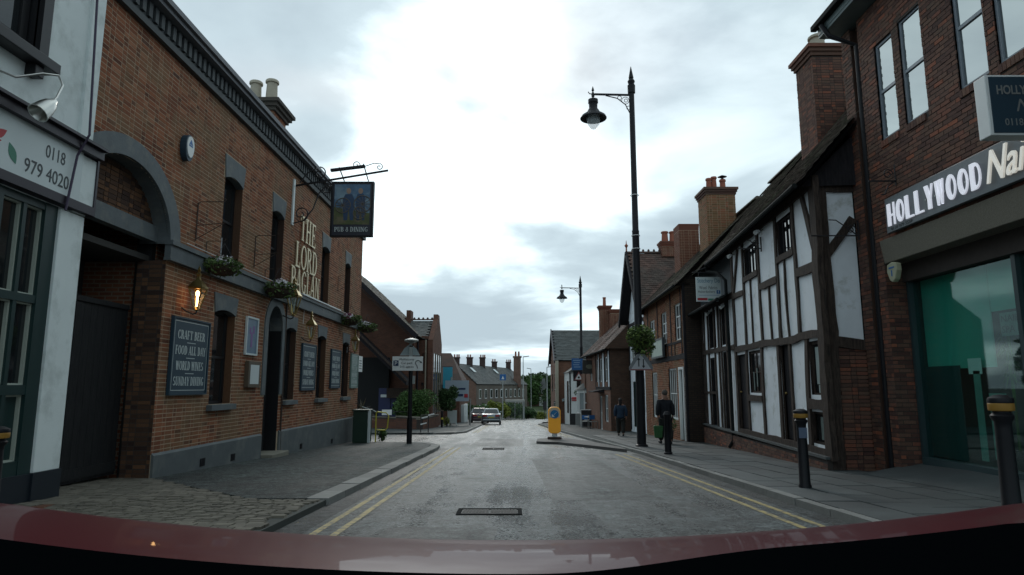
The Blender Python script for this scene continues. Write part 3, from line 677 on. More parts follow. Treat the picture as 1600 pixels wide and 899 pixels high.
# windows
def flatarch(a, b, z0, z1, rise):
    mb = MB(); c = (a + b) / 2
    m = 8
    for k in range(m):
        x0 = a + (b - a) * k / m; x1 = a + (b - a) * (k + 1) / m
        y0 = z0 + rise * (1 - ((x0 - c) / ((b - a) / 2)) ** 2) - rise; y1 = z0 + rise * (1 - ((x1 - c) / ((b - a) / 2)) ** 2) - rise
        sx = 1 + .16
        f = lambda x: c + (x - c) * sx
        mb.hexa([PW.p(x0, y0, -.15), PW.p(x1, y1, -.15), PW.p(x1, y1, .022), PW.p(x0, y0, .022), PW.p(f(x0), z1, -.15), PW.p(f(x1), z1, -.15), PW.p(f(x1), z1, .022), PW.p(f(x0), z1, .022)])
    return mb
for a, b in gw:
    part(pub, 'lintel', flatarch(a, b, 2.7, 3.02, .08), 'slate_paint')
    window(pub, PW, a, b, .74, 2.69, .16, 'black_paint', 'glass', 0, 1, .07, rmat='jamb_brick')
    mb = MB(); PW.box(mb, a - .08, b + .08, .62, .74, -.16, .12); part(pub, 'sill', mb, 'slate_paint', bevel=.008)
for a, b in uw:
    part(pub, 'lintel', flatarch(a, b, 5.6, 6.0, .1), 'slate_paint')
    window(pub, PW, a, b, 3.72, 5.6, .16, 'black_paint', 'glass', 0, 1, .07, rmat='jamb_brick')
mb = MB(); mb.tube([PW.p(8.62, 3.3, .03), PW.p(8.6, 1.2, .03), PW.p(8.62, gz(17.4), .03)], .022, 6); part(pub, 'waste_pipe', mb, 'rusty_iron')
mb = MB(); mb.tube([PW.p(2.9, 3.7, .14), PW.p(6, 3.69, .15), PW.p(9, 3.7, .14), PW.p(13, 3.68, .15), PW.p(17, 3.7, .14)], .008, 4); mb.tube([PW.p(10.1, 3.3, .02), PW.p(10.05, 2.9, .02)], .008, 4); part(pub, 'cable', mb, 'white')
# front door in its arched opening
mb = MB()
for k in range(16):
    f = lambda k, r, h: (7.9 + r * math.cos(math.pi * k / 16), 2.55 + h * math.sin(math.pi * k / 16))
    i0, i1, e0, e1 = f(k, .5, .6), f(k + 1, .5, .6), f(k, .73, .84), f(k + 1, .73, .84)
    mb.hexa([PW.p(*i0, -.02), PW.p(*e0, -.02), PW.p(*e0, .03), PW.p(*i0, .03), PW.p(*i1, -.02), PW.p(*e1, -.02), PW.p(*e1, .03), PW.p(*i1, .03)])
    mb.poly(PW.p(*i0, 0), PW.p(*i1, 0), PW.p(*i1, -.4), PW.p(*i0, -.4))
for a, b in ((7.17, 7.4), (8.4, 8.63)): PW.box(mb, a, b, .9, 2.55, -.02, .03)
part(pub, 'door_arch', mb, 'slate_paint')
mb = MB(); zb = gz(17)
mb.poly(PW.p(7.4, zb, 0), PW.p(7.4, 2.55, 0), PW.p(7.4, 2.55, -.4), PW.p(7.4, zb, -.4)); mb.poly(PW.p(8.4, zb, 0), PW.p(8.4, 2.55, 0), PW.p(8.4, 2.55, -.4), PW.p(8.4, zb, -.4))
part(pub, 'door_reveal', mb, 'black_paint')
d = MB(); PW.box(d, 7.42, 8.38, zb + .12, 2.5, -.4, -.34)
for z0, z1 in ((zb + .3, .75), (.95, 2.3)):
    for a in (7.52, 7.95): PW.box(d, a, a + .33, z0, z1, -.34, -.325)
dd = part(pub, 'door', d, 'black_paint'); k = MB(); k.ball(PW.p(7.5, .4, -.3), .035); part(dd, 'handle', k, 'brass', smooth=True)
mb = MB(); PW.box(mb, 7.3, 8.5, zb - .1, zb + .11, -.4, .32); part(pub, 'doorstep', mb, mat('worn_stone_step', (.20, .19, .15), .8, .3, 9), bevel=.02)
# cornice
mb = MB(); PW.box(mb, -.05, PL + .12, 6.98, 7.1, -.05, .1); PW.box(mb, -.05, PL + .1, 7.1, 7.42, -.05, .08); part(pub, 'cornice', mb, 'cornice')
mb = MB(); PW.box(mb, -.05, PL + .3, 7.42, 7.5, -.05, .26); PW.box(mb, -.05, PL + .34, 7.5, 7.6, -.3, .32); part(pub, 'coping', mb, mat('coping', (.15, .155, .17), .6, .2, 4))
u = 0.0
while u < PL + .1:
    mb = MB(); PW.box(mb, u, u + .1, 7.14, 7.4, .08, .13); part(pub, 'dentil', mb, 'cornice'); u += .19
# boards
def board(u0, u1, z0, z1, lines, label, W=PW, m='navy', tm='navytext'):
    t = thing('sign_board', label, 'sign', W.p((u0 + u1) / 2, z0, .03), 'menu boards on the pub wall')
    mb = MB(); W.box(mb, u0, u1, z0, z1, .012, .05); part(t, 'panel', mb, m)
    mb = MB(); f = .03
    for a, b, c, e in ((u0 - f, u1 + f, z1, z1 + f), (u0 - f, u1 + f, z0 - f, z0), (u0 - f, u0, z0, z1), (u1, u1 + f, z0, z1)): W.box(mb, a, b, c, e, .01, .07)
    part(t, 'frame', mb, m)
    mb = MB(); a, b, c, e = u0 + .04, u1 - .04, z0 + .05, z1 - .05
    for q in ((a, b, e, e + .012), (a, b, c, c + .012), (a, a + .008, c, e), (b - .008, b, c, e)): W.box(mb, *q, .05, .053)
    n = len(lines); hh = (z1 - z0 - .34) / (n + (n - 1) * .75) * 1.0
    rt = W.right(); cc = Vector(W.p((u0 + u1) / 2, 0, .051))
    for i, s in enumerate(lines):
        zc = z1 - .20 - i * hh * 1.75
        wd_ = (u1 - u0) * (.62 if len(s) < 8 else .76 if len(s) < 12 else .84)
        serif(t, s, cc - rt * wd_ / 2 + Vector((0, 0, zc - hh)), rt, (0, 0, 1), hh, tm, width=wd_, depth=.003, T=.2)
        if i < n - 1: W.box(mb, (u0 + u1) / 2 - .16, (u0 + u1) / 2 + .16, zc - hh * 1.42, zc - hh * 1.34, .05, .053)
    part(t, 'border', mb, tm)
# scale glyph height: serif() keeps unit height in proportion, so write with own vertical factor
_s = serif
def serif(parent, s, o, right, up, h, m, width=None, depth=.01, world=True, each=False, gap=.08, name='lettering', **kw):
    if width is None: return _s(parent, s, o, right, up, h, m, None, depth, world, each, gap, name, **kw)
    cells = []; x = 0
    for ch in s: pl, w = glyph(ch, **kw); cells.append((ch, pl, x)); x += w + gap
    k = width / (x - gap); o = Vector(o); right = Vector(right); up = Vector(up); nrm = right.cross(up) * depth
    mb = MB()
    for ch, pl, cx in cells:
        if each: mb = MB()
        for j, pg in enumerate(pl): mb.prism([tuple(o + right * ((cx + a) * k) + up * (b * h) - nrm * .0005 * j) for a, b in pg], nrm * (1 + .002 * j))
        if each and pl: part(parent, 'letter', mb, m, world=world)
    if not each: part(parent, name, mb, m, world=world)
L4 = ['CRAFT BEER', 'FOOD ALL DAY', 'WORLD WINES', 'SUNDAY DINING']
board(2.84, 4.2, .98, 2.33, L4, 'large navy board reading craft beer, food all day, world wines, below the lit lantern')
board(10.05, 11.3, 1.02, 2.32, L4, 'navy board between the second and third ground floor windows of the pub')
board(13.08, 14.2, 1.08, 2.32, L4, 'navy board between the third and fourth ground floor windows of the pub')
board(15.75, 16.8, 1.08, 2.3, L4, 'pale grey green board at the far end of the pub wall', m=mat('pale_board', (.16, .24, .22), .4))
t = thing('notice_board', 'small white notice on the far corner of the pub', 'sign', PW.p(17.1, 1.7, .05)); mb = MB(); PW.box(mb, 16.92, 17.55, 1.68, 2.3, .0, .05); part(t, 'panel', mb, 'white')
mb = MB()
for i in range(4): PW.box(mb, 17.0, 17.4, 1.8 + .1 * i, 1.83 + .1 * i, .05, .053)
part(t, 'print', mb, 'slate_paint')
t = thing('framed_poster', 'tall framed poster with purple figure between window and pub door', 'poster', PW.p(6.35, 1.9, .03)); mb = MB(); PW.box(mb, 6.06, 6.66, 1.86, 2.66, .01, .04); part(t, 'panel', mb, mat('poster_blue', (.12, .19, .27), .4, .4, 5))
mb = MB()
for q in ((6.02, 6.7, 2.66, 2.7), (6.02, 6.7, 1.82, 1.86), (6.02, 6.06, 1.86, 2.66), (6.66, 6.7, 1.86, 2.66)): PW.box(mb, *q, .01, .06)
part(t, 'frame', mb, 'offwhite'); mb = MB(); PW.box(mb, 6.3, 6.4, 2.0, 2.35, .04, .044); PW.box(mb, 6.22, 6.3, 2.3, 2.45, .04, .043); PW.box(mb, 6.4, 6.5, 2.32, 2.5, .04, .043); part(t, 'print', mb, 'pet_purple')
t = thing('menu_case', 'wall mounted menu case with white sheet below the framed poster', 'menu case', PW.p(6.5, 1.1, .03)); mb = MB(); PW.box(mb, 6.15, 6.85, 1.08, 1.68, .0, .1); part(t, 'case', mb, mat('case_wood', (.10, .075, .05), .6, .2, 9), bevel=.01)
mb = MB(); PW.box(mb, 6.25, 6.75, 1.16, 1.6, .1, .104); part(t, 'sheet', mb, 'offwhite')
# gilt letters
t = thing('gilt_lettering', 'raised gold letters spelling the pub name high on the brick wall', 'lettering', PW.p(10, 3.8, .03))
rt = PW.right()
for s, u0, u1, z0, h in (('THE', 9.35, 10.75, 5.25, .72), ('LORD', 9.05, 11.0, 4.42, .72), ('RAGLAN', 8.75, 11.35, 3.74, .66)):
    serif(t, s, PW.p(u0, z0, .03), rt, (0, 0, 1), h, 'gold', width=u1 - u0, depth=.03, each=True, T=.15, t=.075)
# alarm box
t = thing('alarm_box', 'white and blue oval alarm box high on the pub wall', 'alarm box', PW.p(2.78, 5.2, .0)); mb = MB()
o = [(2.78 + .15 * math.cos(a), 5.5 + (.22 if math.sin(a) > 0 else .28) * math.sin(a)) for a in [2 * math.pi * k / 20 for k in range(20)]]
mb.prism([PW.p(a, z, .01) for a, z in o], Vector(PW.p(0, 0, .12)) - Vector(PW.p(0, 0, .01))); part(t, 'case', mb, 'navy')
mb = MB(); mb.prism([PW.p(2.79 + (a - 2.78) * .85, 5.52 + (z - 5.5) * .8, .12) for a, z in o], Vector(PW.p(0, 0, .015)) - Vector(PW.p(0, 0, 0))); cv = part(t, 'cover', mb, 'white')
mb = MB(); PW.box(mb, 2.72, 2.86, 5.5, 5.53, .135, .138); mb.prism([PW.p(2.72, 5.54, .135), PW.p(2.86, 5.54, .135), PW.p(2.79, 5.64, .135)], Vector(PW.p(0, 0, .003)) - Vector(PW.p(0, 0, 0))); part(cv, 'mark', mb, 'blue_sign')
# lanterns
def lantern(lit=False):
    t = thing('wall_lantern', '', 'lantern', (0, 0, 0), 'brass lanterns on the pub wall'); c = (0, 0, 0); q = R(45)
    mb = MB(); mb.lathe([(.03, -.38), (.05, -.36), (.03, -.34)], n=8); part(t, 'finial', mb, 'brass', world=False); mb = MB(); mb.lathe([(.16, .02), (.19, .05), (.11, .15), (.05, .2), (.03, .26), (.055, .3), (.02, .34), (.035, .38), (.004, .46)], n=4, rot=q)
    part(t, 'cap', mb, 'brass', world=False)
    mb = MB()
    for k in range(4):
        a = q + k * math.pi / 2; mb.bar((.16 * math.cos(a), .16 * math.sin(a), .02), (.05 * math.cos(a), .05 * math.sin(a), -.35), .018, .018)
    part(t, 'frame', mb, 'brass', world=False)
    mb = MB()
    for k in range(4):
        a = q + k * math.pi / 2; b = a + math.pi / 2; mb.poly((.15 * math.cos(a), .15 * math.sin(a), .015), (.15 * math.cos(b), .15 * math.sin(b), .015), (.045 * math.cos(b), .045 * math.sin(b), -.34), (.045 * math.cos(a), .045 * math.sin(a), -.34))
    part(t, 'glass', mb, 'clear', world=False)
    mb = MB(); mb.ball((0, 0, -.06), .035, .035, .06); mb.lathe([(.02, -.3), (.02, -.12)], n=6)
    part(t, 'bulb', mb, mat('lit_bulb', (1, .7, .4), .5, emit=(1, .55, .22, 9)) if lit else 'bead', world=False)
    mb = MB(); mb.tube([(0, 0, -.36), (0, 0, -.42), (-.06, 0, -.44), (-.2, 0, -.38), (-.3, 0, -.3)], .014, 6); mb.box(-.31, -.29, -.05, .05, -.42, -.2); part(t, 'bracket', mb, 'iron', world=False)
    return t
lit = lantern(True); l2 = lantern()
z = Vector(PW.p(3.15, 2.86, .28)); lit.location = z; lit['label'] = 'lit brass lantern above the craft beer board'; WL[lit.name] = z
for i, (u, z, o, lb, s) in enumerate(((8.35, 3.42, .3, 'largest unlit brass lantern standing out over the pub door', 1.25), (10.0, 2.82, .28, 'unlit brass lantern above the second navy board', 1), (15.3, 2.75, .28, 'farthest brass lantern above the pale board', 1))):
    o_ = place(l2, PW.p(u, z, o), 0, lb, i == 0); o_.scale = (s,) * 3
# flower baskets
def basket(loc, r, label, seed, cols):
    t = thing('flower_basket', label, 'hanging basket', loc, 'hanging baskets on the pub'); rnd = random.Random(seed)
    mb = MB(); mb.lathe([(.1 * r, -.5 * r), (.5 * r, -.42 * r), (.8 * r, -.2 * r), (.92 * r, .05 * r), (.8 * r, .06 * r)], n=14); part(t, 'basket', mb, 'coir', world=False)
    mb = MB(); mb.leaves((0, 0, .22 * r), (1.15 * r, 1.15 * r, .42 * r), 420, .045, fill=.2, rnd=rnd); mb.leaves((0, 0, -.15 * r), (1.1 * r, 1.1 * r, .35 * r), 120, .04, fill=.8, rnd=rnd); part(t, 'foliage', mb, 'leaf_basket', world=False, kind='stuff')
    for k, c in enumerate(cols):
        mb = MB(); cc = (rnd.uniform(-.35, .35) * r, rnd.uniform(-.5, .5) * r, .42 * r); mb.leaves(cc, (.5 * r, .6 * r, .3 * r), 60, .045, fill=.4, rnd=rnd); part(t, 'flowers', mb, c, world=False, kind='stuff')
    mb = MB()
    for k in range(3):
        a = k * 2.1; mb.tube([(.85 * r * math.cos(a), .85 * r * math.sin(a), .05 * r), (0, 0, 1.5 * r)], .005, 4)
    part(t, 'chains', mb, 'iron', world=False)
    return t
basket(PW.p(3.9, 3.42, .38), .33, 'hanging basket with white and red flowers above the first ground floor window', 1, ['pet_white', 'pet_pink', 'pet_white'])
basket(PW.p(7.0, 3.42, .38), .38, 'full hanging basket of pink and purple flowers above the pub door', 2, ['pet_pink', 'pet_white', 'pet_purple', 'pet_white'])
basket(PW.p(14.1, 3.4, .38), .36, 'hanging basket nearer the far corner of the pub on the string course', 3, ['pet_white', 'pet_pink'])
basket(PW.p(16.5, 3.35, .42), .36, 'farthest hanging basket at the very corner of the pub', 4, ['pet_white', 'pet_white'])
def bracket(loc, label, s=1.0):
    t = thing('basket_bracket', label, 'bracket', loc, 'iron brackets on the pub wall'); mb = MB()
    mb.tube([(0, 0, 0), (0, 0, -.75)], .012, 5); mb.tube([(0, 0, -.02), (.05, 0, .02), (.5, 0, .02), (.54, 0, .06), (.5, 0, .09)], .009, 5); mb.tube([(0, 0, -.45), (.55, 0, -.4)], .008, 5); mb.tube([(0, 0, -.72), (.52, 0, -.41)], .008, 5)
    mb.tube([(.03 + .04 * math.cos(a), 0, -.38 + .04 * math.sin(a)) for a in [k * .7 for k in range(8)]], .006, 4)
    part(t, 'scroll', mb, 'rusty_iron', world=False); t.scale = (s,) * 3; return t
bracket(PW.p(3.45, 4.62, .02), 'empty iron bracket between the archway and first upper window'); bracket(PW.p(6.3, 4.62, .02), 'empty iron bracket between first and second upper windows')
bracket(PW.p(3.9, 3.95, .02), 'iron bracket holding the nearest hanging basket', .7); bracket(PW.p(7.0, 3.95, .02), 'iron bracket holding the basket above the pub door', .7); bracket(PW.p(14.1, 3.95, .02), 'iron bracket holding the third hanging basket along the pub', .7); bracket(PW.p(13.6, 4.9, .02), 'iron bracket by the farthest upper window of the pub', .7)
t = thing('strip_light', 'white strip light on the string course past the pub door', 'light', PW.p(10, 3.6, .2)); mb = MB(); PW.box(mb, 9.6, 13.6, 3.68, 3.72, .1, .16); part(t, 'tube', mb, 'white')
# pictorial hanging sign
SY = 17.5
t = thing('pub_sign', 'hanging pictorial pub sign with two figures and a cannon wheel, reading pub and dining', 'pub sign', (-6.05, SY, 6.5)); T_ = t; zs0 = set(bpy.data.objects)
def spiral(c, r, turns, a0, flip=1, n=22): return [(c[0] + r * (1 - k / n * .8) * math.cos(a0 + flip * turns * 2 * math.pi * k / n), SY, c[1] + r * (1 - k / n * .8) * math.sin(a0 + flip * turns * 2 * math.pi * k / n)) for k in range(n + 1)]
mb = MB(); mb.bar((-6.0, SY, 6.42), (-3.45, SY, 6.86), .05, .045); mb.bar((-5.05, SY, 6.86), (-4.1, SY, 6.98), .1, .07); part(t, 'arm', mb, 'black_metal')
mb = MB(); r_ = .018
mb.tube([(-6.02, SY, 5.35), (-5.75, SY, 5.42), (-5.5, SY, 5.75), (-5.35, SY, 6.2), (-5.1, SY, 6.5)], r_, 6); mb.tube(spiral((-5.82, 5.62), .22, 1.4, -1.4), r_, 6); mb.tube(spiral((-5.15, 6.33), .16, 1.3, 1.6, -1), r_, 6)
mb.tube([(-5.9, SY, 6.5), (-5.7, SY, 6.78), (-5.45, SY, 6.93)], r_, 6); mb.tube(spiral((-5.35, 6.78), .18, 1.3, 1.6, -1), r_, 6); mb.tube(spiral((-4.35, 7.02), .11, 1.2, 0), .012, 6)
mb.tube([(-4.1, SY, 6.98), (-3.85, SY, 7.07), (-3.7, SY, 7.05)], .012, 6); mb.tube(spiral((-3.7, 6.96), .1, 1.2, 1.5, -1), .012, 6)
for x in (-4.72, -4.05): mb.bar((x - .1, SY, 6.95 + (x + 4.7) * .16), (x + .06, SY, 6.55), .03, .03)
part(t, 'scroll', mb, 'iron')
mb = MB(); mb.box(-6.07, -6.03, SY - .06, SY + .06, 5.3, 6.6); part(t, 'wall_plate', mb, 'offwhite')
x0, x1, z0, z1 = -4.96, -3.86, 4.98, 6.5
mb = MB(); mb.box(x0, x1, SY - .05, SY + .05, z0, z1); bd = part(t, 'board', mb, mat('sign_black', (.02, .022, .035), .4))
mb = MB()
for q in ((x0 - .03, x0 + .02), (x1 - .02, x1 + .04)): mb.box(*q, SY - .07, SY + .07, z0 - .02, z1 + .02)
mb.box(x0 + .02, x1 - .02, SY - .069, SY + .069, z1 - .02, z1 + .02); mb.box(x0 + .02, x1 - .02, SY - .069, SY + .069, z0 - .02, z0 + .02); part(bd, 'frame', mb, 'black_metal')
def flat(parent, pts, m, dep, nm='painting'):
    mb = MB(); mb.prism([(x, SY - .05, z) for x, z in pts], (0, -dep, 0)); part(parent, nm, mb, m)
def disc(cx, cz, r, n=16, ry=None): return [(cx + r * math.cos(2 * math.pi * k / n), cz + (ry or r) * math.sin(2 * math.pi * k / n)) for k in range(n)]
flat(bd, [(x0 + .06, 5.3), (x1 - .06, 5.3), (x1 - .06, 6.44), (x0 + .06, 6.44)], mat('painted_sky', (.06, .13, .22), .5, .5, 3, col2=(.16, .24, .30), c2scale=2.5), .004)
flat(bd, [(x0 + .06, 5.3), (x1 - .06, 5.3), (x1 - .06, 5.62), (-4.4, 5.7), (x0 + .06, 5.8)], mat('painted_grass', (.075, .09, .03), .6, .5, 6, col2=(.13, .11, .06), c2scale=4), .006)
wh = mat('painted_umber', (.11, .09, .07), .6); blu = mat('painted_coat', (.02, .05, .11), .6)
for cx, cz, r in ((-4.66, 5.84, .21), (-4.12, 5.88, .24), (-4.2, 5.62, .17)):
    mb = MB(); mb.tube([(x, SY - .058, z) for x, z in disc(cx, cz, r)], .014, 5, closed=True)
    for k in range(6): a = math.pi * k / 6; mb.bar((cx - r * math.cos(a), SY - .058, cz - r * math.sin(a)), (cx + r * math.cos(a), SY - .058, cz + r * math.sin(a)), .012, .012)
    part(bd, 'painting', mb, wh)
for cx, s_ in ((-4.5, 1.0), (-4.17, .8)):
    flat(bd, [(cx - .13 * s_, 5.42), (cx - .03, 5.42), (cx, 5.8), (cx + .05, 5.42), (cx + .14 * s_, 5.42), (cx + .15 * s_, 6.02), (cx + .08, 6.16 * 1.0), (cx - .1, 6.16), (cx - .17 * s_, 6.0)], blu, .010)
    flat(bd, disc(cx - .01, 6.25, .065, 12, .085), mat('painted_face', (.30, .20, .15), .6), .012)
serif(bd, 'PUB & DINING', (x0 + .09, SY - .051, 5.1), (1, 0, 0), (0, 0, 1), .13, 'navytext', width=.92, depth=.008, T=.16)
for o in set(bpy.data.objects) - zs0:
    if o.parent is T_: o.location.z += .2
# pub chimney
def chimney(cx, cy, w, d, z0, z1, label, pots, m='pub_brick', cap=.06, capm=None, potm='pot', one=0, mort='pub_mortar', ph=.5, pr=.13, grp=None, bands=1):
    t = thing('chimney', label, 'chimney', (cx, cy, z0), grp)
    mb = MB(); mb.box(cx - w / 2, cx + w / 2, cy - d / 2, cy + d / 2, z0, z1 - .3); part(t, 'stack', mb, mort)
    for k, (A, B, nx, ny) in enumerate((((cx - w / 2, cy - d / 2), (cx + w / 2, cy - d / 2), 0, -1), ((cx - w / 2, cy + d / 2), (cx - w / 2, cy - d / 2), -1, 0), ((cx + w / 2, cy - d / 2), (cx + w / 2, cy + d / 2), 1, 0))):
        W = Wall(A, B).face(nx, ny); bricks(W, 0, W.L, z0, z1 - .3, [], t, m, one=one)
    cb = MB()
    for k in range(3): e = cap * (k + 1) / 2; cb.box(cx - w / 2 - e, cx + w / 2 + e, cy - d / 2 - e, cy + d / 2 + e, z1 - .3 + .1 * k, z1 - .3 + .1 * (k + 1) - .001)
    if bands > 1: cb.box(cx - w / 2 - .04, cx + w / 2 + .04, cy - d / 2 - .04, cy + d / 2 + .04, z1 - .75, z1 - .65)
    part(t, 'cap', cb, capm or m)
    for px, py, h, tl in pots:
        mb = MB(); mb.lathe([(pr * 1.05, 0), (pr, .1), (pr * .85, h - .1), (pr * 1.1, h - .09), (pr * 1.1, h - .03), (pr * .95, h), (pr * .7, h), (pr * .7, h - .15)], (cx + px, cy + py, z1), 14); p = part(t, 'chimney_pot', mb, potm, smooth=True)
        if tl: mb = MB(); mb.tube([(cx + px, cy + py, z1 + h), (cx + px, cy + py, z1 + h + .12)], .05, 6); mb.lathe([(.05, h + .1), (.19, h + .12), (.02, h + .2)], (cx + px, cy + py, z1), 12); part(p, 'cowl', mb, 'black_metal')
    return t
chimney(-7.1, 17.6, 1.0, 1.0, 7.0, 8.95, 'brick chimney with two tall buff pots on the pub roof', [(-.22, .0, .78, 0), (.24, .0, .82, 0)], capm=mat('weathered_brick_cap', (.075, .065, .055), .9, .4, 12), cap=.14, potm='creampot', pr=.17, bands=2)
def aerial(loc, label, rz, L=1.6, n=8, mast=1.2, sz=.25):
    t = thing('tv_aerial', label, 'aerial', loc); mb = MB(); mb.tube([(0, 0, 0), (0, 0, mast)], .018, 5); part(t, 'mast', mb, 'steel', world=False)
    mb = MB(); mb.tube([(-L / 2, 0, mast - .1), (L / 2, 0, mast - .1)], .012, 5)
    for k in range(n): x = -L / 2 + L * (k + .5) / n; mb.tube([(x, -sz, mast - .1), (x, sz, mast - .1)], .007, 4)
    part(t, 'boom', mb, 'steel', world=False); t.rotation_euler = (0, 0, rz); return t
aerial((-7.75, 16.6, 7.4), 'small television aerial behind the pub parapet', .5, .9, 6, 1.55, .14)

# ============================================================ WHITE SHOP (far left)
SW = Wall((-6.05, 0), (-6.05, 9))
sh = thing('white_shop', 'white rendered shop with dark green shopfront at the left edge', 'shop', (-6.05, 8, gz(8)))
hS = [rect(5.0, 8.42, -.3, 3.45), rect(5.6, 7.72, 5.3, 8)]
part(sh, 'wall', mortar(SW, 0, 8.78, -.6, 9.5, hS, 0, .05), 'white_render')
mb = MB(); SW.box(mb, 0, 8.78, -.6, 9.5, -5, -.6); SW.box(mb, 8.60, 8.779, -.6, 9.5, -.6, -.002); part(sh, 'body', mb, 'white_render')
mb = MB(); SW.box(mb, 8.42, 8.9, 0.03, 3.44, -.1, .06); SW.box(mb, 8.66, 8.93, 3.46, 9.5, -.1, .05); part(sh, 'pilaster', mb, 'white_render', bevel=.01)
mb = MB(); SW.box(mb, 8.40, 8.92, gz(8.8) - .1, .03, -.1, .075); SW.box(mb, 5.0, 8.4, gz(7) - .1, .03, -.12, .05); part(sh, 'plinth', mb, mat('blue_black_plinth', (.01, .016, .024), .5))
# fascia
mb = MB(); SW.box(mb, 4, 8.66, 3.6, 4.3, .02, .12); fa = part(sh, 'fascia', mb, 'offwhite')
mb = MB(); SW.box(mb, 8.68, 8.98, 3.6, 4.28, -.1, .1); part(sh, 'fascia_end', mb, 'white_render')
mb = MB(); SW.box(mb, 4, 8.99, 4.3, 4.42, .0, .2); SW.box(mb, 4, 8.99, 4.42, 4.46, .0, .26); SW.box(mb, 4, 8.99, 3.48, 3.6, .0, .14); SW.box(mb, 8.98, 9.02, 3.48, 4.3, -.1, .12); part(sh, 'fascia_moulding', mb, mat('plum_black_paint', (.018, .012, .022), .4))
rt = SW.right()
text(fa, '0118', SW.p(7.95, 3.99, .121), rt, (0, 0, 1), .36, .17, mat('grey_print', (.05, .06, .065), .5)); text(fa, '979 4020', SW.p(7.62, 3.69, .121), rt, (0, 0, 1), .8, .18, 'grey_print')
def leafshape(c, ux, uz, L, Wd, m):
    mb = MB(); pts = [(c[0] + ux * L * (k / 6 - .5) - uz * Wd * math.sin(math.pi * k / 6), c[1] + uz * L * (k / 6 - .5) + ux * Wd * math.sin(math.pi * k / 6)) for k in range(7)] + [(c[0] + ux * L * (k / 6 - .5) + uz * Wd * math.sin(math.pi * k / 6), c[1] + uz * L * (k / 6 - .5) - ux * Wd * math.sin(math.pi * k / 6)) for k in range(5, 0, -1)]
    mb.prism([SW.p(a, z, .12) for a, z in pts], Vector(SW.p(0, 0, .004)) - Vector(SW.p(0, 0, 0))); part(fa, 'leaf_emblem', mb, m)
leafshape((7.42, 3.84), .5, -.86, .26, .06, mat('emblem_green', (.04, .20, .13), .5)); leafshape((7.2, 4.0), .8, .6, .25, .05, 'red_sign'); leafshape((7.15, 3.9), .9, .3, .2, .03, 'red_sign')
# cable down the wall
mb = MB(); mb.tube([SW.p(8.36, 3.4, .16), SW.p(8.48, 4.2, .16), SW.p(8.5, 4.5, .28), SW.p(8.52, 9.4, .06)], .016, 6); part(sh, 'cable', mb, mat('purple_black_cable', (.03, .015, .05), .5))
# upper window
mb = MB(); reveal(mb, SW, 5.6, 7.72, 5.3, 8, .2); part(sh, 'reveal', mb, 'black_paint')
window(sh, SW, 5.62, 7.70, 5.32, 7.98, .1, 'black_paint', 'glass', 1, 1, .12, .04)
mb = MB()
for q in ((7.72, 7.88, 5.22, 8.1), (5.4, 5.6, 5.22, 8.1)): mb = MB(); SW.box(mb, *q, -.02, .07); part(sh, 'window_surround', mb, 'black_paint')
mb = MB(); SW.box(mb, 5.3, 7.95, 5.08, 5.22, -.02, .2); SW.box(mb, 7.6, 7.75, 4.93, 5.08, 0, .14); part(sh, 'sill', mb, 'black_paint', bevel=.01)
# shopfront
mb = MB()
for a, b in ((8.2, 8.42), (7.35, 7.5), (6.3, 6.42)): SW.box(mb, a, b, .03, 3.46, -.12, .02)
for z0, z1 in ((3.36, 3.46), (2.14, 2.24), (1.0, 1.12), (.03, .2)): SW.box(mb, 5.0, 8.2, z0, z1, -.12, .012)
for a in (7.84,): SW.box(mb, a, a + .06, .2, 3.36, -.11, .005)
part(sh, 'shopfront_frame', mb, 'dkgreen')
mb = MB()
for a, b in ((7.9, 8.2), (7.5, 7.84), (6.9, 7.35)):
    for z0, z1 in ((2.24, 3.36), (1.12, 2.14), (.2, 1.0)):
        for q in ((a, a + .022, z0, z1), (b - .022, b, z0, z1), (a + .022, b - .022, z0, z0 + .022), (a + .022, b - .022, z1 - .022, z1)): SW.box(mb, *q, -.09, -.03)
part(sh, 'glazing_bead', mb, 'bead')
for a, b in ((7.9, 8.2), (7.5, 7.84), (6.42, 7.35)):
    for z0, z1, m in ((2.24, 3.36, 'glass'), (1.12, 2.14, 'glass'), (.2, 1.0, 'dkgreen')):
        mb = MB(); SW.box(mb, a, b, z0, z1, -.085, -.075); part(sh, 'pane' if m == 'glass' else 'panel', mb, m)
t = thing('swan_neck_lamp', 'satin metal swan neck lamp over the white shop fascia', 'lamp', SW.p(7.0, 4.75, .2)); mb = MB()
mb.tube([SW.p(7.2, 4.78, 0), SW.p(7.3, 4.74, .15), SW.p(7.45, 4.86, .35), SW.p(7.62, 4.92, .42), SW.p(7.68, 4.82, .44), SW.p(7.6, 4.62, .44), SW.p(7.5, 4.5, .44)], .014, 8); part(t, 'arm', mb, 'nickel', smooth=True)
mb = MB(); mb.lathe([(.03, .12), (.05, .08), (.07, .05), (.085, .0), (.10, -.1), (.09, -.1), (.02, .05)], (0, 0, 0), 14); o = part(t, 'shade', mb, 'nickel', world=False, smooth=True); o.location = Vector(SW.p(7.44, 4.42, .44)) - t.location; o.rotation_euler = (R(-38), R(12), 0); o.scale = (1.2, 1.2, 1.4)

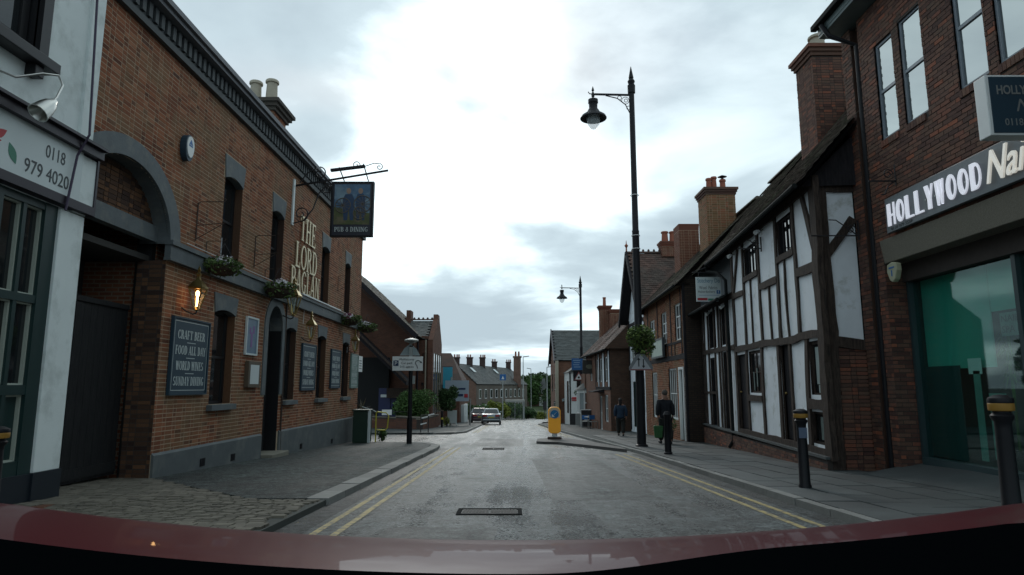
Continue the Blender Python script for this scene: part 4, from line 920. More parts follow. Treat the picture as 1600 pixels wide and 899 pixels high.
# ============================================================ TIMBER FRAMED HOUSE (right)
TW = Wall((6.1, 12.8), (7.2, 25)).face(-1, 0)
th = thing('timber_framed_house', 'old black and white timber framed house with sagging tiled roof', 'house', (6.1, 12.8, gz(12.8)))
TU = 11.75; EZ = 5.3
uwin = [(1.36, 2.44, 4.14, 4.98), (4.16, 5.46, 4.16, 4.95)]
gwin = [(.12, .84, .92, 2.02), (.12, 1.0, -.05, .6), (4.4, 5.5, .92, 2.05)]
gdoor = [(2.05, 2.72, -.12, 2.08), (5.85, 6.8, -.12, 2.03), (7.98, 8.6, -.3, 2.2), (9.75, 10.6, -.3, 2.1), (7.98, 8.6, 2.42, 3.7), (9.5, 10.6, 2.42, 3.7)]
hT = [rect(*q) for q in uwin + gwin + gdoor]
part(th, 'infill', mortar(TW, 0, TU, -.3, 3.9, hT, -.01), 'tudor_white')
part(th, 'infill', mortar(TW, 0, 7.1, 3.9, EZ + .1, hT, -.0101), 'tudor_white')
mb = MB(); TW.box(mb, .5, TU - .01, -1.3, EZ, -6.5, -.4); TW.box(mb, TU - .2, TU - .01, -1.3, 3.9, -.4, -.02); part(th, 'body', mb, 'dark')
mb = MB(); TW.box(mb, 7.1, TU, 3.9, EZ + .2, -.6, -.35); TW.box(mb, 7.08, 7.12, 3.9, EZ + .2, -.36, -.02); TW.box(mb, 11.7, 11.9, 3.9, EZ + .1, -.36, .0); part(th, 'weatherboarding', mb, mat('grey_boards', (.10, .115, .125), .8, .2, 4))
rnd = random.Random(21)
def beam(pts, w, o=.03, m='timber', nm='beam', par=th, W=TW, wob=.025, dep=.06):
    "a hewn timber along points (u,z): width w varies a little, edges uneven"
    P = []; 
    for i in range(len(pts) - 1):
        a, b = Vector(pts[i]), Vector(pts[i + 1]); n = max(1, round((b - a).length / .35))
        for k in range(n): P.append(a + (b - a) * k / n)
    P.append(Vector(pts[-1])); mb = MB(); prev = None
    for i, p in enumerate(P):
        d = (P[min(i + 1, len(P) - 1)] - P[max(i - 1, 0)]).normalized(); q = Vector((-d.y, d.x)); j = Vector((rnd.uniform(-wob, wob), rnd.uniform(-wob, wob))) * .5
        e = w / 2 * (1 + rnd.uniform(-.12, .12)); a, b = p - q * e + j, p + q * e + j; oo = o + rnd.uniform(-.004, .004)
        ring = [W.p(a.x, a.y, -dep), W.p(b.x, b.y, -dep), W.p(b.x, b.y, oo), W.p(a.x, a.y, oo)]
        bi = len(mb.v); mb.v += ring
        if prev is not None:
            for k in range(4): mb.f.append((prev + k, prev + (k + 1) % 4, bi + (k + 1) % 4, bi + k))
        else: mb.f.append((bi + 3, bi + 2, bi + 1, bi))
        prev = bi
    mb.f.append((prev, prev + 1, prev + 2, prev + 3)); part(par, nm, mb, m)
beam([(.0, -.3), (.02, 1.2), (-.02, 2.3), (.03, 3.3), (-.05, 4.2), (-.02, EZ)], .30, .055, nm='corner_post')
for pts, w in (([(1.25, 2.15), (1.22, 3.4), (1.26, EZ)], .13), ([(2.55, 2.15), (2.53, 3.4), (2.5, EZ)], .14), ([(4.02, 2.15), (4.05, 3.4), (4.02, EZ)], .13), ([(5.6, 2.15), (5.58, 3.6), (5.52, EZ)], .14), ([(6.85, -.3), (6.85, 2.2), (6.82, 3.2), (6.85, EZ)], .2),
               ([(1.93, 2.15), (2.0, 2.9), (1.97, 4.1)], .055), ([(.55, 2.15), (.6, 2.6), (.5, 3.45)], .0), ([(4.87, 2.15), (4.9, 3.2), (4.86, 4.1)], .055), ([(3.2, 2.15), (3.25, 2.8), (3.22, 3.6)], .06),
               ([(1.0, -.1), (.98, 1.0), (.88, 2.1)], .16), ([(1.98, -.1), (1.96, 2.1)], .12), ([(2.82, -.1), (2.8, 2.1)], .16), ([(4.2, -.1), (4.22, 1.0), (4.16, 2.1)], .16), ([(5.68, -.1), (5.66, 2.1)], .15)):
    if w: beam(pts, w, .035)
beam([(.05, 2.13), (.9, 2.18), (1.8, 2.12), (3.0, 2.16), (4.1, 2.2), (5.4, 2.18), (6.85, 2.2)], .17, .05); beam([(.12, 3.5), (1.22, 3.55)], .19, .045); beam([(2.55, 3.62), (4.0, 3.66)], .16, .045); beam([(5.6, 3.76), (6.82, 3.78)], .14, .045)
beam([(1.3, 4.06), (2.5, 4.06)], .16, .05); beam([(4.08, 4.08), (5.55, 4.08)], .15, .05); beam([(.0, -.16), (2.0, -.17), (4.5, -.16), (6.9, -.17)], .14, .05, nm='sill_beam'); beam([(-.1, EZ - .1), (7.0, EZ - .06)], .2, .05, nm='wall_plate')
beam([(.62, EZ - .1), (.35, 4.5), (.05, 3.7)], .15, .045, nm='brace'); beam([(6.0, EZ - .1), (6.3, 4.6), (6.75, 3.85)], .1, .045, nm='brace')
beam([(.1, .74), (1.0, .76)], .2, .05); beam([(4.25, .8), (5.65, .8)], .16, .05)
for x in (7.88, 8.68, 9.05, 9.66, 10.68, 11.35, 11.68): beam([(x, -.3), (x + .02, 2.2), (x, 3.9)], .13 if x < 11 else .1, .035)
beam([(6.9, 2.28), (9.2, 2.32), (11.7, 2.34)], .15, .05); beam([(6.9, 3.86), (11.75, 3.9)], .16, .05); beam([(9.66, .88), (11.68, .9)], .08, .04); beam([(6.9, -.3), (11.75, -.32)], .12, .05, nm='sill_beam')
for q in uwin: window(th, TW, *q, .05, 'black_timber', 'glass', 3, 0, .05, .018)
window(th, TW, *gwin[0], .05, 'timber', 'glass', 0, 0, .06); window(th, TW, *gwin[1], .06, 'timber', 'glass', 0, 0, .05); window(th, TW, *gwin[2], .05, 'timber', 'glass', 1, 1, .06, .012)
for q in (gdoor[2], gdoor[3], gdoor[4], gdoor[5]): window(th, TW, *q, .06, 'black_timber', 'glass', 0, 0, .06)
for q in gdoor[:2]:
    mb = MB(); a, b, c, e = q
    TW.box(mb, a, b, c, e, -.14, -.09)
    d = part(th, 'door', mb, 'black_timber')
    for k in range(4):
        mb = MB(); w = (b - a - .1) / 4; TW.box(mb, a + .05 + w * k, a + .045 + w * (k + 1), c + .05, e - .05, -.09, -.075); part(d, 'plank', mb, 'black_timber')
    mb = MB(); mb.ball(TW.p(b - .12, .95, -.05), .03); part(d, 'handle', mb, 'brass')
mb = MB(); TW.box(mb, .3, .62, 1.15, 1.9, -.06, -.052); TW.box(mb, .33, .55, .98, 1.14, -.06, -.053); part(th, 'window_notice', mb, mat('notice', (.32, .38, .37), .7))
mb = MB(); 
for q in ((.2, .6, .05, .5, -.07, -.062), (4.9, 5.0, 1.1, 1.6, -.06, -.052), (5.2, 5.3, 1.0, 1.5, -.06, -.052)): mb = MB(); TW.box(mb, *q); part(th, 'window_display', mb, mat('display', (.12, .16, .15), .7, .5, 12))
# brick plinth
hb_ = []
pl = MB(); pl.hexa([TW.p(-.05, gz(12.8) - .3, -.1), TW.p(TU, gz(24.5) - .3, -.1), TW.p(TU, gz(24.5) - .3, .1), TW.p(-.05, gz(12.8) - .3, .1), TW.p(-.05, -.27, -.1), TW.p(TU, -.4, -.1), TW.p(TU, -.4, .1), TW.p(-.05, -.27, .1)])
part(th, 'plinth', pl, 'holly_mortar')
BP = Wall(TW.p(-.05, 0, .1)[:2], TW.p(TU, 0, .1)[:2]).face(-1, 0)
bricks(BP, 0, TU, -.95, -.30, [], th, brickmat('plinth_brick', [(0, (.10, .06, .045)), (.5, (.15, .085, .06)), (1, (.2, .12, .085))]).name if False else 'holly_brick', one=80, bond='stretcher')
mb = MB(); TW.box(mb, -.08, TU, -.27, -.22, -.1, .14); part(th, 'plinth_ledge', mb, 'flag')
# side wall towards the camera
SWL = Wall((6.1, 12.8), (6.9, 12.8)).face(0, -1)
mb = MB(); SWL.quad(mb, 0, .8, 2.0, EZ - .05, -.01); part(th, 'infill', mb, 'tudor_white')
bricks(SWL, .05, .82, -.5, 1.9, [], th, 'holly_brick', one=60); mb = MB(); SWL.quad(mb, 0, .8, -.7, 2.0, -.012); part(th, 'side_wall', mb, 'holly_mortar')
beam([(.1, -.5), (.12, 1.5), (.16, 2.5), (.12, 3.5), (.1, EZ)], .24, .06, par=th, W=SWL, nm='corner_post'); beam([(.2, 3.7), (.75, 4.45)], .17, .04, par=th, W=SWL, nm='brace'); beam([(.2, 1.98), (.82, 1.9)], .2, .05, par=th, W=SWL); beam([(.1, 5.12), (.8, 5.1)], .24, .05, par=th, W=SWL)
# roofs of real tiles
def tiles(parent, A, B, up, rows, m='tile', tw=.17, gauge=.11, nm='tile_courses', sag=.05, seed=1, th_=.016, bumpy=.012):
    "A,B ends of the eave (3D); up = vector from eave to ridge"
    A, B, up = Vector(A), Vector(B), Vector(up); L = (B - A).length; t = (B - A) / L; ul = up.length; u = up / ul; n = t.cross(u); n = n if n.z > 0 else -n
    rnd = random.Random(seed); mb = MB(); cols = int(L / tw); R_ = min(rows, int(ul / gauge))
    ph = [rnd.uniform(0, 6.28) for _ in range(4)]
    for r in range(R_):
        for c in range(cols):
            x = (c + (.5 if r % 2 else 0)) * tw; s = r * gauge
            h = sag * (math.sin(x * .7 + ph[0]) * .5 + math.sin(x * 1.9 + s * .6 + ph[1]) * .35 + math.sin(s * 1.5 + ph[2]) * .3) + rnd.uniform(0, bumpy)
            p = A + t * x + u * s + n * h; j = rnd.uniform(-.01, .01); w = tw - .006; g2 = gauge * 1.25
            a, b = p + u * j, p + t * w + u * (j + rnd.uniform(-.006, .006)); c_, d_ = b + u * g2 - n * .012, a + u * g2 - n * .012; k = n * th_
            mb.add([a, b, c_ , d_, a + k, b + k, c_ + k * .6, d_ + k * .6], [(4, 5, 6, 7), (0, 1, 5, 4), (1, 2, 6, 5), (3, 0, 4, 7)])
    part(parent, nm, mb, m, kind='stuff')
    mb = MB(); mb.poly(A - n * .06, B - n * .06, B + up - n * .06, A + up - n * .06); mb.poly(A - n * .1, A + up - n * .1, B + up - n * .1, B - n * .1); part(parent, 'roof_deck', mb, 'black_timber')
    return n
def ridge(parent, A, B, n, m='tile', r=.12, ln=.33, nm='ridge_tile'):
    A, B = Vector(A), Vector(B); d = (B - A); L = d.length; d /= L; k = max(1, int(L / ln)); mb = MB(); base = None
    x = Vector((-d.y, d.x, 0)).normalized()
    for i in range(k):
        m1 = MB(); p = A + d * (L * i / k); q = A + d * (L * (i + .97) / k); prof = [(x * math.cos(a) + Vector((0, 0, 1)) * math.sin(a)) * r for a in [math.pi * j / 6 for j in range(7)]]
        m1.add([p + v for v in prof] + [q + v for v in prof] + [p - Vector((0, 0, .05)), q - Vector((0, 0, .05))], [(j, j + 1, 8 + j, 7 + j) for j in range(6)] + [(6, 5, 4, 3, 2, 1, 0), tuple(range(7, 14))])
        part(parent, nm, m1, m)
eA = TW.p(-.32, EZ - .12, .32); eB = TW.p(6.9, EZ - .1, .32); upv = Vector(TW.p(0, 3.55, -3.15)) - Vector(TW.p(0, 0, 0))
n_ = tiles(th, eA, eB, upv, 60, seed=2, sag=.07); ridge(th, Vector(eA) + upv, Vector(eB) + upv, n_)
eA2 = TW.p(6.95, EZ - .1, .30); eB2 = TW.p(11.9, EZ + .02, .30); tiles(th, eA2, eB2, upv * 1.0, 60, seed=3, sag=.06); ridge(th, Vector(eA2) + upv, Vector(eB2) + upv, n_)
mb = MB(); mb.poly(TW.p(-.1, EZ - .2, .25), TW.p(-.1, EZ - .2, -6.4), TW.p(-.1, EZ + 3.0, -3.0)); part(th, 'gable', mb, 'black_timber')
mb = MB(); bs = Vector(TW.p(0, 3.15, -3.15)) - Vector(TW.p(0, 0, 0)); bk = Vector(TW.p(0, 3.1, 3.1)) - Vector(TW.p(0, 0, 0))
mb.poly(Vector(eA) + upv, Vector(eB2) + upv, Vector(eB2) + upv - bk, Vector(eA) + upv - bk); part(th, 'rear_slope', mb, 'tile')
mb = MB(); q0 = Vector(TW.p(-.15, EZ - .2, .40)); mb.tube([q0, TW.p(3, EZ - .22, .42), TW.p(6.8, EZ - .2, .40), TW.p(8.7, EZ - .16, .40)], .055, 8); mb.tube([TW.p(8.7, EZ - .16, .4), TW.p(8.72, EZ - .4, .36), TW.p(8.0, EZ - .55, .2), TW.p(7.4, EZ - .9, .08), TW.p(7.35, 2.0, .08), TW.p(7.38, .4, .08), TW.p(7.4, -.5, .08), TW.p(7.45, -.72, .2)], .05, 8); part(th, 'gutter', mb, 'gutter', smooth=True)
mb = MB(); mb.poly(TW.p(6.9, 3.98, .02), TW.p(11.8, 4.0, .02), TW.p(11.8, 3.84, .42), TW.p(6.9, 3.8, .42)); mb.poly(TW.p(6.9, 3.95, .02), TW.p(6.9, 3.77, .42), TW.p(11.8, 3.81, .42), TW.p(11.8, 3.96, .02)); part(th, 'pent_roof', mb, 'lead')
mb = MB(); mb.tube([TW.p(6.9, 3.74, .47), TW.p(11.9, 3.78, .47)], .055, 8); part(th, 'lower_gutter', mb, 'gutter')
for u, z in ((3.4, EZ - .28), (6.3, EZ - .32), (7.6, 3.62), (9.8, 3.64)):
    t = thing('floodlight', {3.4: 'small white spotlight under the eave between the two upper timbered windows', 6.3: 'small white spotlight under the eave near the drainpipe', 7.6: 'small white spotlight under the lower gutter beside the hanging shop sign', 9.8: 'small white spotlight at the far end of the lower gutter'}[u], 'light', TW.p(u, z, .12), 'spotlights on the timber framed house'); mb = MB(); mb.tube([(0, 0, 0), (-.05, -.02, -.02), (-.13, -.06, -.07)], [.03, .045, .06], 8); part(t, 'housing', mb, 'white', world=False); mb = MB(); mb.tube([(0, 0, 0), (.1, 0, .03)], .012, 5); part(t, 'arm', mb, 'iron', world=False)
# iron brackets and the hanging shop sign
def wallbracket(loc, L, label, m='iron', h=.45):
    t = thing('sign_bracket', label, 'bracket', loc); mb = MB(); mb.bar((0, 0, 0), (-L, 0, 0), .02, .025); mb.tube([(-.02, 0, .0), (-.15, 0, h * .25), (-L * .45, 0, h * .7), (-L * .6, 0, h * .72)][::1], .012, 5)
    mb.tube([(-.14 + .09 * math.cos(a) * (1 - a / 12), 0, .13 + .1 * math.sin(a) * (1 - a / 12)) for a in [k * .5 for k in range(18)]], .010, 5); mb.bar((0, 0, -.08), (0, 0, .3), .03, .03); part(t, 'ironwork', mb, m, world=False); return t
wallbracket((6.85, 12.6, 4.05), .95, 'empty scrolled iron bracket on the corner of the timber framed house'); wallbracket(TW.p(3.6, 4.6, .04), .6, 'iron bracket between the two upper windows of the timber framed house', h=.3)
t = thing('shop_sign', 'white hanging sign lettered Stitchery Do, wool and fabrics', 'sign', TW.p(8.9, 4.8, .5)); Y_ = 21.4; x0, x1, z0, z1 = 6.10, 6.93, 3.88, 4.70
mb = MB(); mb.box(x0, x1, Y_ - .02, Y_ + .02, z0, z1); bd = part(t, 'board', mb, 'offwhite', bevel=.006)
mb = MB(); mb.bar((6.98, Y_, 4.86), (6.0, Y_, 4.86), .025, .03); mb.tube([(6.95, Y_, 5.2), (6.05, Y_, 4.88)], .01, 4)
for x in (6.2, 6.8): mb.bar((x, Y_, 4.86), (x, Y_, 4.7), .012, .012)
part(t, 'ironwork', mb, 'iron'); tl = mat('teal_print', (.06, .22, .32), .5)
text(bd, 'Stitchery Do', (x0 + .05, Y_ - .021, 4.47), (1, 0, 0), (0, 0, 1), .74, .18, tl, .002); text(bd, 'Wool  Fabrics', (x0 + .1, Y_ - .021, 4.29), (1, 0, 0), (0, 0, 1), .6, .11, 'grey_print', .002); text(bd, 'Haberdashery', (x0 + .06, Y_ - .021, 4.15), (1, 0, 0), (0, 0, 1), .56, .1, 'grey_print', .002)
mb = MB(); mb.box(x1 - .16, x1 - .04, Y_ - .024, Y_ - .02, 4.14, 4.26); mb.box(x0 + .08, x1 - .08, Y_ - .023, Y_ - .02, 4.085, 4.095); part(bd, 'badge', mb, 'blue_sign'); text(bd, 'f', (x1 - .12, Y_ - .025, 4.15), (1, 0, 0), (0, 0, 1), .045, .1, 'white', .002)
mb = MB(); mb.box(x0 + .03, x0 + .36, Y_ - .023, Y_ - .02, 3.92, 4.0); part(bd, 'print', mb, 'red_sign'); mb = MB(); mb.box(x0 + .38, x1 - .04, Y_ - .0235, Y_ - .02, 3.91, 3.98); part(bd, 'print', mb, 'emblem_green')
# chimneys of the row
chimney(8.62, 17.2, .84, 1.0, 6.6, 10.35, 'tall brown brick chimney beside the modern brick building with one square buff pot', [(.0, 0, .55, 0)], m='holly_brick', cap=.1, potm='creampot', pr=.22, mort='holly_mortar')
mb = brickmat('chimney_brick', [(0, (.16, .09, .045)), (.5, (.24, .14, .07)), (1, (.3, .11, .06))])
chimney(8.72, 27.0, 1.2, 1.2, 6.0, 9.35, 'broad yellow brown brick chimney with four clay pots', [(-.32, -.1, .55, 0), (-.1, -.1, .62, 0), (.28, -.1, .5, 1), (.36, .2, .6, 1)], m='chimney_brick', cap=.08, capm='holly_brick', pr=.12)
redb = brickmat('red_brick', [(0, (.15, .055, .035)), (.5, (.20, .075, .05)), (1, (.16, .07, .05))])
chimney(8.25, 30.2, .92, 1.0, 5.8, 8.62, 'plain red brick chimney stack without pots', [], m='red_brick', cap=.01)

# ============================================================ MODERN BRICK SHOP (near right)
HW = Wall((6.9, 12.75), (6.9, 1.0)).face(-1, 0)
hl = thing('nail_salon', 'modern dark brick building with tall upper windows and recessed shopfront', 'shop', (6.9, 9, -.3))
U = lambda y: 12.75 - y
hwin = [(U(11.62), U(11.06), 5.62, 7.5), (U(10.86), U(10.24), 5.62, 7.55), (U(9.48), U(8.86), 5.60, 7.6), (U(8.66), U(7.9), 5.60, 7.6), (U(6.9), U(6.2), 5.6, 7.6)]
hH = [rect(*q) for q in hwin] + [rect(.86, 12, -1, 3.78), rect(.34, .62, -1, 8.7)]
part(hl, 'wall', mortar(HW, 0, 11.75, -.6, 8.35, hH), 'holly_mortar')
mb = MB(); HW.box(mb, .3, .66, -.6, 8.35, -.14, -.12); mb.poly(HW.p(.34, -.6, 0), HW.p(.34, 8.3, 0), HW.p(.34, 8.3, -.13), HW.p(.34, -.6, -.13)); mb.poly(HW.p(.62, -.6, 0), HW.p(.62, 8.3, 0), HW.p(.62, 8.3, -.13), HW.p(.62, -.6, -.13)); part(hl, 'recess', mb, 'jamb_brick')
bricks(HW, 0, 11.75, -.55, 8.33, hH + [rect(q[0] - .0, q[1] + .0, q[2] - .13, q[2]) for q in hwin], hl, 'holly_brick', bond='stretcher', one=300)
mb = MB(); HW.box(mb, 0, 11.7, 3.0, 8.3, -6, -.3); HW.box(mb, 0, .3, -.6, 8.3, -6, -.004); HW.box(mb, .31, .8, -.6, 3.1, -6, -.2); part(hl, 'body', mb, 'holly_mortar')
RW = Wall((6.9, 11.89), (7.35, 11.89)).face(0, -1); mb = MB(); RW.quad(mb, 0, .45, -.4, 3.4, 0); part(hl, 'return_wall', mb, 'holly_mortar'); bricks(RW, 0, .45, -.32, 3.36, [], hl, 'holly_brick', bond='stretcher', one=80)
for a, b, c, d in hwin:
    w = window(hl, HW, a, b, c, d, .03, mat('grey_frame', (.20, .235, .27), .4, .1, 5), 'sky_glass', 0, 1, .05, .028)
    for k in range(int((b - a) / .078)):
        mb = MB(); HW.box(mb, a + k * .078 + .004, a + (k + 1) * .078 - .006, c - .13, c - .01, -.1, .03); part(hl, 'sill_brick', mb, 'holly_brick')
# eave, gutter, downpipe
mb = MB(); HW.box(mb, -.1, 11.7, 8.36, 8.42, -.3, .42); HW.box(mb, -.1, 11.7, 8.42, 8.62, .40, .43); part(hl, 'soffit', mb, mat('grey_fascia', (.12, .16, .16), .5, .2, 4))
mb = MB(); HW.box(mb, -.16, 11.7, 8.54, 8.66, .43, .56); part(hl, 'gutter', mb, 'gutter', bevel=.02)
mb = MB(); mb.tube([HW.p(.2, 8.5, .5), HW.p(.3, 8.2, .4), HW.p(.48, 7.9, -.04), HW.p(.48, 2, -.04), HW.p(.48, -.4, -.04)], .05, 8); part(hl, 'downpipe', mb, 'black_metal', smooth=True)
tiles(hl, HW.p(-.12, 8.6, .45), HW.p(11, 8.6, .45), Vector((2.2, 0, 1.9)), 30, 'redtile', seed=8, sag=.01, tw=.3, gauge=.2)
# concrete beam
mb = MB(); mb.hexa([HW.p(.9, 3.34, -.8), HW.p(11.7, 3.34, -.8), HW.p(11.7, 3.34, .02), HW.p(.9, 3.34, .02), HW.p(.86, 3.775, -.8), HW.p(11.7, 3.775, -.8), HW.p(11.7, 3.775, .06), HW.p(.86, 3.775, .06)]); part(hl, 'concrete_beam', mb, 'concrete', bevel=.01)
# sign with lit letters
t = thing('salon_fascia_sign', 'long grey fascia sign with illuminated white HOLLYWOOD letters', 'sign', HW.p(3, 4, .1)); mb = MB(); HW.box(mb, U(11.5), 9.5, 3.83, 4.46, .05, .13); part(t, 'panel', mb, mat('sign_grey', (.12, .138, .15), .4, .05, 3), bevel=.008)
litm = mat('lit_letters', (.85, .85, .9), .4, emit=(.86, .88, 1, .38)); HO = dict(T=.34, t=.09, sf=0, sh=0.02); rt = HW.right(); u0 = U(11.38); u1 = U(8.98)
_o = serif
def deco(parent, s, ua, ub, z, h, m):
    "condensed letters, heavy on the left stroke"
    n = len(s); cw = (ub - ua) / n; k = cw * .8; nv = Vector(HW.p(0, 0, 1)) - Vector(HW.p(0, 0, 0))
    def box_(mb, a, b, c, d): HW.box(mb, a, b, c, d, .15, .175)
    for i, ch in enumerate(s):
        mb = MB(); a = ua + cw * i; b = a + k; z1 = z + h; tk = k * .40; tn = k * .15
        if ch == 'H': box_(mb, a, a + tk, z, z1); box_(mb, b - tn, b, z, z1); box_(mb, a + tk, b - tn, z + h * .42, z + h * .5)
        elif ch in 'OD':
            c = (a + b) / 2; N_ = 18
            for q in range(N_):
                A0, A1 = 2 * math.pi * q / N_, 2 * math.pi * (q + 1) / N_
                def P(A, inner):
                    rx, rz = k / 2, h / 2; x, y = math.cos(A), math.sin(A)
                    if ch == 'D' and x < 0: y = math.copysign(1, y) if abs(y) > .05 else y; 
                    if inner: return (c + k * .12 + x * k * .25, z + h / 2 + y * h * .36)
                    return (c + x * rx, z + h / 2 + y * rz)
                q4 = [P(A0, 0), P(A1, 0), P(A1, 1), P(A0, 1)]
                mb.prism([HW.p(x, y, .15) for x, y in q4], nv * .025)
        elif ch == 'L': box_(mb, a, a + tk, z, z1); box_(mb, a + tk, b, z, z + h * .08)
        elif ch == 'Y':
            mb.prism([HW.p(x, y, .15) for x, y in ((a, z1), (a + tk, z1), (a + k * .72, z + h * .42), (a + k * .72, z), (a + k * .34, z), (a + k * .34, z + h * .42))], nv * .025); mb.prism([HW.p(x, y, .151) for x, y in ((b - tn, z1), (b, z1), (a + k * .72, z + h * .4), (a + k * .6, z + h * .46))], nv * .025)
        elif ch == 'W':
            for x, w in ((0, .3), (.42, .3)):
                mb.prism([HW.p(*p, .15) for p in ((a + x * k, z1), (a + (x + w) * k, z1), (a + (x + w + .06) * k, z), (a + (x + .2) * k, z))], nv * .025)
                mb.prism([HW.p(*p, .151) for p in ((a + (x + w + .16) * k, z1), (a + (x + w + .24) * k, z1), (a + (x + w + .06) * k, z), (a + (x + w - .02) * k, z))], nv * .025)
        part(parent, 'letter', mb, m)
deco(t, 'HOLLYWOOD', u0, u1, 3.93, .40, litm)
gl = mat('lit_gold_letters', (.85, .83, .76), .35, emit=(1, .95, .85, .28)); text(t, 'Nails', HW.p(U(8.92), 3.93, .15), rt, (0, 0, 1), 1.0, .46, gl, .03, shear=.35, name='letter')
text(t, '0118 979 5559', HW.p(u0 + .02, 3.855, .131), rt, (0, 0, 1), .62, .055, 'black', .003)
mb = MB()
for k in range(9): HW.box(mb, u0 + .1 + k * .235, u0 + .13 + k * .235, 4.1, 4.13, .13, .15)
part(t, 'letter_fixings', mb, 'steel')
t = thing('projecting_sign', 'navy projecting salon sign with white edge at the right side of the view', 'sign', (6.5, 8, 4)); mb = MB(); mb.box(5.82, 6.86, 7.56, 7.76, 4.12, 4.90); b_ = part(t, 'box', mb, 'white', bevel=.01)
mb = MB(); mb.box(5.86, 6.83, 7.55, 7.56, 4.15, 4.87); f_ = part(t, 'face', mb, 'navy'); text(f_, 'HOLLYWOOD', (5.94, 7.549, 4.64), (1, 0, 0), (0, 0, 1), .75, .12, 'steel', .004, bold=.02); text(f_, 'Nails', (6.16, 7.549, 4.42), (1, 0, 0), (0, 0, 1), .45, .16, 'steel', .004, shear=.3); text(f_, '0118 979 5559', (6.0, 7.549, 4.24), (1, 0, 0), (0, 0, 1), .68, .09, 'steel', .004)
wallbracket((6.9, 11.3, 4.75), .5, 'small scrolled iron bracket above the salon sign', h=-.35)
t = thing('burglar_alarm', 'pale shield shaped alarm box under the concrete beam', 'alarm box', (6.88, 11.6, 3.1)); mb = MB(); sh_ = [(0, .17), (.14, .13), (.15, 0), (.08, -.15), (0, -.2), (-.08, -.15), (-.15, 0), (-.14, .13)]
mb.prism([(6.79, 11.5 + a, 3.14 + z) for a, z in sh_], (.1, 0, 0)); part(t, 'case', mb, mat('alarm_cream', (.38, .38, .26), .5), bevel=.015); mb = MB(); mb.box(6.785, 6.79, 11.42, 11.58, 3.19, 3.22); mb.box(6.785, 6.79, 11.485, 11.515, 3.05, 3.16); part(t, 'print', mb, 'blue_sign')
# shopfront
SF = Wall((7.3, 11.85), (7.3, 2)).face(-1, 0)
mb = MB(); SF.box(mb, 0, 9, 3.26, 3.34, -.1, .06); SF.box(mb, 0, .07, -.22, 3.26, -.1, .06); SF.box(mb, .07, 9, -.26, -.12, -.1, .1)
SF.box(mb, 2.52, 2.60, -.12, 3.26, -.1, .05); SF.box(mb, 5, 5.08, -.12, 3.26, -.1, .05); part(hl, 'shopfront_frame', mb, mat('shopfront_grey', (.03, .055, .06), .4))
for a, b in ((.07, 2.52), (2.6, 5), (5.08, 9)): mb = MB(); SF.box(mb, a, b, -.12, 3.26, -.03, -.02); part(hl, 'shop_window', mb, 'shopglass')
mb = MB(); SF.box(mb, 0, 9, -.3, 3.4, -2.6, -2.5); SF.box(mb, 0, .02, -.3, 3.3, -2.5, -.1); SF.box(mb, 0, 9, -.3, -.2, -2.5, -.1); part(hl, 'shop_interior', mb, mat('salon_wall', (.07, .10, .10), .8))
bl = mat('teal_blind', (.10, .44, .36), .75, .22, 1.6, col2=(.13, .36, .32), c2scale=.8)
mb = MB(); SF.box(mb, .1, 1.75, 1.4, 3.24, -.16, -.14); part(hl, 'window_blind', mb, bl); mb = MB(); SF.box(mb, 1.76, 2.5, 2.25, 3.24, -.17, -.15); part(hl, 'window_blind', mb, bl)
bl2 = mat('poster_teal', (.12, .27, .24), .7, .3, 6); 
for q, m in (((1.3, 1.45, -.05, 1.35), bl2), ((1.6, 1.95, .0, 1.0), bl2), ((1.2, 1.5, 1.3, 1.55), 'white'), ((2.0, 2.5, 1.85, 2.2), mat('poster_grey', (.10, .15, .14), .7, .6, 9)), ((.08, 1.0, -.1, 1.45), mat('frosting', (.03, .06, .065), .6))):
    mb = MB(); SF.box(mb, *q, -.1, -.09); part(hl, 'window_poster', mb, m)
text(hl, 'NAILS\nSPA', SF.p(2.03, 1.9, -.085), SF.right(), (0, 0, 1), .42, .26, 'black', .003)
t = thing('potted_palm', 'leafy plant standing inside the salon window', 'plant', (7.55, 9.95, -.2)); mb = MB(); mb.lathe([(.12, 0), (.16, .35), (.13, .35)], n=12); part(t, 'pot', mb, 'black', world=False)
mb = MB(); rnd = random.Random(5)
for k in range(60):
    a = rnd.uniform(0, 6.28); r = rnd.uniform(.15, .34); z = rnd.uniform(1.4, 2.3); c = Vector((0, 0, z)); e = Vector((r * .5 * math.cos(a), r * math.sin(a), z - rnd.uniform(.0, .35))); w = Vector((-math.sin(a), math.cos(a), 0)) * .015; mid = (c + e) / 2 + Vector((0, 0, .07)); mb.add([c, mid + w, e, mid - w], [(0, 1, 2, 3)])
mb.tube([(0, 0, .3), (0, 0, 1.7)], .02, 5); part(t, 'fronds', mb, 'leaf', world=False)
aerial((7.85, 14.3, 8.3), 'tall television aerial on the roof next to the square pot chimney', .9, 2.4, 4, 1.95, .3)

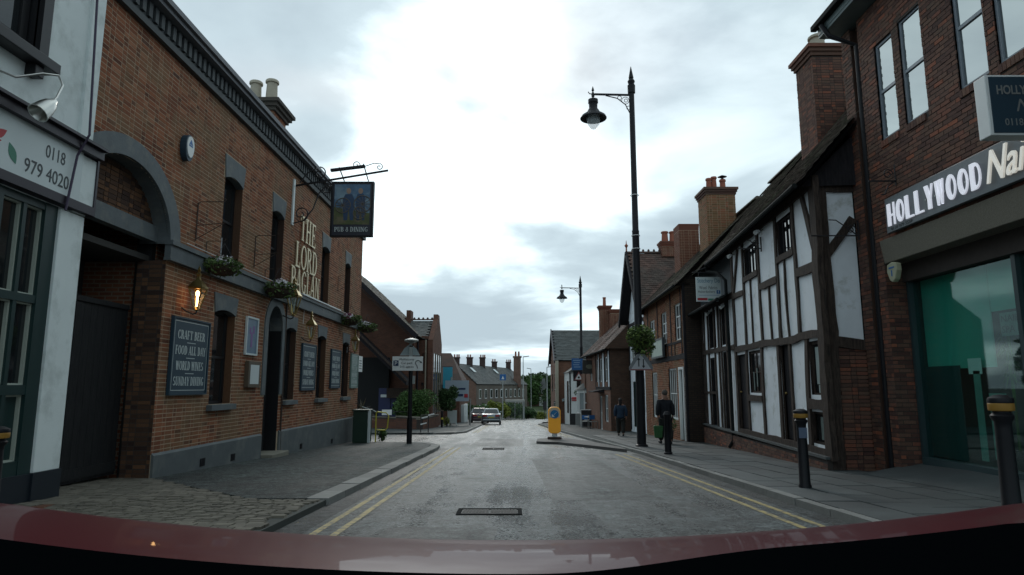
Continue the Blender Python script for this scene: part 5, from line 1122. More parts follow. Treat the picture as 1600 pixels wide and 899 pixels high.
# ============================================================ BRICK SHOP, GABLE HOUSE, FURTHER ROW (right)
BW = Wall((6.5, 24.6), (6.68, 33)).face(-1, 0)
bs = thing('brick_shop', 'red brick timber framed shop with three white casements under a long tiled roof', 'shop', (6.5, 24.6, gz(24.6)))
bh = [(.55, 1.5, 2.9, 4.35), (3.0, 4.1, 2.9, 4.3), (5.6, 6.8, 2.9, 4.2), (.35, .95, -.9, 1.75), (1.5, 3.0, -.2, 1.85), (5.4, 6.6, -.3, 1.75)]
part(bs, 'wall', mortar(BW, 0, 8.4, -1.4, 5.1, [rect(*q) for q in bh], -.004), 'pub_mortar')
bricks(BW, 0, 8.4, -1.2, 5.0, [rect(*q) for q in bh], bs, 'pub_brick', one=0)
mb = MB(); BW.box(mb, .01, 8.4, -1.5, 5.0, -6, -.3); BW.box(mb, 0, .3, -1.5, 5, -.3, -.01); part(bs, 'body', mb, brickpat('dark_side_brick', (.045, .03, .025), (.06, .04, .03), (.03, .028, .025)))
for q in bh[:3]: window(bs, BW, *q, .05, 'white', 'glass', 1, 2, .07, .02)
window(bs, BW, *bh[4], .05, 'white', 'glass', 3, 1, .07, .022); window(bs, BW, *bh[5], .05, 'white', 'glass', 3, 1, .07, .022)
mb = MB(); a, b, c, d = bh[3]; BW.box(mb, a - .1, a, c, d + .1, -.05, .05); BW.box(mb, b, b + .1, c, d + .1, -.05, .05); BW.box(mb, a, b, d, d + .1, -.05, .05); part(bs, 'door_frame', mb, 'white'); mb = MB(); BW.box(mb, a, b, c, d, -.12, -.07); part(bs, 'door', mb, 'offwhite')
for pts, w in (([(0.05, -1), (0.05, 5)], .14), ([(0, 2.25), (8.4, 2.25)], .2), ([(2.2, 2.3), (2.2, 4.9)], .13), ([(4.9, 2.3), (4.9, 4.9)], .13), ([(7.3, 2.3), (7.3, 4.9)], .13), ([(1.6, 2.3), (1.6, 2.85)], .1), ([(2.9, 2.3), (2.9, 2.85)], .1), ([(.4, 2.3), (.4, 4.9)], .1), ([(3.6, 2.3), (3.6, 2.85)], .1), ([(4.2, 2.3), (4.2, 2.85)], .1), ([(.4, 2.84), (8.3, 2.82)], .09)): beam(pts, w, .03, 'black_timber', par=bs, W=BW)
u3 = Vector((3.3, 0, 3.3)); eA = BW.p(-.3, 4.95, .35); eB = BW.p(8.5, 4.85, .35); tiles(bs, eA, eB, u3, 60, seed=5, tw=.2, gauge=.14); ridge(bs, Vector(eA) + u3, Vector(eB) + u3, n_, ln=.6)
mb = MB(); mb.poly(Vector(eA) + u3, Vector(eB) + u3, Vector(eB) + u3 + Vector((3, 0, -3)), Vector(eA) + u3 + Vector((3, 0, -3))); part(bs, 'rear_slope', mb, 'tile')
mb = MB(); mb.tube([BW.p(-.3, 4.85, .42), BW.p(8.4, 4.75, .42)], .06, 6); part(bs, 'gutter', mb, 'gutter')
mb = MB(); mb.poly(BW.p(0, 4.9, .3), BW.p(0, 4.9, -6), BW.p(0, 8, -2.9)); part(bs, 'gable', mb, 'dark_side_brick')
t = thing('shop_name_board', 'pale green framed name board on the brick shop below its windows', 'sign', BW.p(4, 2.5, .2)); mb = MB(); BW.box(mb, 3.2, 5.6, 2.42, 3.1, .12, .18); part(t, 'panel', mb, mat('sage_board', (.40, .47, .40), .5, .3, 4)); mb = MB(); BW.box(mb, 3.12, 5.68, 2.34, 2.42, .1, .2); BW.box(mb, 3.12, 5.68, 3.1, 3.18, .1, .2); BW.box(mb, 3.12, 3.2, 2.42, 3.1, .1, .2); BW.box(mb, 5.6, 5.68, 2.42, 3.1, .1, .2); part(t, 'frame', mb, 'grey_print')
t = thing('planter', 'leafy potted plant by the brick shop door behind the walking man', 'planter', (6.0, 25.6, gz(25.6))); mb = MB(); mb.lathe([(.16, 0), (.22, .4), (.19, .4)], n=12); part(t, 'pot', mb, 'black', world=False); mb = MB(); mb.leaves((0, 0, .65), (.34, .34, .34), 300, .05); part(t, 'foliage', mb, 'leaf', world=False, kind='stuff')
# gable house
GX, G0, G1 = 6.85, 33.05, 38.2; gm = (G0 + G1) / 2
gh = thing('gable_house', 'white timbered house with steep gable over the street and ridge crested with finial', 'house', (GX, gm, gz(gm)))
GW = Wall((GX, G0), (GX, G1)).face(-1, 0); ghs = [(.9, 2.1, 2.6, 4.2), (3.0, 4.2, 2.6, 4.2), (1.0, 2.4, -.3, 1.6), (3.2, 4.2, -1.1, 1.4)]
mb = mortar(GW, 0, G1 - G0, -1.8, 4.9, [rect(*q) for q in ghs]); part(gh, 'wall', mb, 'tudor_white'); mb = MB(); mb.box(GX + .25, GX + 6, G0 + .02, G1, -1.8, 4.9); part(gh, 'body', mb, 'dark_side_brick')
mb = MB(); mb.poly((GX, G0, -1.8), (GX + .3, G0, -1.8), (GX + .3, G0, 4.9), (GX, G0, 4.9)); part(gh, 'side_wall', mb, 'tudor_white')
for q in ghs[:3]: window(gh, GW, *q, .05, 'white', 'glass', 2, 1, .07, .02)
mb = MB(); GW.box(mb, 3.2, 4.2, -1.2, 1.4, -.1, -.05); part(gh, 'door', mb, 'dkgreen')
for pts in ([(.1, -1.3), (.1, 4.9)], [(0, 2.2), (5.1, 2.2)], [(2.55, 2.2), (2.55, 7.6)], [(5.0, -1.3), (5.0, 4.9)], [(0, 4.6), (5.1, 4.6)]): beam(pts, .18, .04, 'black_timber', par=gh, W=GW)
AZ = 8.45; mb = MB(); mb.poly((GX - .02, G0 + .1, 4.85), (GX - .02, G1 - .1, 4.85), (GX - .02, gm, AZ - .2)); part(gh, 'gable', mb, 'tudor_white')
xo = GX - .45
for s, yy in ((1, G0 - .35), (-1, G1 + .35)):
    tiles(gh, (xo, yy, 4.75), (GX + 6, yy, 4.75), Vector((0, (gm - yy), AZ - 4.75)), 40, 'redtile', seed=9, sag=.01, tw=.24, gauge=.16); mb = MB(); mb.bar((xo - .06, yy, 4.62), (xo - .06, gm, AZ), .1, .28); part(gh, 'bargeboard', mb, 'black_timber')
ridge(gh, (xo - .05, gm, AZ), (GX + 5.5, gm, AZ), None, 'redtile', ln=.28, r=.1)
for k in range(18): mb = MB(); mb.lathe([(.06, 0), (.07, .06), (.03, .13)], (xo + .3 + k * .3, gm, AZ + .09), 6); part(gh, 'ridge_crest', mb, 'redtile')
mb = MB(); mb.lathe([(.05, 0), (.04, .3), (.11, .42), (.03, .52), (.01, .72)], (xo - .03, gm, AZ), 8); part(gh, 'finial', mb, 'pot')
chimney(8.75, gm, .95, .7, 8.2, 9.05, 'red brick chimney with two round pots on the crested ridge', [(-.22, 0, .62, 0), (.22, 0, .62, 0)], m='red_brick', cap=.07, pr=.19)
# row house with half timbering
KX, K0, K1 = 5.72, 38.4, 50.0
kh = thing('half_timbered_house', 'low half timbered house with brown tiled roof beyond the gable house', 'house', (KX, 44, gz(44))); KW = Wall((KX, K0), (KX - .1, K1)).face(-1, 0)
khs = [(1.0, 2.0, 1.4, 2.9), (3.2, 4.2, 1.4, 2.9), (5.0, 5.9, 1.4, 2.9), (8, 9, 1.5, 2.8), (1.0, 2.2, -1.0, .6), (3.4, 4.4, -1.6, .5)]
part(kh, 'wall', mortar(KW, 0, 11.6, -2.2, 3.5, [rect(*q) for q in khs]), brickpat('row_brick', (.22, .085, .05), (.15, .06, .04), (.16, .13, .10)))
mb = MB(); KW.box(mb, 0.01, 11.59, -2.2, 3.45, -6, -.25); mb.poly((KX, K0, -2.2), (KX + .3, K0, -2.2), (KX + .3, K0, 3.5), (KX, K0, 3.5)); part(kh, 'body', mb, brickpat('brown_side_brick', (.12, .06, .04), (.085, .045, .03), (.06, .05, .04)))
mb = MB(); KW.box(mb, .1, 6.2, 1.0, 3.3, -.02, .012); part(kh, 'infill', mb, 'tudor_white') if False else None
for q in khs: window(kh, KW, *q, .05, 'white', 'glass', 1, 1, .08, .02)
for x in (.1, .8, 2.15, 3.05, 4.35, 4.9, 6.1): beam([(x, 1.0), (x, 3.3)], .14, .03, 'black_timber', par=kh, W=KW)
for x0_, x1_ in ((.2, .75), (2.25, 3.0), (4.45, 4.85)): mb = MB(); KW.quad(mb, x0_, x1_, 1.1, 3.2, .01); part(kh, 'infill', mb, 'tudor_white')
beam([(0, 1.0), (6.2, 1.0)], .18, .03, 'black_timber', par=kh, W=KW)
u4 = Vector((3.1, 0, 3.0)); eA = KW.p(-.3, 3.3, .35); eB = KW.p(11.9, 3.35, .35); tiles(kh, eA, eB, u4, 40, 'redtile', seed=12, tw=.3, gauge=.2); mb = MB(); mb.poly(Vector(eA) + u4, Vector(eB) + u4, Vector(eB) + u4 + Vector((3, 0, -3)), Vector(eA) + u4 + Vector((3, 0, -3))); mb.poly(eB, Vector(eB) + u4, Vector(eB) + u4 + Vector((3, 0, -3))); part(kh, 'rear_slope', mb, 'redtile')
mb = MB(); mb.poly(eA, Vector(eA) + u4, Vector(eA) + u4 + Vector((3, 0, -3))); part(kh, 'gable', mb, 'brown_side_brick'); mb = MB(); mb.tube([KW.p(-.3, 3.22, .42), KW.p(11.9, 3.27, .42)], .06, 6); part(kh, 'gutter', mb, 'gutter')
mb = MB(); mb.hexa([KW.p(2.4, .75, 0), KW.p(4.9, .75, 0), KW.p(4.9, .75, .7), KW.p(2.4, .75, .7), KW.p(2.4, .95, 0), KW.p(4.9, .95, 0), KW.p(4.9, .8, .7), KW.p(2.4, .8, .7)]); part(kh, 'door_canopy', mb, 'black_timber')
chimney(7.2, 50.5, .8, .8, 3.6, 7.3, 'slim brick chimney with one pot behind the far lamp post', [(0, 0, .7, 0)], m='red_brick', cap=.09)
t = chimney(8.0, 49.6, 1.1, 1.0, 3.9, 6.9, 'broad brick chimney with grey flashing beside the slim one', [], m='red_brick', cap=.07); mb = MB(); mb.prism([(7.44, 49.09, 4.6), (8.0, 49.09, 4.9), (8.2, 49.09, 5.6), (7.9, 49.09, 5.8), (7.5, 49.09, 5.3)], (0, -.02, 0)); part(t, 'flashing', mb, 'lead')
# white bay window with lead roof
bw = thing('bay_window_shop', 'white bay windowed shopfront with dark hipped roof beyond the half timbered house', 'shop', (5.6, 50.3, gz(50.3)))
mb = MB(); mb.box(5.55, 6.4, 50.25, 52.8, -2.1, 2.1); part(bw, 'wall', mb, 'row_brick')
mb = MB(); mb.prism([(6.5, 50.0, -1.75), (5.5, 50.2, -1.75), (5.1, 50.7, -1.75), (5.1, 52.2, -1.75), (5.6, 52.7, -1.75), (6.5, 52.7, -1.75)], (0, 0, .9)); mb.prism([(6.5, 50.0, .62), (5.5, 50.2, .62), (5.1, 50.7, .62), (5.1, 52.2, .62), (5.6, 52.7, .62), (6.5, 52.7, .62)], (0, 0, .25)); part(bw, 'bay', mb, 'white')
mb = MB(); 
for x, y in ((6.42, 50.05), (5.98, 50.14), (5.5, 50.25), (5.14, 50.7), (5.14, 51.4), (5.14, 52.15)): mb.box(x - .05, x + .05, y - .04, y + .04, -.86, .64)
mb.box(5.5, 6.45, 50.1, 50.16, -.15, -.07); part(bw, 'mullion', mb, 'white'); mb = MB(); mb.prism([(6.4, 50.1, -.85), (5.52, 50.28, -.85), (5.18, 50.72, -.85), (5.18, 52.2, -.85), (6.4, 52.6, -.85)], (0, 0, 1.47)); part(bw, 'pane', mb, mat('net_curtain', (.28, .32, .33), .3)) 
mb = MB(); mb.add([(6.6, 49.9, .87), (5.4, 50.1, .87), (4.98, 50.6, .87), (4.98, 52.3, .87), (5.5, 52.8, .87), (6.6, 52.8, .87), (6.2, 51.2, 1.75), (6.0, 51.8, 1.75)], [(0, 1, 6), (1, 2, 6), (2, 3, 7, 6), (3, 4, 7), (4, 5, 7), (0, 6, 7, 5), (5, 4, 3, 2, 1, 0)]); part(bw, 'roof', mb, 'slate')
ws = thing('white_corner_shop', 'narrow white boarded shop with red stripe beside the far lamp post', 'shop', (4.95, 58, gz(58)))
mb = MB(); mb.box(5.0, 6.6, 57.6, 63, -2.6, 2.4); part(ws, 'wall', mb, 'white'); mb = MB(); mb.box(5.0, 6.62, 57.56, 57.6, -2.6, -1.2); part(ws, 'stall_riser', mb, 'black'); mb = MB(); mb.box(5.2, 6.6, 57.54, 57.6, .05, .2); mb.box(5.2, 6.6, 57.54, 57.6, -.1, .0); part(ws, 'red_stripe', mb, 'red_sign')

for q in ((5.65, 6.0, 57.55, 57.6, .35, 2.0), (5.0, 5.12, 57.54, 57.6, -1.2, 2.3), (4.99, 5.0, 58.2, 60, -1.2, 1.6)): mb = MB(); mb.box(*q); part(ws, 'window', mb, 'glass')
mb = MB(); mb = MB(); mb.add([(4.85, 57.4, 2.35), (6.7, 57.4, 2.35), (6.7, 63, 2.35), (4.85, 63, 2.35), (5.8, 57.4, 3.0), (5.8, 63, 3.0)], [(0, 1, 4), (1, 2, 5, 4), (3, 0, 4, 5), (2, 3, 5), (3, 2, 1, 0)]); part(ws, 'roof', mb, 'slate')
gb = thing('gabled_building', 'tall brown brick building with slate roof whose gable faces the street, last on the right', 'building', (4.4, 64, gz(64)))
mb = MB(); mb.box(4.35, 11, 64, 74, -2.8, 3.75); part(gb, 'wall', mb, 'row_brick'); mb = MB(); mb.poly((4.34, 64, 3.7), (4.34, 74, 3.7), (4.34, 69, 6.9)); part(gb, 'gable', mb, 'row_brick')
tiles(gb, (4.15, 63.8, 3.65), (11, 63.8, 3.65), Vector((0, 5.2, 3.35)), 30, 'slate', seed=4, tw=.4, gauge=.3, sag=0); mb = MB(); mb.poly((4.15, 69, 7.0), (11, 69, 7.0), (11, 74.2, 3.6), (4.15, 74.2, 3.6)); part(gb, 'rear_slope', mb, 'slate')
mb = MB(); mb.bar((4.12, 63.7, 3.5), (4.12, 69, 7.0), .1, .3); mb.bar((4.12, 69, 7.0), (4.12, 74.3, 3.5), .1, .3); part(gb, 'bargeboard', mb, 'plum_black_paint')
mb = MB(); mb.box(4.3, 4.36, 65.5, 66.6, 0.6, 2.4); mb.box(4.3, 4.36, 70, 71.2, .6, 2.4); mb.box(4.3, 4.36, 66, 68, -1.8, -.3); part(gb, 'window', mb, 'glass'); mb = MB(); mb.box(4.2, 4.5, 63.6, 64.0, -2.6, 3.6); part(gb, 'drainpipe', mb, 'creampot')
mb = MB(); mb.add([(4.8, 63.0, -.3), (7, 63.0, .7), (7, 64, .9), (4.8, 64, -.1)], [(0, 1, 2, 3)]); part(gb, 'lean_to_roof', mb, 'lead')
# hanging pub sign, signs and lamp
t = thing('hanging_sign', 'dark square hanging inn sign beyond the blue traffic sign', 'sign', (5.4, 46.5, 2.9)); mb = MB(); mb.box(4.98, 5.98, 46.46, 46.54, 2.0, 2.95); bd = part(t, 'board', mb, mat('sign_brown', (.035, .032, .028), .5)); mb = MB(); mb.prism([(5.48 + .25 * math.cos(a), 46.455, 2.5 + .16 * math.sin(a)) for a in [k * math.pi / 8 for k in range(16)]], (0, -.01, 0)); mb.prism([(5.2, 46.454, 2.45), (5.5, 46.454, 2.6), (5.25, 46.454, 2.62)], (0, -.012, 0)); part(bd, 'painting', mb, mat('sign_emblem', (.15, .16, .12), .6))
mb = MB(); mb.bar((5.8, 46.5, 3.1), (4.9, 46.5, 3.1), .05, .05); mb.tube([(5.1, 46.5, 3.1), (5.2, 46.5, 3.3), (5.5, 46.5, 3.3), (5.6, 46.5, 3.1)], .02, 5); part(t, 'bracket', mb, 'iron')

# ============================================================ LEFT SIDE BEYOND THE PUB
hall = thing('parish_hall', 'brown brick hall with long sloping tiled gable roof and porch beyond the pub', 'hall', (-9, 48, gz(48)))
hbm = brickpat('hall_brick', (.16, .065, .04), (.115, .048, .032), (.10, .075, .06))
mb = MB(); gz_ = gz(48) - .3
mb.add([(-20, 48, gz_), (-7.2, 48, gz_), (-7.2, 48, 4.7), (-10.4, 48, 7.9), (-14, 48, 11), (-20, 48, 6)], [(0, 1, 2, 3, 4, 5)]); mb.add([(-7.2, 48, gz_), (-7.2, 60, gz_), (-7.2, 60, 4.7), (-7.2, 48, 4.7)], [(0, 1, 2, 3)]); part(hall, 'wall', mb, hbm)
dk = MB(); dk.add([(-7.6, 47.9, 1.2), (-7.0, 47.9, 4.2), (-9.0, 47.9, 6.2), (-9.8, 47.9, 5.2)], [(0, 1, 2, 3)]) 
e0 = Vector((-6.8, 46.6, 4.75)); tiles(hall, (-6.8, 60, 4.75), e0, Vector((-7.2, 0, 6.7)), 30, 'tile', seed=31, tw=.5, gauge=.3, sag=0)
mb = MB(); mb.bar(e0 + Vector((0, -.02, -.12)), e0 + Vector((-7.2, -.02, 6.58)), .12, .34); part(hall, 'bargeboard', mb, 'black_timber'); mb = MB(); mb.bar(e0 + Vector((-.1, .1, -.42)), e0 + Vector((-7.3, .1, 6.28)), .06, .08); part(hall, 'soffit_edge', mb, 'timber')
mb = MB(); mb.poly(e0 + Vector((0, .1, -.3)), e0 + Vector((-7.2, .1, 6.4)), e0 + Vector((-7.2, 1.4, 6.4)), e0 + Vector((0, 1.4, -.3))); part(hall, 'soffit', mb, 'black_timber')
# porch
mb = MB(); p0 = Vector((-7.25, 45.2, 1.45)); mb.prism([p0, p0 + Vector((-5, 0, 4.75)), p0 + Vector((-5, 0, 4.45)), p0 + Vector((0, 0, -.25))], (0, 2.8, 0)); part(hall, 'porch_roof', mb, 'black_timber'); mb = MB(); mb.bar(p0 + Vector((.05, -.05, .02)), p0 + Vector((-5, -.05, 4.85)), .1, .12); part(hall, 'porch_verge', mb, 'timber')
mb = MB(); mb.box(-14, -8.9, 47.6, 47.9, gz_, 3.2); part(hall, 'porch_wall', mb, 'dark'); mb = MB(); mb.box(-8.9, -7.35, 46.9, 47.3, .3, 1.0); part(hall, 'porch_lintel', mb, 'dark_side_brick')
for a, b in ((-9.55, -8.7), (-8.66, -7.9)): mb = MB(); mb.box(a, b, 47.4, 47.5, -1.8, 1.0); d = part(hall, 'door', mb, 'bluedoor'); mb = MB(); mb.box(a + .15, b - .2, 47.36, 47.4, .35, .55); part(d, 'door_sign', mb, 'offwhite') if a < -9 else None
t = thing('hall_notice', 'white notice on the rail in front of the blue hall door', 'notice', (-9, 44, -.6)); mb = MB(); mb.box(-8.6, -7.95, 43.9, 43.94, -.75, -.4); part(t, 'panel', mb, 'white'); mb = MB(); mb.tube([(-11, 43.96, -.5), (-6.6, 43.96, -.55)], .025, 5); part(t, 'rail', mb, 'iron')
# brick cross wings with crested ridges
wg = thing('brick_office', 'brown brick building with tall parapet gables, crested ridge and narrow windows', 'building', (-5.4, 50, gz(50)))
mb = MB(); mb.box(-14, -6.3, 49.5, 55.4, gz(50) - .4, 4.9); part(wg, 'wall', mb, hbm)
mb = MB(); mb.prism([(-6.3, 49.2, gz(50) - .3), (-6.3, 55.5, gz(50) - .3), (-6.3, 55.5, 4.6), (-6.3, 53.6, 6.4), (-6.3, 53.4, 6.85), (-6.3, 52.2, 6.85), (-6.3, 52.0, 6.4), (-6.3, 49.2, 4.6)], (.35, 0, 0)); part(wg, 'parapet_gable', mb, hbm)
tiles(wg, (-13, 49.4, 4.7), (-6.3, 49.4, 4.7), Vector((0, 3.5, 1.75)), 14, 'slate', seed=33, tw=.4, gauge=.28, sag=0); ridge(wg, (-11, 52.9, 6.45), (-6.3, 52.9, 6.45), None, 'redtile', ln=.35, r=.1)
for k in range(12): mb = MB(); mb.lathe([(.09, 0), (.1, .06), (.04, .16)], (-6.5 - k * .36, 52.9, 6.52), 6); part(wg, 'ridge_crest', mb, 'redtile')
mb = MB(); mb.box(-8.5, -8.15, 52.3, 53.6, 6.0, 7.2); part(wg, 'parapet', mb, hbm)
for x in (-6.5, -7.1): mb = MB(); mb.tube([(x, 49.42, 4.6), (x, 49.42, -1.7)], .06, 6); part(wg, 'drainpipe', mb, 'creampot' if x > -6.6 else 'plum_black_paint')
wgw = Wall((-5.95, 49.2), (-5.95, 57)).face(1, 0)
for u in (.7, 2.2, 3.7, 5.0): mb = MB(); wgw.box(mb, u, u + .8, -.9, 3.6, .0, .012); part(wg, 'window', mb, 'glass'); mb = MB(); wgw.box(mb, u + .8, u + .95, -1.0, 3.7, .0, .05); part(wg, 'mullion', mb, 'concrete')
wgs = Wall((-6.3, 49.5), (-9, 49.5)).face(0, -1)
for u in (.15, .75, 1.9): mb = MB(); wgs.box(mb, u, u + .35, -.8, 1.4, .0, .012); part(wg, 'window', mb, 'glass'); mb = MB(); wgs.box(mb, u, u + .35, 2.1, 3.6, .0, .012); part(wg, 'window', mb, 'glass')
w2 = thing('rear_brick_wing', 'lower brick wing with wall lantern past the crested office', 'building', (-6.2, 60, gz(60))); mb = MB(); mb.box(-14, -7.05, 57.2, 64, gz(60) - .4, 4.6); mb.prism([(-7.05, 57.2, 4.5), (-7.05, 62, 4.5), (-7.05, 58.6, 5.3)], (-3, 0, 0)); part(w2, 'wall', mb, hbm); mb = MB(); mb.lathe([(.05, -.25), (.14, .05), (.17, .1), (.02, .3)], (-6.7, 60, 3.3), 6); mb.bar((-6.7, 60, 3.3), (-7.1, 60, 3.3), .03, .03); part(w2, 'lantern', mb, 'iron')
# planted low wall, bush
t = thing('low_brick_wall', 'low brown brick garden wall with stone coping round the big bush', 'wall', (-6.5, 44, gz(44)))
pts = [(-11, 46.5), (-7.6, 43.6), (-5.75, 41.6), (-5.35, 48.4)]; lw = brickmat('garden_brick', [(0, (.10, .05, .035)), (.5, (.15, .07, .045)), (1, (.12, .06, .045))])
for i in range(3):
    a, b = pts[i], pts[i + 1]; W = Wall(a, b); W.face(0, -1) if i < 2 else W.face(1, 0); z0 = gz((a[1] + b[1]) / 2)
    mb = MB(); W.box(mb, 0, W.L, z0 - .3, z0 + .72, -.22, 0); part(t, 'core', mb, 'holly_mortar'); bricks(W, 0, W.L, z0 - .1, z0 + .7, [], t, 'garden_brick', one=0, L=.44, H=.14, bond='stretcher'); mb = MB(); W.box(mb, -.03, W.L + .03, z0 + .72, z0 + .79, -.26, .04); part(t, 'coping', mb, 'concrete')
def bush(loc, r, label, m='leaf', n=2600, s=.07, seed=1, cat='bush', lobes=9, group=None):
    t = thing('bush', label, cat, loc, group); rnd = random.Random(seed)
    mb = MB()
    for k in range(5): a = rnd.uniform(0, 6.28); mb.tube([(0, 0, 0), (r[0] * .3 * math.cos(a), r[1] * .3 * math.sin(a), r[2] * .7), (r[0] * .6 * math.cos(a), r[1] * .6 * math.sin(a), r[2] * 1.3)], [.04, .03, .01], 5)
    part(t, 'stem', mb, 'bark', world=False); mb = MB()
    for k in range(lobes):
        a = rnd.uniform(0, 6.28); q = rnd.uniform(.15, .6); z = rnd.uniform(.35, 1.35); mb.leaves((r[0] * q * math.cos(a), r[1] * q * math.sin(a), r[2] * z), (r[0] * .5, r[1] * .5, r[2] * .5), n // lobes, s, fill=.35, rnd=rnd)
    part(t, 'foliage', mb, m, world=False, kind='stuff'); return t
bush((-6.75, 45.2, gz(45) + .3), (1.75, 1.5, 1.3), 'large rounded green bush behind the low brick wall', 'leaf', 9000, .075, 3)
bush((-5.0, 51.5, gz(51) + 1.2), (.85, .8, 1.05), 'round topped small tree on the pavement under the turquoise banner', 'leaf_dark', 4000, .08, 4, lobes=8)
bush((-4.9, 50, gz(50)), (.35, .35, .5), 'low pale green shrub at the foot of the small round tree', 'leaf_yellow', 500, .06, 5)
t = thing('spiky_plant', 'spiky cordyline with long narrow leaves behind the green bin', 'plant', (-5.75, 25.3, gz(25))); mb = MB(); rnd = random.Random(9); mb.tube([(0, 0, 0), (0, 0, .9)], .05, 6)
part(t, 'stem', mb, 'bark', world=False); mb = MB()
for k in range(70):
    a = rnd.uniform(0, 6.28); e = rnd.uniform(-.2, 1.3); L = rnd.uniform(.5, .8); d = Vector((math.cos(a) * math.cos(e), math.sin(a) * math.cos(e), math.sin(e))); p0 = Vector((0, 0, rnd.uniform(.8, 1.05))); w = d.cross(Vector((0, 0, 1))).normalized() * .02; mb.add([p0, p0 + d * L * .5 + w + Vector((0, 0, .04)), p0 + d * L - Vector((0, 0, .08)), p0 + d * L * .5 - w + Vector((0, 0, .04))], [(0, 1, 2, 3)])
part(t, 'foliage', mb, mat('cordyline', (.10, .085, .05), .6, island=.4), world=False)
bush((-4.9, 25.2, gz(25)), (.25, .3, .28), 'weedy plant at the foot of the yellow rail', 'leaf', 350, .05, 8)
t = thing('grit_bin', 'tall dark green bin standing against the far corner of the pub', 'bin', (-5.4, 24.1, gz(24))); z = gz(24)
mb = MB(); mb.box(-5.72, -5.18, 23.9, 24.6, z, z + 1.12); part(t, 'body', mb, mat('bin_green', (.012, .035, .022), .5, .2, 5), bevel=.02); mb = MB(); mb.box(-5.75, -5.15, 23.87, 24.63, z + 1.12, z + 1.17); part(t, 'lid', mb, 'bin_green', bevel=.015); mb = MB(); mb.box(-5.18, -5.1, 23.9, 24.0, z, z + 1.14); part(t, 'corner_post', mb, 'offwhite')
t = thing('handrail', 'bent yellow tubular handrail beside the green bin', 'rail', (-5.0, 24.8, gz(25))); z = gz(25); mb = MB(); yl = mat('yellow_rail', (.55, .48, .05), .4)
mb.tube([(-5.05, 24.7, z), (-5.05, 24.7, z + 1.05), (-5.0, 24.7, z + 1.1), (-4.72, 24.9, z + 1.06), (-4.62, 24.9, z + .95), (-4.66, 24.9, z + .5), (-4.75, 24.9, z + .42), (-5.0, 24.7, z + .45)], .025, 8); part(t, 'tube', mb, yl, smooth=True)
mb = MB(); mb.tube([(-5.5, 24.3, z + 1.3), (-5.2, 24.6, z + 1.17), (-5.05, 24.7, z + 1.1)], .022, 6); part(t, 'sloping_tube', mb, 'steel')
# parking sign post
t = thing('parking_sign', 'white parking sign on a black post reading multistorey car park, 315 spaces', 'sign', (-3.6, 23.4, gz(23.4))); z = gz(23.4)
mb = MB(); mb.tube([(-3.6, 23.4, z), (-3.6, 23.4, 2.55)], .075, 12); mb.tube([(-3.6, 23.4, z), (-3.6, 23.4, z + .9)], .095, 12); part(t, 'post', mb, 'black_metal', smooth=True)
mb = MB(); mb.box(-4.24, -3.16, 23.27, 23.3, 1.66, 2.16); p_ = part(t, 'panel', mb, 'white', bevel=.004); mb = MB(); mb.box(-4.2, -4.02, 23.262, 23.27, 1.83, 2.02); part(p_, 'parking_symbol', mb, mat('sign_navy', (.01, .03, .09), .5)); text(p_, 'P', (-4.15, 23.261, 1.85), (1, 0, 0), (0, 0, 1), .09, .14, 'white', .003)
for s, w, zz in (('Multistorey', .52, 2.02), ('Car park', .4, 1.89), ('315 spaces', .48, 1.76)): text(p_, s, (-3.72 - w / 2, 23.266, zz - .02), (1, 0, 0), (0, 0, 1), w, .1, 'black', .003)
mb = MB(); arc = [(-3.33 + .09 * math.cos(a), 23.262, 1.93 + .09 * math.sin(a)) for a in [R(d) for d in range(20, 250, 15)]]; mb.tube(arc, .012, 4); mb.add([(-3.27, 23.26, 1.95), (-3.18, 23.26, 1.92), (-3.22, 23.26, 2.0)], [(0, 1, 2)]); mb.tube([arc[-1], (-3.34, 23.262, 1.74)], .012, 4); part(p_, 'arrow', mb, 'black')
mb = MB(); mb.box(-3.66, -3.54, 23.3, 23.36, 1.7, 2.5); mb.box(-3.52, -3.44, 23.32, 23.4, 1.2, 1.48); part(t, 'clamp', mb, 'steel'); mb = MB(); mb.prism([(-4.0, 23.36, 2.2), (-3.28, 23.36, 2.2), (-3.42, 23.36, 2.45), (-3.64, 23.36, 2.62), (-3.84, 23.36, 2.45)], (0, .02, 0)); part(t, 'triangular_plate', mb, 'lead')
mb = MB(); mb.lathe([(.02, -.12), (.06, -.08), (.24, -.02), (.26, .02), (.2, .06), (.05, .1)], (-3.6, 23.4, 2.72), 14); part(t, 'lamp_head', mb, 'steel', smooth=True)
# second group: bench like rails behind post
t = thing('cycle_rails', 'short metal cycle rails with white tips behind the parking sign', 'rail', (-4, 27, gz(27))); mb = MB(); z = gz(35.6)
for x in (-4.9, -4.5): mb.tube([(x, 35.8, z), (x, 35.8, z + .9), (x + .5, 35.8, z + .9)], .03, 6)
part(t, 'tube', mb, 'iron'); mb = MB()
for x, h in ((-4.85, .75), (-4.5, .9), (-4.9, .42)): mb.bar((x, 35.7, z + h), (x + .32, 35.7, z + h + .08), .05, .06)
part(t, 'reflective_band', mb, 'white')
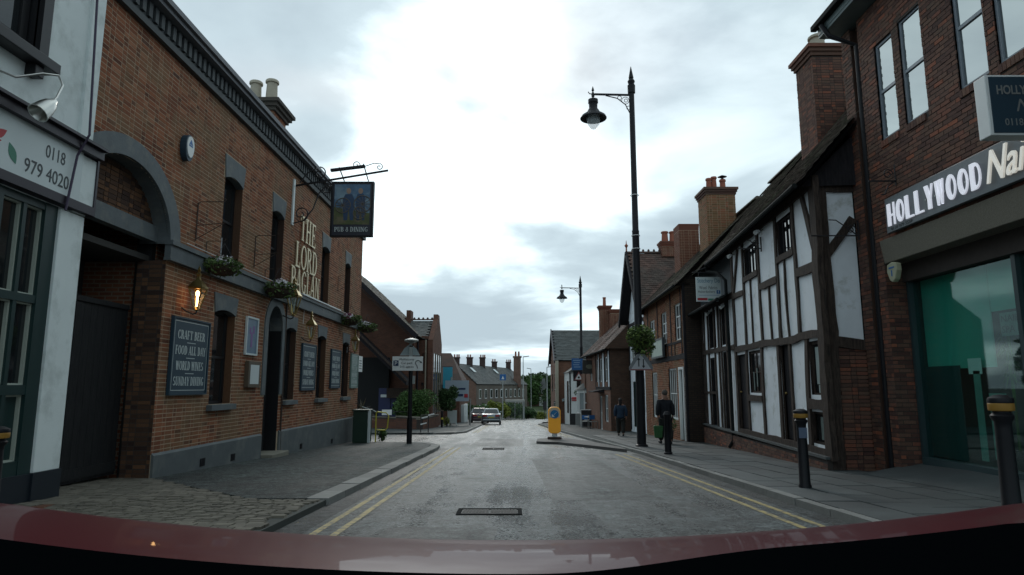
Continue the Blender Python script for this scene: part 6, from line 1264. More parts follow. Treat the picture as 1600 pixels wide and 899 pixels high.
# direction sign, banner, far left building
t = thing('direction_sign', 'large pale direction sign on grey posts beside the left pavement', 'sign', (-4, 55.5, gz(55)))
mb = MB(); mb.box(-5.6, -3.62, 55.4, 55.46, -.1, 1.62); p_ = part(t, 'panel', mb, mat('sign_pale', (.36, .43, .50), .5, .05, 2)); mb = MB(); mb.tube([(-3.5, 55.5, gz(56)), (-3.5, 55.5, .1)], .06, 8); mb.tube([(-5.1, 55.5, gz(56)), (-5.1, 55.5, 1.9)], .07, 8); part(t, 'post', mb, 'steel')
mb = MB(); mb.tube([(-4.95 + .16 * math.cos(R(d)), 55.38, .62 + .16 * math.sin(R(d))) for d in range(0, 361, 30)], .03, 4); mb.tube([(-4.95, 55.38, -.1), (-4.95, 55.38, .46)], .03, 4); mb.tube([(-4.95, 55.38, .78), (-5.1, 55.38, 1.2)], .03, 4); mb.box(-4.55, -3.9, 55.385, 55.4, .85, 1.0); mb.box(-4.6, -4.1, 55.385, 55.4, .3, .5); part(p_, 'print', mb, 'sign_navy'); mb = MB(); mb.box(-4.0, -3.7, 55.384, 55.4, .2, .5); part(p_, 'red_panel', mb, 'red_sign')
t = thing('banner', 'turquoise banner hanging vertically on the building beyond the office', 'banner', (-6.5, 67, 3)); mb = MB(); mb.box(-6.95, -6.0, 66.3, 66.36, .9, 3.05); part(t, 'cloth', mb, mat('turquoise', (.03, .30, .42), .6)); mb = MB(); mb.tube([(-7.1, 66.4, 3.1), (-6.0, 66.4, 3.1)], .04, 5); part(t, 'rail', mb, 'iron')
t = thing('low_shop_building', 'brown roofed building with white lower front behind the direction sign', 'building', (-7, 70, gz(70))); mb = MB(); mb.box(-16, -5.3, 67, 76, gz(70) - .3, 1.4); part(t, 'wall', mb, hbm); mb = MB(); mb.box(-5.32, -5.0, 69, 75, gz(72) - .2, -.8); part(t, 'shop_front', mb, 'offwhite')
mb = MB(); mb.add([(-16, 66.7, 1.3), (-4.9, 66.7, 1.3), (-4.9, 76.3, 1.3), (-16, 76.3, 1.3), (-16, 71, 4.7), (-6.6, 71, 4.7)], [(0, 1, 5, 4), (1, 2, 5), (2, 3, 4, 5)]); part(t, 'roof', mb, 'redtile')
# small items on left pavement
t = thing('small_post', 'black post with yellow band on the left pavement by the round tree', 'bollard', (-5.0, 47.5, gz(47.5))); mb = MB(); mb.tube([(0, 0, 0), (0, 0, 1.15)], .08, 8); part(t, 'post', mb, 'black_metal', world=False); mb = MB(); mb.tube([(0, 0, .55), (0, 0, .68)], .085, 8); part(t, 'band', mb, yl, world=False)
t = thing('white_board', 'white pavement board beyond the black post with yellow band', 'sign', (-4.7, 53, gz(53))); mb = MB(); mb.box(-.45, .3, -.05, .05, .2, 1.2); mb.box(-.45, -.38, -.06, .06, 0, .2); mb.box(.23, .3, -.06, .06, 0, .2); part(t, 'panel', mb, 'offwhite', world=False)
for k, (x, y, lab) in enumerate(((-2.95, 90, 'slim grey pole carrying the blue pedestrian sign beyond the cars'),)):
    t = thing('blue_sign', lab, 'sign', (x + 1.7, y, gz(y))); mb = MB(); mb.tube([(0, 0, 0), (0, 0, 6.2)], .07, 6); part(t, 'pole', mb, 'steel', world=False); mb = MB(); mb.box(-.42, .42, -.08, -.04, 5.3, 6.1); p_ = part(t, 'panel', mb, 'blue_sign', world=False); mb = MB(); mb.add([(-.2, -.09, 5.45), (.2, -.09, 5.45), (0, -.09, 5.9)], [(0, 1, 2)]); part(p_, 'symbol', mb, 'white', world=False)

# ============================================================ FAR TERRACE, SHELTER, TREES
tr = thing('brick_terrace', 'row of brick terraced houses with slate roofs at the end of the road', 'terrace', (-4, 110, gz(110)))
TA, TB = (-5.6, 104), (3.0, 132); TWf = Wall(TA, TB).face(1, -.3); L = TWf.L
tb = brickpat('terrace_brick', (.22, .10, .07), (.17, .08, .055), (.2, .18, .15)); tc = brickpat('terrace_front', (.15, .125, .10), (.12, .10, .08), (.12, .11, .1))
mb = MB(); TWf.box(mb, 0, L, -5, 1.55, -7, 0); part(tr, 'wall', mb, tc); mb = MB(); mb.add([TWf.p(-.05, -5, 0), TWf.p(-.05, -5, -8), TWf.p(-.05, 1.5, -8), TWf.p(-.05, 4.75, -3.6), TWf.p(-.05, 1.5, 0)], [(0, 1, 2, 3, 4)]); part(tr, 'gable', mb, tb)
tiles(tr, TWf.p(-.2, 1.5, .2), TWf.p(L, 1.5, .2), Vector(TWf.p(0, 3.3, -3.8)) - Vector(TWf.p(0, 0, 0)), 22, 'slate', seed=40, tw=.6, gauge=.3, sag=.02); mb = MB(); mb.poly(TWf.p(-.2, 4.8, -3.6), TWf.p(L, 4.8, -3.6), TWf.p(L, 1.5, -7.2), TWf.p(-.2, 1.5, -7.2)); part(tr, 'rear_slope', mb, 'slate')
for k, u in enumerate((.4, 6.4, 12.8, 19.5, L - 1)):
    c = TWf.p(u, 0, -3.6); mb = MB(); mb.box(c[0] - .5, c[0] + .5, c[1] - .4, c[1] + .4, 4.2, 5.6 + .25 * (k % 3)); mb.box(c[0] - .6, c[0] + .6, c[1] - .5, c[1] + .5, 5.6 + .25 * (k % 3), 5.8 + .25 * (k % 3)); ch_ = part(tr, 'chimney', mb, mat('sooty_brick', (.07, .045, .04), .9, .3, 3))
    for dx in (-.3, .1, .4)[:2 if k % 2 else 3]: mb = MB(); mb.tube([(c[0] + dx, c[1], 5.8 + .25 * (k % 3)), (c[0] + dx, c[1], 6.25 + .25 * (k % 3))], .12, 7); part(ch_, 'chimney_pot', mb, 'pot')
for k in range(10):
    u = 1.2 + k * 2.75
    for z0, z1 in ((-.8, .7), (-3.6, -1.8)): mb = MB(); TWf.box(mb, u, u + 1.0, z0, z1, .0, .03); w = part(tr, 'window', mb, 'white'); mb = MB(); TWf.box(mb, u + .1, u + .9, z0 + .1, z1 - .1, .03, .04); part(w, 'pane', mb, 'glass')
for u in (4, 16): mb = MB(); q = [TWf.p(u, 3.4, -1.9), TWf.p(u + 1.1, 3.4, -1.9), TWf.p(u + 1.1, 4.1, -2.7), TWf.p(u, 4.1, -2.7)]; mb.prism([tuple(Vector(x) + Vector((0, 0, .1))) for x in q], (0, 0, .06)); part(tr, 'rooflight', mb, 'offwhite')
t = thing('chimney', 'tall slim double chimney at the far end of the terrace', 'chimney', (1.0, 126, 2)); mb = MB(); mb.box(.3, 1.7, 125.5, 126.5, 1, 6.6); mb.box(.15, 1.85, 125.4, 126.6, 6.6, 6.9); part(t, 'stack', mb, tb); mb = MB(); mb.tube([(.7, 126, 6.9), (.7, 126, 7.8)], .18, 7); part(t, 'chimney_pot', mb, 'pot'); mb = MB(); mb.tube([(1.3, 126, 6.9), (1.3, 126, 7.8)], .18, 7); part(t, 'chimney_pot', mb, 'pot')
t = thing('brick_cottage', 'small brick building half hidden by trees right of the terrace', 'house', (8, 150, gz(150))); mb = MB(); mb.box(2.5, 7.5, 150, 158, -5, -.4); part(t, 'wall', mb, tb); mb = MB(); mb.add([(2, 149.5, -.5), (8, 149.5, -.5), (8, 158.5, -.5), (2, 158.5, -.5), (2.3, 154, 3), (7.7, 154, 3)], [(0, 1, 5, 4), (1, 2, 5), (2, 3, 4, 5), (3, 0, 4)]); part(t, 'roof', mb, 'slate'); mb = MB(); mb.box(6.2, 7, 149.9, 150, -3.2, -1.2); part(t, 'window', mb, 'white')
t = thing('bus_shelter', 'flat roofed pale shelter in front of the terrace', 'shelter', (.5, 100, gz(100))); z = gz(100); mb = MB(); mb.box(-1.0, 1.9, 98.6, 100.4, z + 2.5, z + 2.85); part(t, 'roof', mb, mat('shelter_roof', (.30, .30, .28), .6)); mb = MB()
for x in (-.9, .4, 1.8): mb.box(x, x + .08, 98.8, 98.9, z, z + 2.5); mb.box(x, x + .08, 100.2, 100.3, z, z + 2.5)
part(t, 'post', mb, 'steel'); mb = MB(); mb.box(-.9, 1.8, 100.24, 100.27, z + .4, z + 2.3); part(t, 'pane', mb, 'clear')
bush((-4.9, 96, gz(96)), (1.7, 1.4, 1.5), 'dark green hedge bush left of the yellow one below the terrace', 'leaf', 1800, .16, 11); bush((-2.6, 97, gz(97) + .4), (1.5, 1.3, 1.3), 'yellow flowering bush in front of the terrace', 'leaf_yellow', 1800, .15, 12); bush((-1.0, 98, gz(98)), (1.1, 1.1, 1.4), 'yellow green bush next to the shelter', 'leaf_yellow', 1200, .15, 13)
bush((.6, 103.5, gz(103)), (1.8, 1.0, 1.5), 'green shrub between the shelter and the terrace windows', 'leaf', 1500, .15, 21); bush((-6.3, 93, gz(93)), (1.5, 1.3, 1.3), 'dark hedge at the foot of the terrace gable, left of the green hedge bush', 'leaf_dark', 1500, .15, 22)
bush((2.4, 103, gz(103)), (1.6, 1.4, 1.0), 'dark bush right of the shelter', 'leaf_dark', 1500, .16, 14); bush((4.6, 106, gz(106) - .3), (1.3, 1.3, .75), 'low yellow green shrub on the bank beyond the bend', 'leaf_yellow', 1200, .15, 15); bush((8.2, 112, gz(112)), (2.6, 1.6, .8), 'long low shrub on the bank behind the signpost', 'leaf', 1800, .17, 16)
def tree(loc, h, r, label, seed, m='leaf_dark', n=4500, s=.3):
    t = thing('tree', label, 'tree', loc, 'trees beyond the end of the road'); rnd = random.Random(seed); mb = MB(); mb.tube([(0, 0, 0), (.1, 0, h * .3), (0, .1, h * .6)], [h * .04, h * .03, h * .015], 8)
    for k in range(6): a = rnd.uniform(0, 6.28); mb.tube([(0, 0, h * .3), (r * .5 * math.cos(a), r * .5 * math.sin(a), h * .6), (r * .8 * math.cos(a), r * .8 * math.sin(a), h * .75)], [h * .015, h * .01, h * .004], 5)
    part(t, 'trunk', mb, 'bark', world=False); mb = MB(); K = 13
    for k in range(K):
        a = rnd.uniform(0, 6.28); q = rnd.uniform(0, .75); z = h * rnd.uniform(.3, .92); sr = r * rnd.uniform(.3, .5) * (1.1 if z < h * .7 else .8); mb.leaves((r * q * math.cos(a), r * q * math.sin(a), z), (sr, sr, sr * .8), n // K, s, fill=.3, rnd=rnd)
    part(t, 'crown', mb, m, world=False, kind='stuff'); return t
trees = [(4, 150, 8.5, 4, 'dark tree just right of the terrace end'), (9.5, 158, 8.0, 4.5, 'dark rounded tree behind the brick cottage'), (13, 150, 8.2, 4.6, 'broad dark tree in the middle of the far row'), (17, 152, 8.5, 4.6, 'tall spreading tree left of the gabled building'), (9, 140, 5.5, 3.4, 'lower tree in front of the far row near the bend'), (13.5, 136, 5.5, 3.5, 'low dense tree beside the far right lamp column'), (-8, 165, 8, 5, 'tree crown behind the terrace roofs'), (21, 160, 9, 5, 'tree partly hidden by the gabled building'), (5.5, 170, 9.0, 5, 'tree on the skyline behind the cottage')]
for i, (x, y, h, r, lb) in enumerate(trees): tree((x, y, gz(y) - .2), h, r, lb, 50 + i, 'leaf_dark' if i % 3 else 'leaf')
mb = MB(); rnd = random.Random(77)
for k in range(60): x = -90 + k * 4; mb.leaves((x, 230 + rnd.uniform(-8, 8), gz(200) + rnd.uniform(2, 4.5)), (6, 5, 4.2), 160, .7, fill=.2, rnd=rnd)
o = part(None, 'treeline', mb, 'leaf_dark', world=False, kind='stuff'); tag(o, 'distant dark line of trees behind the end of the road', 'trees')

# ============================================================ STREET LAMPS
def lamp(loc, h, label, arm=1.75, r=.105, thick=6.3):
    t = thing('street_lamp', label, 'street lamp', loc, 'black heritage lamp posts'); mb = MB(); mb.lathe([(.2, 0), (.2, .05), (r * 1.25, .08), (r * 1.2, 3.2), (r * 1.25, 3.25), (r * 1.1, 3.3), (r * 1.0, thick), (r * 1.05, thick + .05), (r * .9, thick + .1), (r * .78, h - 1.0), (r * 1.1, h - .98), (r * 1.15, h - .7), (r * .8, h - .66), (r * 1.1, h - .55), (r * .6, h - .45), (r * .75, h - .42), (.01, h)], n=14); part(t, 'post', mb, 'black_metal', world=False, smooth=True)
    za = h - 1.05; mb = MB(); mb.bar((0, 0, za), (-arm + .05, 0, za + .03), .05, .06); mb.tube([(0, 0, za - 1.0), (-.06, 0, za - .7), (-.22, 0, za - .35), (-.5, 0, za - .12), (-.9, 0, za - .02)], .018, 6)
    for cx, cz, rr in ((-.22, -.2, .13), (-.11, -.47, .07), (-.42, -.1, .07), (-.2, -.2, .06)): mb.tube([(cx + rr * math.cos(a), 0, za + cz + rr * math.sin(a)) for a in [k * .63 for k in range(10)]], .012, 5, closed=True)
    mb.tube([(-arm + .05, 0, za + .03), (-arm - .12, 0, za + .05), (-arm - .16, 0, za + .12)], .018, 5); mb.lathe([(.05, -.1), (.06, 0), (.02, .1), (.05, .14), (.003, .3)], (-arm, 0, za + .03), 8); part(t, 'arm', mb, 'black_metal', world=False)
    zl = za - .15; mb = MB(); mb.lathe([(.13, .0), (.17, -.02), (.175, -.14), (.15, -.17), (.145, -.34), (.2, -.42), (.24, -.5), (.42, -.62), (.46, -.7), (.45, -.72), (.2, -.62), (.16, -.55)], (-arm, 0, zl), 20); part(t, 'lamp_head', mb, 'black_metal', world=False, smooth=True)
    mb = MB(); mb.lathe([(.22, -.6), (.235, -.75), (.2, -.92), (.1, -1.06), (.02, -1.1)], (-arm, 0, zl), 16); part(t, 'bowl', mb, mat('lamp_bowl', (.62, .70, .72), .08, alpha=.35), world=False, smooth=True); return t
l1 = lamp((4.15, 21.4, gz(21.4)), 12.95, 'tall near black lamp post carrying flower basket and two way traffic sign', arm=1.34, r=.118, thick=7.0)
l2 = lamp((5.72, 54, gz(54)), 12.3, 'distant black lamp post above the blue traffic sign', arm=1.55, r=.125)
mb = MB()
for z in (8.3, 6.9, 6.45): mb.tube([(4.15 + .14 * math.cos(a), 21.4 + .14 * math.sin(a), gz(21.4) + z) for a in [k * .63 for k in range(10)]], .012, 5, closed=True)
part(l1, 'strap', mb, 'white')
def signpanel(y, cx, z0, z1, w): pass
t = thing('traffic_sign', 'triangular two way traffic sign with black arrows on the near lamp post', 'sign', (4.1, 21.2, 1.6)); mb = MB(); yy = 21.15
mb.prism([(3.78, yy, 1.62), (4.53, yy, 1.62), (4.54, yy, 1.72), (4.36, yy, 2.05), (4.26, yy, 2.14), (4.05, yy, 2.14), (3.95, yy, 2.05), (3.77, yy, 1.72)], (0, .03, 0)); part(t, 'backing', mb, mat('sign_backing', (.17, .18, .19), .5)); mb = MB(); mb.prism([(3.84, yy, 1.66), (4.47, yy, 1.66), (4.155, yy, 2.13)], (0, -.012, 0)); p_ = part(t, 'panel', mb, mat('sign_pale_grey', (.42, .43, .45), .5)); 
mb = MB(); mb.box(3.8, 4.51, yy - .014, yy, 1.625, 1.66); part(p_, 'red_border', mb, mat('faded_red', (.25, .08, .08), .5))
mb = MB(); y2 = yy - .018
for cx, s in ((4.08, 1), (4.23, -1)):
    m0, z0, z1 = cx, 1.74, 1.98; mb.box(cx - .017, cx + .017, y2 - .004, y2 + .004, z0, z1)
    zt = z1 if s > 0 else z0; mb.prism([(cx - .055, y2 - .004, zt - .03 * s), (cx + .055, y2 - .004, zt - .03 * s), (cx, y2 - .004, zt + .05 * s)], (0, .008, 0))
part(p_, 'arrows', mb, 'black')
t = thing('lamp_basket', 'large round hanging basket of leafy flowers on the near lamp post', 'hanging basket', (4.2, 21.35, 2.6)); rnd = random.Random(70); mb = MB(); mb.lathe([(.1, -.25), (.3, -.1), (.33, .08)], n=12); part(t, 'basket', mb, 'coir', world=False); mb = MB(); mb.leaves((0, -.05, .05), (.46, .42, .38), 1100, .055, fill=.3, rnd=rnd); mb.leaves((.05, 0, -.2), (.42, .38, .3), 350, .05, fill=.4, rnd=rnd); mb.leaves((-.2, -.1, .25), (.22, .2, .2), 220, .05, rnd=rnd); part(t, 'foliage', mb, 'leaf_basket', world=False, kind='stuff'); mb = MB(); mb.leaves((0, -.1, .12), (.5, .46, .4), 520, .045, fill=.75, rnd=rnd); mb.leaves((.1, -.1, -.35), (.3, .3, .3), 120, .05, fill=.5, rnd=rnd); part(t, 'flowers', mb, mat('fresh_leaves', (.13, .19, .04), .7, .3, 6, island=.4), world=False, kind='stuff')
mb = MB()
for a in (0, 2.1, 4.2): mb.tube([(.3 * math.cos(a), .3 * math.sin(a), .1), (0, 0, .95)], .01, 4)
part(t, 'chains', mb, 'iron', world=False)
yy = 53.8
t = thing('blue_traffic_sign', 'blue rectangular sign with white lettering on the distant lamp post', 'sign', (5.3, yy, 2.4)); mb = MB(); mb.box(4.88, 5.8, yy - .03, yy, 2.45, 3.4); p_ = part(t, 'panel', mb, mat('motor_blue', (.02, .10, .27), .45))
for k in range(4): mb = MB(); mb.box(5.0 + .06 * (k % 2), 5.6 - .05 * (k % 3), yy - .036, yy - .03, 3.2 - .18 * k, 3.27 - .18 * k); part(p_, 'print', mb, mat('print_pale', (.2, .3, .45), .5))
t = thing('warning_triangle', 'small red edged warning triangle under the blue sign', 'sign', (5.45, yy, 1.9)); mb = MB(); mb.prism([(5.05, yy, 1.62), (5.85, yy, 1.62), (5.45, yy, 2.32)], (0, -.02, 0)); p_ = part(t, 'panel', mb, 'faded_red'); mb = MB(); mb.prism([(5.17, yy - .021, 1.69), (5.73, yy - .021, 1.69), (5.45, yy - .021, 2.17)], (0, -.006, 0)); part(p_, 'face', mb, 'offwhite'); mb = MB(); mb.prism([(5.45 + .09 * math.cos(a), yy - .028, 1.85 + .09 * math.sin(a)) for a in [k * .63 for k in range(10)]], (0, -.006, 0)); part(p_, 'symbol', mb, 'black')
mb = MB(); mb.box(5.0, 5.9, yy + .02, yy + .06, 1.55, 2.42); t2 = thing('sign_backboard', 'black backing board behind the warning triangle', 'sign', (5.45, yy, 1.5)); part(t2, 'panel', mb, 'black_metal')
t = thing('small_basket', 'small dark hanging basket low on the distant lamp post', 'hanging basket', (5.65, 53.7, .6)); mb = MB(); mb.leaves((0, 0, 0), (.65, .45, .35), 400, .08, rnd=random.Random(5)); part(t, 'foliage', mb, 'leaf_dark', world=False, kind='stuff')
# far lamp columns
cols = [(1.7, 100, 9.3, 'tallest slim grey lamp column standing beyond the shelter'), (3.6, 125, 8.9, 'slim grey lamp column just right of the tallest one'), (-1.0, 150, 8.3, 'very distant thin lamp column left of the tallest one'), (9.3, 140, 5.9, 'thin column in front of the far trees'), (5.2, 98, 7.6, 'grey lamp column at the mouth of the side road right of the bend')]
for i, (x, y, h, lb) in enumerate(cols):
    t = thing('lamp_column', lb, 'lamp column', (x, y, gz(y)), 'slim grey lamp columns in the distance'); mb = MB(); mb.tube([(0, 0, 0), (0, 0, h)], [.11, .06], 6); part(t, 'column', mb, 'steel', world=False); mb = MB(); mb.bar((0, 0, h), (.9 if i % 2 == 0 else -.8, 0, h + .12), .2, .12); part(t, 'lantern', mb, 'steel', world=False)
mb = MB(); t = thing('road_sign_pole', 'short pole with dark sign at the mouth of the side road', 'sign', (4.75, 96, gz(96))); mb.tube([(0, 0, 0), (0, 0, 2.6)], .06, 6); mb.box(-.25, .25, -.06, -.03, 1.4, 2.5); part(t, 'pole', mb, 'iron', world=False)

# ============================================================ BOLLARDS
def bollard():
    t = thing('bollard', '', 'bollard', (0, 0, 0), 'black bollards with gold bands'); mb = MB(); mb.lathe([(.105, -.1), (.105, .03), (.092, .05), (.078, .85), (.08, .9), (.105, .93), (.11, .95), (.085, .97), (.085, .985)], n=18); part(t, 'shaft', mb, 'black_metal', world=False, smooth=True)
    mb = MB(); mb.lathe([(.086, .985), (.115, .99), (.12, 1.0), (.12, 1.045), (.115, 1.05), (.086, 1.05)], n=18); part(t, 'band', mb, mat('gold_band', (.34, .18, .03), .5, .15, 20), world=False, smooth=True)
    mb = MB(); mb.lathe([(.118, 1.05), (.122, 1.065), (.115, 1.09), (.06, 1.115), (.01, 1.12)], n=18); part(t, 'cap', mb, 'black_metal', world=False, smooth=True); return t
bo = bollard(); bs_ = [((4.46, 6.05), 'largest nearest bollard in front of the salon window', 1.12), ((4.32, 9.95), 'bollard standing before the corner of the timber framed house', 1.02), ((-4.9, 6.35), 'bollard at the extreme left edge before the white shop', .86)]
for i, ((x, y), lb, s) in enumerate(bs_): o = place(bo, (x, y, gz(y)), 0, lb, i == 0); o.scale = (.86, .86, s)
t = thing('dark_post', 'plain black post on the kerb just in front of the walking man', 'bollard', (4.08, 17.5, gz(17.5))); mb = MB(); mb.lathe([(.11, -.1), (.11, .05), (.09, .07), (.085, 1.0), (.1, 1.02), (.06, 1.1)], n=14); part(t, 'shaft', mb, 'black_metal', world=False, smooth=True)
mb = MB(); mb.box(4.24, 4.36, 9.855, 9.86, .35, .5); tb_ = thing('bollard_sticker', 'small pale label stuck on the bollard before the timber framed house', 'label', (4.3, 9.85, .4)); part(tb_, 'label', mb, mat('sticker', (.1, .13, .2), .5))
# keep left bollard
t = thing('keep_left_bollard', 'yellow plastic keep left bollard with round blue arrow on the traffic island', 'bollard', (1.72, 27.0, gz(27) + .0)); mb = MB(); mb.box(-.28, .28, -.14, .14, 0, .1); part(t, 'base', mb, 'rusty_iron', world=False, bevel=.02); mb = MB(); mb.box(-.1, .1, -.08, .08, .1, .26); part(t, 'neck', mb, 'offwhite', world=False)
sh_ = [(-.16, .24), (.16, .24), (.25, .32), (.25, 1.14), (.2, 1.24), (.1, 1.29), (-.1, 1.29), (-.2, 1.24), (-.25, 1.14), (-.25, .32)]; yb = mat('yellow_plastic', (.80, .36, .03), .35, .06, 5, emit=(.9, .42, .03, .10))
mb = MB(); mb.prism([(x, -.13, z) for x, z in sh_], (0, .26, 0)); b_ = part(t, 'shell', mb, yb, world=False, bevel=.03); mb = MB(); mb.prism([(x * .86, -.14, .3 + (z - .3) * .97) for x, z in [(-.25, .88), (.25, .88), (.25, 1.14), (.2, 1.24), (.1, 1.29), (-.1, 1.29), (-.2, 1.24), (-.25, 1.14)]], (0, .02, 0)); part(b_, 'upper_face', mb, mat('pale_plastic', (.62, .50, .36), .4), world=False)
mb = MB(); mb.prism([(.17 * math.cos(a), -.15, 1.0 + .17 * math.sin(a)) for a in [k * math.pi / 12 for k in range(24)]], (0, .02, 0)); d_ = part(b_, 'sign_disc', mb, mat('disc_blue', (.015, .17, .38), .4), world=False)
mb = MB(); mb.bar((.09, -.156, 1.09), (-.05, -.156, .95), .008, .04, up=(0, 1, 0)); mb.prism([(-.11, -.16, .89), (-.11, -.16, 1.01), (.01, -.16, .89)], (0, .008, 0)); part(d_, 'arrow', mb, 'white', world=False)
# A boards and chairs outside the row
t = thing('a_board', 'grey metal pavement board by the far lamp post', 'sign', (5.1, 49.2, gz(49))); mb = MB(); mb.box(-.4, .35, -.05, .05, .1, .95); part(t, 'panel', mb, 'steel', world=False)
t = thing('a_board', 'white framed chalk board standing next to the cafe tables', 'sign', (5.35, 47.3, gz(47.3))); mb = MB(); mb.box(-.42, .42, -.02, .02, .08, 1.2); part(t, 'panel', mb, 'black', world=False); mb = MB()
for q in ((-.47, -.42, 0, 1.25), (.42, .47, 0, 1.25), (-.42, .42, 1.2, 1.25)): mb.box(q[0], q[1], -.03, .03, q[2], q[3])
mb.box(-.25, .25, -.03, -.02, .8, .84); mb.box(-.2, .2, -.03, -.02, .5, .54); part(t, 'frame', mb, 'white', world=False)
def cafe_table(): 
    t = thing('cafe_table', 'round metal table outside the half timbered house', 'table', (5.2, 44.6, gz(44.6))); mb = MB(); mb.lathe([(.35, .72), (.36, .74), (.35, .76)], n=14); part(t, 'tabletop', mb, 'steel', world=False); mb = MB(); mb.tube([(0, 0, .04), (0, 0, .72)], .03, 6); mb.lathe([(.22, 0), (.2, .04), (.03, .06)], n=10); part(t, 'pedestal', mb, 'iron', world=False)
cafe_table()
def chair():
    t = thing('cafe_chair', '', 'chair', (0, 0, 0), 'cafe chairs outside the half timbered house'); mb = MB(); mb.box(-.22, .22, -.22, .22, .43, .47); part(t, 'seat', mb, 'steel', world=False, bevel=.01); mb = MB(); mb.box(-.2, .2, .18, .22, .58, .86); part(t, 'backrest', mb, 'blue_sign', world=False, bevel=.01)
    for sx in (-1, 1):
        for sy in (-1, 1): mb = MB(); mb.tube([(.2 * sx, .2 * sy, .0), (.2 * sx, .2 * sy, .88 if sy > 0 else .43)], .014, 5); part(t, 'leg', mb, 'steel', world=False)
    return t
ch = chair()
for i, (x, y, a, lb) in enumerate(((5.0, 45.4, 2.9, 'cafe chair on the far side of the round table with blue back'), (5.35, 43.8, .3, 'cafe chair on the near side of the round table with blue back'))): place(ch, (x, y, gz(y)), a, lb, i == 0)

# ============================================================ PEOPLE
def skin_body(parent, name, nodes, edges, m, sub=2, root=0):
    me = bpy.data.meshes.new(name); me.from_pydata([n[:3] for n in nodes], edges, []); o = bpy.data.objects.new(name, me); COL.objects.link(o); o.parent = parent
    o.modifiers.new('skin', 'SKIN'); sv = me.skin_vertices or None
    if not me.skin_vertices:
        bpy.context.view_layer.objects.active = o; bpy.context.view_layer.update()
    for i, n in enumerate(nodes):
        me.skin_vertices[0].data[i].radius = (n[3], n[4] if len(n) > 4 else n[3]); me.skin_vertices[0].data[i].use_root = (i == root)
    s = o.modifiers.new('sub', 'SUBSURF'); s.levels = sub; s.render_levels = sub
    bpy.context.view_layer.update(); dg = bpy.context.evaluated_depsgraph_get(); m2 = bpy.data.meshes.new_from_object(o.evaluated_get(dg)); o.modifiers.clear(); o.data = m2; m2.name = name
    m2.materials.clear(); m2.materials.append(M.get(m) or MATS[m]); m2.polygons.foreach_set('use_smooth', [True] * len(m2.polygons)); bpy.data.meshes.remove(me); return o
skin_m = mat('skin', (.38, .21, .15), .6); jk = mat('black_jacket', (.010, .012, .018), .85, .3, 12, bump=.6, bscale=14); trs = mat('dark_trousers', (.022, .024, .022), .9, .3, 9, bump=.5, bscale=14); hr1 = mat('short_grey_hair', (.09, .075, .065), .9, .3, 60); hr2 = mat('dark_hair', (.018, .013, .012), .7, .3, 60); jb = mat('navy_jacket', (.012, .035, .07), .8, .3, 12, bump=.5, bscale=14); shoe = mat('dark_shoes', (.012, .011, .011), .5)
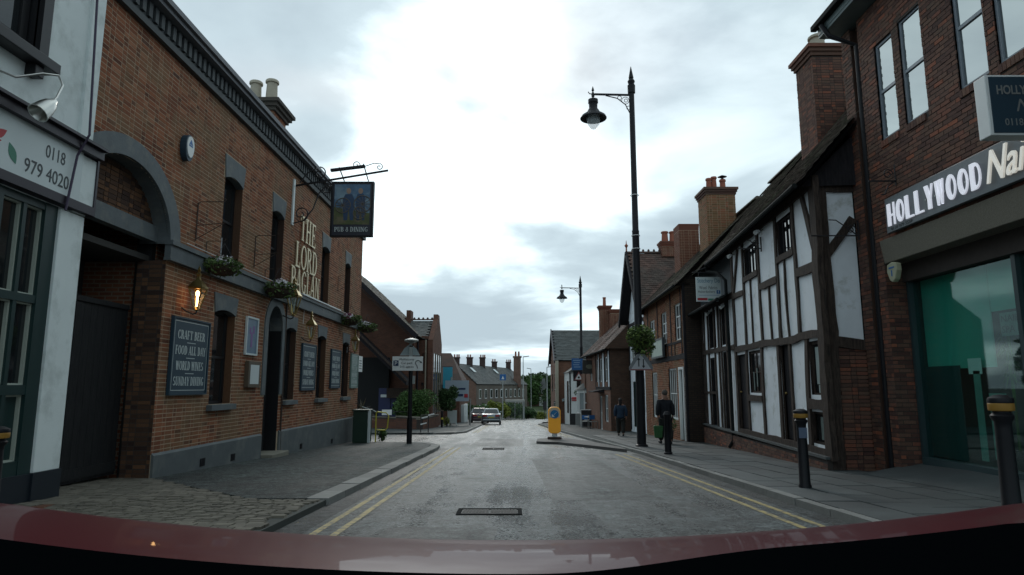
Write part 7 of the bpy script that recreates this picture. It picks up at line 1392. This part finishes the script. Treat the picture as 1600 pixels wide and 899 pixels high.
def person(loc, label, h, rz, jm, hm, female=False, stride=.22, hold=False):
    t = thing('person', label, 'person', loc); k = h / 1.8; S_ = lambda v: tuple(c * k for c in v)
    # facing +y (away from the camera); x to the right
    f, b = stride, -stride * .8
    N = [(0, 0, .98, .06, .05), (0, 0, 1.15, .07, .06), (0, .01, 1.32, .11, .08), (0, .0, 1.45, .08, .06), (0, .0, 1.53, .066, .07), (0, .015, 1.61, .085, .095), (0, .02, 1.70, .098, .115), (0, .01, 1.78, .06, .075), (0, .13, 1.645, .016, .018),
         (-.19, -.0, 1.43, .058, .058), (-.245, -.03, 1.17, .045, .045), (-.25, .03, .93, .034, .034), (-.25, .06, .86, .038, .026), (.19, 0, 1.43, .058, .058), (.25, -.05, 1.17, .045, .045), (.26, -.02, .93, .034, .034), (.26, .0, .86, .038, .026),
         (-.10, 0, .90, .06, .06), (-.10, f * .55, .50, .06, .065), (-.10, f, .10, .042, .045), (-.10, f + .13, .045, .042, .03), (.10, 0, .90, .06, .06), (.10, b * .35, .50, .06, .065), (.10, b, .12, .042, .045), (.10, b + .12, .045, .042, .03)]
    E_ = [(0, 1), (1, 2), (2, 3), (3, 4), (4, 5), (5, 6), (6, 7), (5, 8), (3, 9), (9, 10), (10, 11), (11, 12), (3, 13), (13, 14), (14, 15), (15, 16), (0, 17), (17, 18), (18, 19), (19, 20), (0, 21), (21, 22), (22, 23), (23, 24)]
    # fingers and thumb on each hand
    for s, w, hb_ in ((-1, 12, (-.25, .06, .86)), (1, 16, (.26, 0, .86))):
        for j in range(4):
            y = hb_[1] - .028 + .019 * j; L = (.055, .065, .07, .06)[j]; i = len(N); N.append((hb_[0], y, hb_[2] - .045, .009, .009)); N.append((hb_[0] - s * .008, y + .004, hb_[2] - .045 - L * .55, .008, .008)); N.append((hb_[0] - s * .025, y + .004, hb_[2] - .045 - L, .007, .007)); E_ += [(w, i), (i, i + 1), (i + 1, i + 2)]
        i = len(N); N.append((hb_[0] - s * .012, hb_[1] + .038, hb_[2] - .02, .009, .009)); N.append((hb_[0] - s * .02, hb_[1] + .05, hb_[2] - .06, .008, .008)); E_ += [(w, i), (i, i + 1)]
    sc_ = lambda q: (q[0] * k, q[1] * k, q[2] * k, q[3] * k, (q[4] if len(q) > 4 else q[3]) * k)
    body = skin_body(t, 'body', [sc_(q) for q in N], E_, 'skin', 2)
    J = [(0, 0, .80, .22, .18), (0, 0, .98, .215, .17), (0, .0, 1.18, .20, .155), (0, .0, 1.34, .225, .16), (0, -.0, 1.46, .15, .11), (-.21, -.0, 1.40, .105, .105), (-.265, -.03, 1.17, .085, .085), (-.262, .03, .93, .068, .068), (.21, 0, 1.40, .105, .105), (.27, -.05, 1.17, .085, .085), (.272, -.02, .93, .068, .068), (0, 0, 1.52, .10, .10)]
    skin_body(t, 'jacket', [sc_(q) for q in J], [(0, 1), (1, 2), (2, 3), (3, 4), (3, 5), (5, 6), (6, 7), (3, 8), (8, 9), (9, 10), (4, 11)], jm, 2)
    Tn = [(0, 0, .95, .19, .15), (-.105, .0, .82, .135, .14), (-.11, f * .5, .48, .105, .11), (-.105, f * .95, .10, .085, .09), (.105, .0, .82, .135, .14), (.11, b * .4, .48, .105, .11), (.105, b * .98, .12, .085, .09)]
    skin_body(t, 'trousers', [sc_(q) for q in Tn], [(0, 1), (1, 2), (2, 3), (0, 4), (4, 5), (5, 6)], 'dark_trousers', 2)
    for x, y in ((-.10, f), (.10, b)): mb = MB(); mb.ball((x * k, (y + .06) * k, .05 * k), .055 * k, .145 * k, .055 * k, 12, 8); part(t, 'shoe', mb, shoe, world=False, smooth=True)
    mb = MB(); mb.ball((0, -.012 * k, 1.71 * k), .098 * k, .108 * k, .108 * k, 14, 10)
    if female: mb.ball((0, -.055 * k, 1.60 * k), .085 * k, .05 * k, .15 * k, 12, 8)
    part(t, 'hair', mb, hm, world=False, smooth=True)
    t.rotation_euler = (0, 0, rz)
    return t
man = person((5.35, 23.2, gz(23.2) + .0), 'man in black jacket walking away up the pavement with a green shopping bag', 1.84, .15, 'black_jacket', 'short_grey_hair', hold=True)
mb = MB(); mb.lathe([(.165, .955), (.17, .97), (.165, .985)], n=18); o = part(man, 'hem', mb, mat('olive_hem', (.12, .11, .04), .8), world=False); o.scale = (1.05, .86, 1.0)
t = thing('shopping_bag', "green plastic shopping bag hanging from the walking man's left hand", 'bag', (5.09, 23.2, gz(23.2))); mb = MB(); mb.add([(-.13, -.06, .2), (.13, -.06, .2), (.13, .06, .2), (-.13, .06, .2), (-.17, -.07, .62), (.17, -.07, .62), (.17, .05, .62), (-.17, .05, .62)], [(3, 2, 1, 0), (0, 1, 5, 4), (1, 2, 6, 5), (2, 3, 7, 6), (3, 0, 4, 7), (4, 5, 6, 7)]); part(t, 'sack', mb, mat('bag_green', (.03, .12, .035), .5, .3, 8), world=False, bevel=.03); mb = MB(); mb.tube([(-.1, 0, .6), (-.02, 0, .84), (.08, 0, .6)], .008, 5); part(t, 'handle', mb, 'bag_green', world=False)
person((5.0, 30.6, gz(30.6)), 'long haired person in navy jacket walking away in the shade further along', 1.7, -.1, 'navy_jacket', 'dark_hair', True, .18)

# ============================================================ CARS
def car(loc, rz, label, paint, L=4.5, W_=1.8, H=1.42, roofl=1.0):
    t = thing('car', label, 'car', loc, 'cars driving away'); h = W_ / 2
    # stations along y (rear = 0): (y, lower z, beltline z, half width)
    st = [(0, .42, .72, h * .84), (.06, .3, .95, h * .93), (.35, .25, 1.0, h), (1.2, .22, 1.0, h), (2.6, .22, .97, h), (3.5, .24, .92, h * .98), (4.2, .28, .78, h * .93), (4.5, .4, .6, h * .8)]
    mb = MB(); n = 8
    for i, (y, z0, z1, w) in enumerate(st):
        y = y * L / 4.5; zm = (z0 + z1) / 2
        mb.v += [(-w * .9, y, z0), (-w, y, z0 + .12), (-w * 1.01, y, zm), (-w * .96, y, z1 - .04), (-w * .86, y, z1), (w * .86, y, z1), (w * .96, y, z1 - .04), (w * 1.01, y, zm), (w, y, z0 + .12), (w * .9, y, z0)]
        if i:
            b = len(mb.v) - 20
            for k in range(10): mb.f.append((b + k, b + (k + 1) % 10, b + 10 + (k + 1) % 10, b + 10 + k))
    mb.f.append(tuple(range(10))[::-1]); mb.f.append(tuple(range(len(mb.v) - 10, len(mb.v)))); body = part(t, 'body', mb, paint, world=False, smooth=True)
    def cab(y0, y1, y2, y3, dz, ins, m, nm, par):
        mb = MB(); a, b = h * .86 - ins, h * .66 - ins; zt = H - dz; k = L / 4.5
        mb.add([(-a, y0 * k, .97), (a, y0 * k, .97), (b, y1 * k, zt), (-b, y1 * k, zt), (-a, y3 * k, .95), (a, y3 * k, .95), (b, y2 * k, zt), (-b, y2 * k, zt)], [(0, 1, 2, 3), (5, 4, 7, 6), (3, 2, 6, 7), (1, 5, 6, 2), (4, 0, 3, 7)]); return part(par, nm, mb, m, world=False, bevel=.04)
    cab(.55 * roofl, 1.15 * roofl, 2.45, 3.3, .0, 0, paint, 'roof', t)
    k = L / 4.5; mb = MB(); a, b = h * .74, h * .58; y0, y1 = .55 * roofl * k, 1.15 * roofl * k; d = .012
    f = lambda s: (y0 + (y1 - y0) * s - .03, .97 + (H - .97) * s); p, q = f(.12), f(.86); mb.add([(-a, p[0], p[1]), (a, p[0], p[1]), (b, q[0], q[1]), (-b, q[0], q[1])], [(0, 1, 2, 3)]); part(t, 'rear_window', mb, 'glass', world=False)
    for s in (-1, 1):
        mb = MB(); mb.add([(s * h * .845, .95 * k, 1.02), (s * h * .845, 2.95 * k, 1.0), (s * h * .69, 2.4 * k, H - .07), (s * h * .69, 1.3 * k, H - .07)], [(0, 1, 2, 3)]); part(t, 'side_window', mb, 'glass', world=False)
        mb = MB(); mb.box(s * h * .62 - .19, s * h * .62 + .19, -.03, .06, .72, .9); part(t, 'tail_light', mb, mat('tail_light', (.35, .02, .02), .25), world=False, bevel=.03)
        mb = MB(); mb.box(s * h * .98 + s * .0 - .09, s * h * .98 + .09, 2.75 * k, 2.9 * k, .98, 1.12); part(t, 'wing_mirror', mb, paint, world=False, bevel=.03)
        for y in (.85 * k, 3.55 * k):
            mb = MB(); ring = [(r * math.cos(2 * math.pi * i / 16), r * math.sin(2 * math.pi * i / 16)) for r in (.32,) for i in range(16)]; mb.prism([(s * h * .8, y + c, .32 + e) for c, e in ring], (s * h * .21, 0, 0)); w = part(t, 'wheel', mb, 'black', world=False, bevel=.02); mb = MB(); mb.prism([(s * h * 1.0, y + c * .62, .32 + e * .62) for c, e in ring], (s * .02, 0, 0)); part(w, 'rim', mb, 'steel', world=False)
    mb = MB(); mb.box(-.26, .26, -.035, .0, .62, .73); part(t, 'number_plate', mb, mat('rear_plate', (.55, .45, .08), .5), world=False); mb = MB(); mb.box(-h * .88, h * .88, -.06, .2, .34, .52); part(t, 'bumper', mb, paint, world=False, bevel=.05); mb = MB(); mb.box(-h * .7, h * .7, -.055, .02, .26, .35); part(t, 'exhaust_trim', mb, 'black', world=False)
    t.rotation_euler = (0, 0, rz); return t
car((-1.9, 60.5, gz(60.5) - .09), .02, 'silver grey saloon car driving away, nearer of the two', mat('silver_paint', (.24, .27, .29), .25, metal=.7, coat=1)); car((-3.15, 66.5, gz(66.5) - .09), .14, 'dark plum car ahead on the left beside the silver saloon', mat('plum_paint', (.05, .02, .03), .3, coat=1), L=4.1, H=1.5)
car((-2.4, 76, gz(80) - .09), .0, 'third dark car mostly hidden ahead of the silver saloon', mat('black_car_paint', (.02, .022, .025), .3, coat=1))
# ============================================================ OWN CAR: bonnet in front of the windscreen
oc = thing('car', 'dark red car whose glossy bonnet crosses the bottom of the view', 'car', (0, .9, gz(1)))
mb = MB(); nx, ny = 48, 44; K = .31
def bz(x, y): s = y - .70; return .905 - (K * s * s if s > 0 else .06 * s * s) + .085 * x * x - max(0, abs(x) - .8) ** 2 * .9
for j in range(ny + 1):
    y = .52 + (1.75 - .52) * j / ny
    for i in range(nx + 1): x = -.98 + 1.96 * i / nx; mb.v.append((x, y, bz(x, y)))
for j in range(ny):
    for i in range(nx): a = j * (nx + 1) + i; mb.f.append((a, a + 1, a + nx + 2, a + nx + 1))
red = mat('dark_red_car_paint', (.060, .0035, .007), .4, coat=.22, spec=.05); part(oc, 'bonnet', mb, red, smooth=True)
mb = MB(); n = 120; rows = []
for i in range(n + 1):
    x = -.9 + 1.8 * i / n; e = abs(x) / .5
    zt = .944 + .15 * x * x + .014 * (.5 - .5 * math.cos(math.pi * max(0, min(1, (x - .02) / .22)))) * max(0, min(1, (.62 - x) / .2)); rows.append((x, zt))
for i in range(n):
    (x0, a), (x1, b) = rows[i], rows[i + 1]; mb.hexa([(x0, .3, a - .15), (x1, .3, b - .15), (x1, .60, b - .12), (x0, .60, a - .12), (x0, .3, a - .03), (x1, .3, b - .03), (x1, .58, b), (x0, .58, a)])
part(oc, 'scuttle', mb, mat('scuttle_plastic', (.0015, .002, .0025), 1.0, spec=.0), smooth=True)
mb = MB(); mb.box(-.95, .95, -3.0, .5, -.02, .8); mb.box(-.95, .95, .5, 1.7, -.02, .55); part(oc, 'body', mb, red)
for s in (-1, 1):
    for y in (1.25, -1.9): mb = MB(); mb.prism([(s * .74, y + .31 * math.cos(a), gz(y) + .23 + .31 * math.sin(a)) for a in [k * math.pi / 10 for k in range(20)]], (s * .2, 0, 0)); part(oc, 'wheel', mb, 'black')
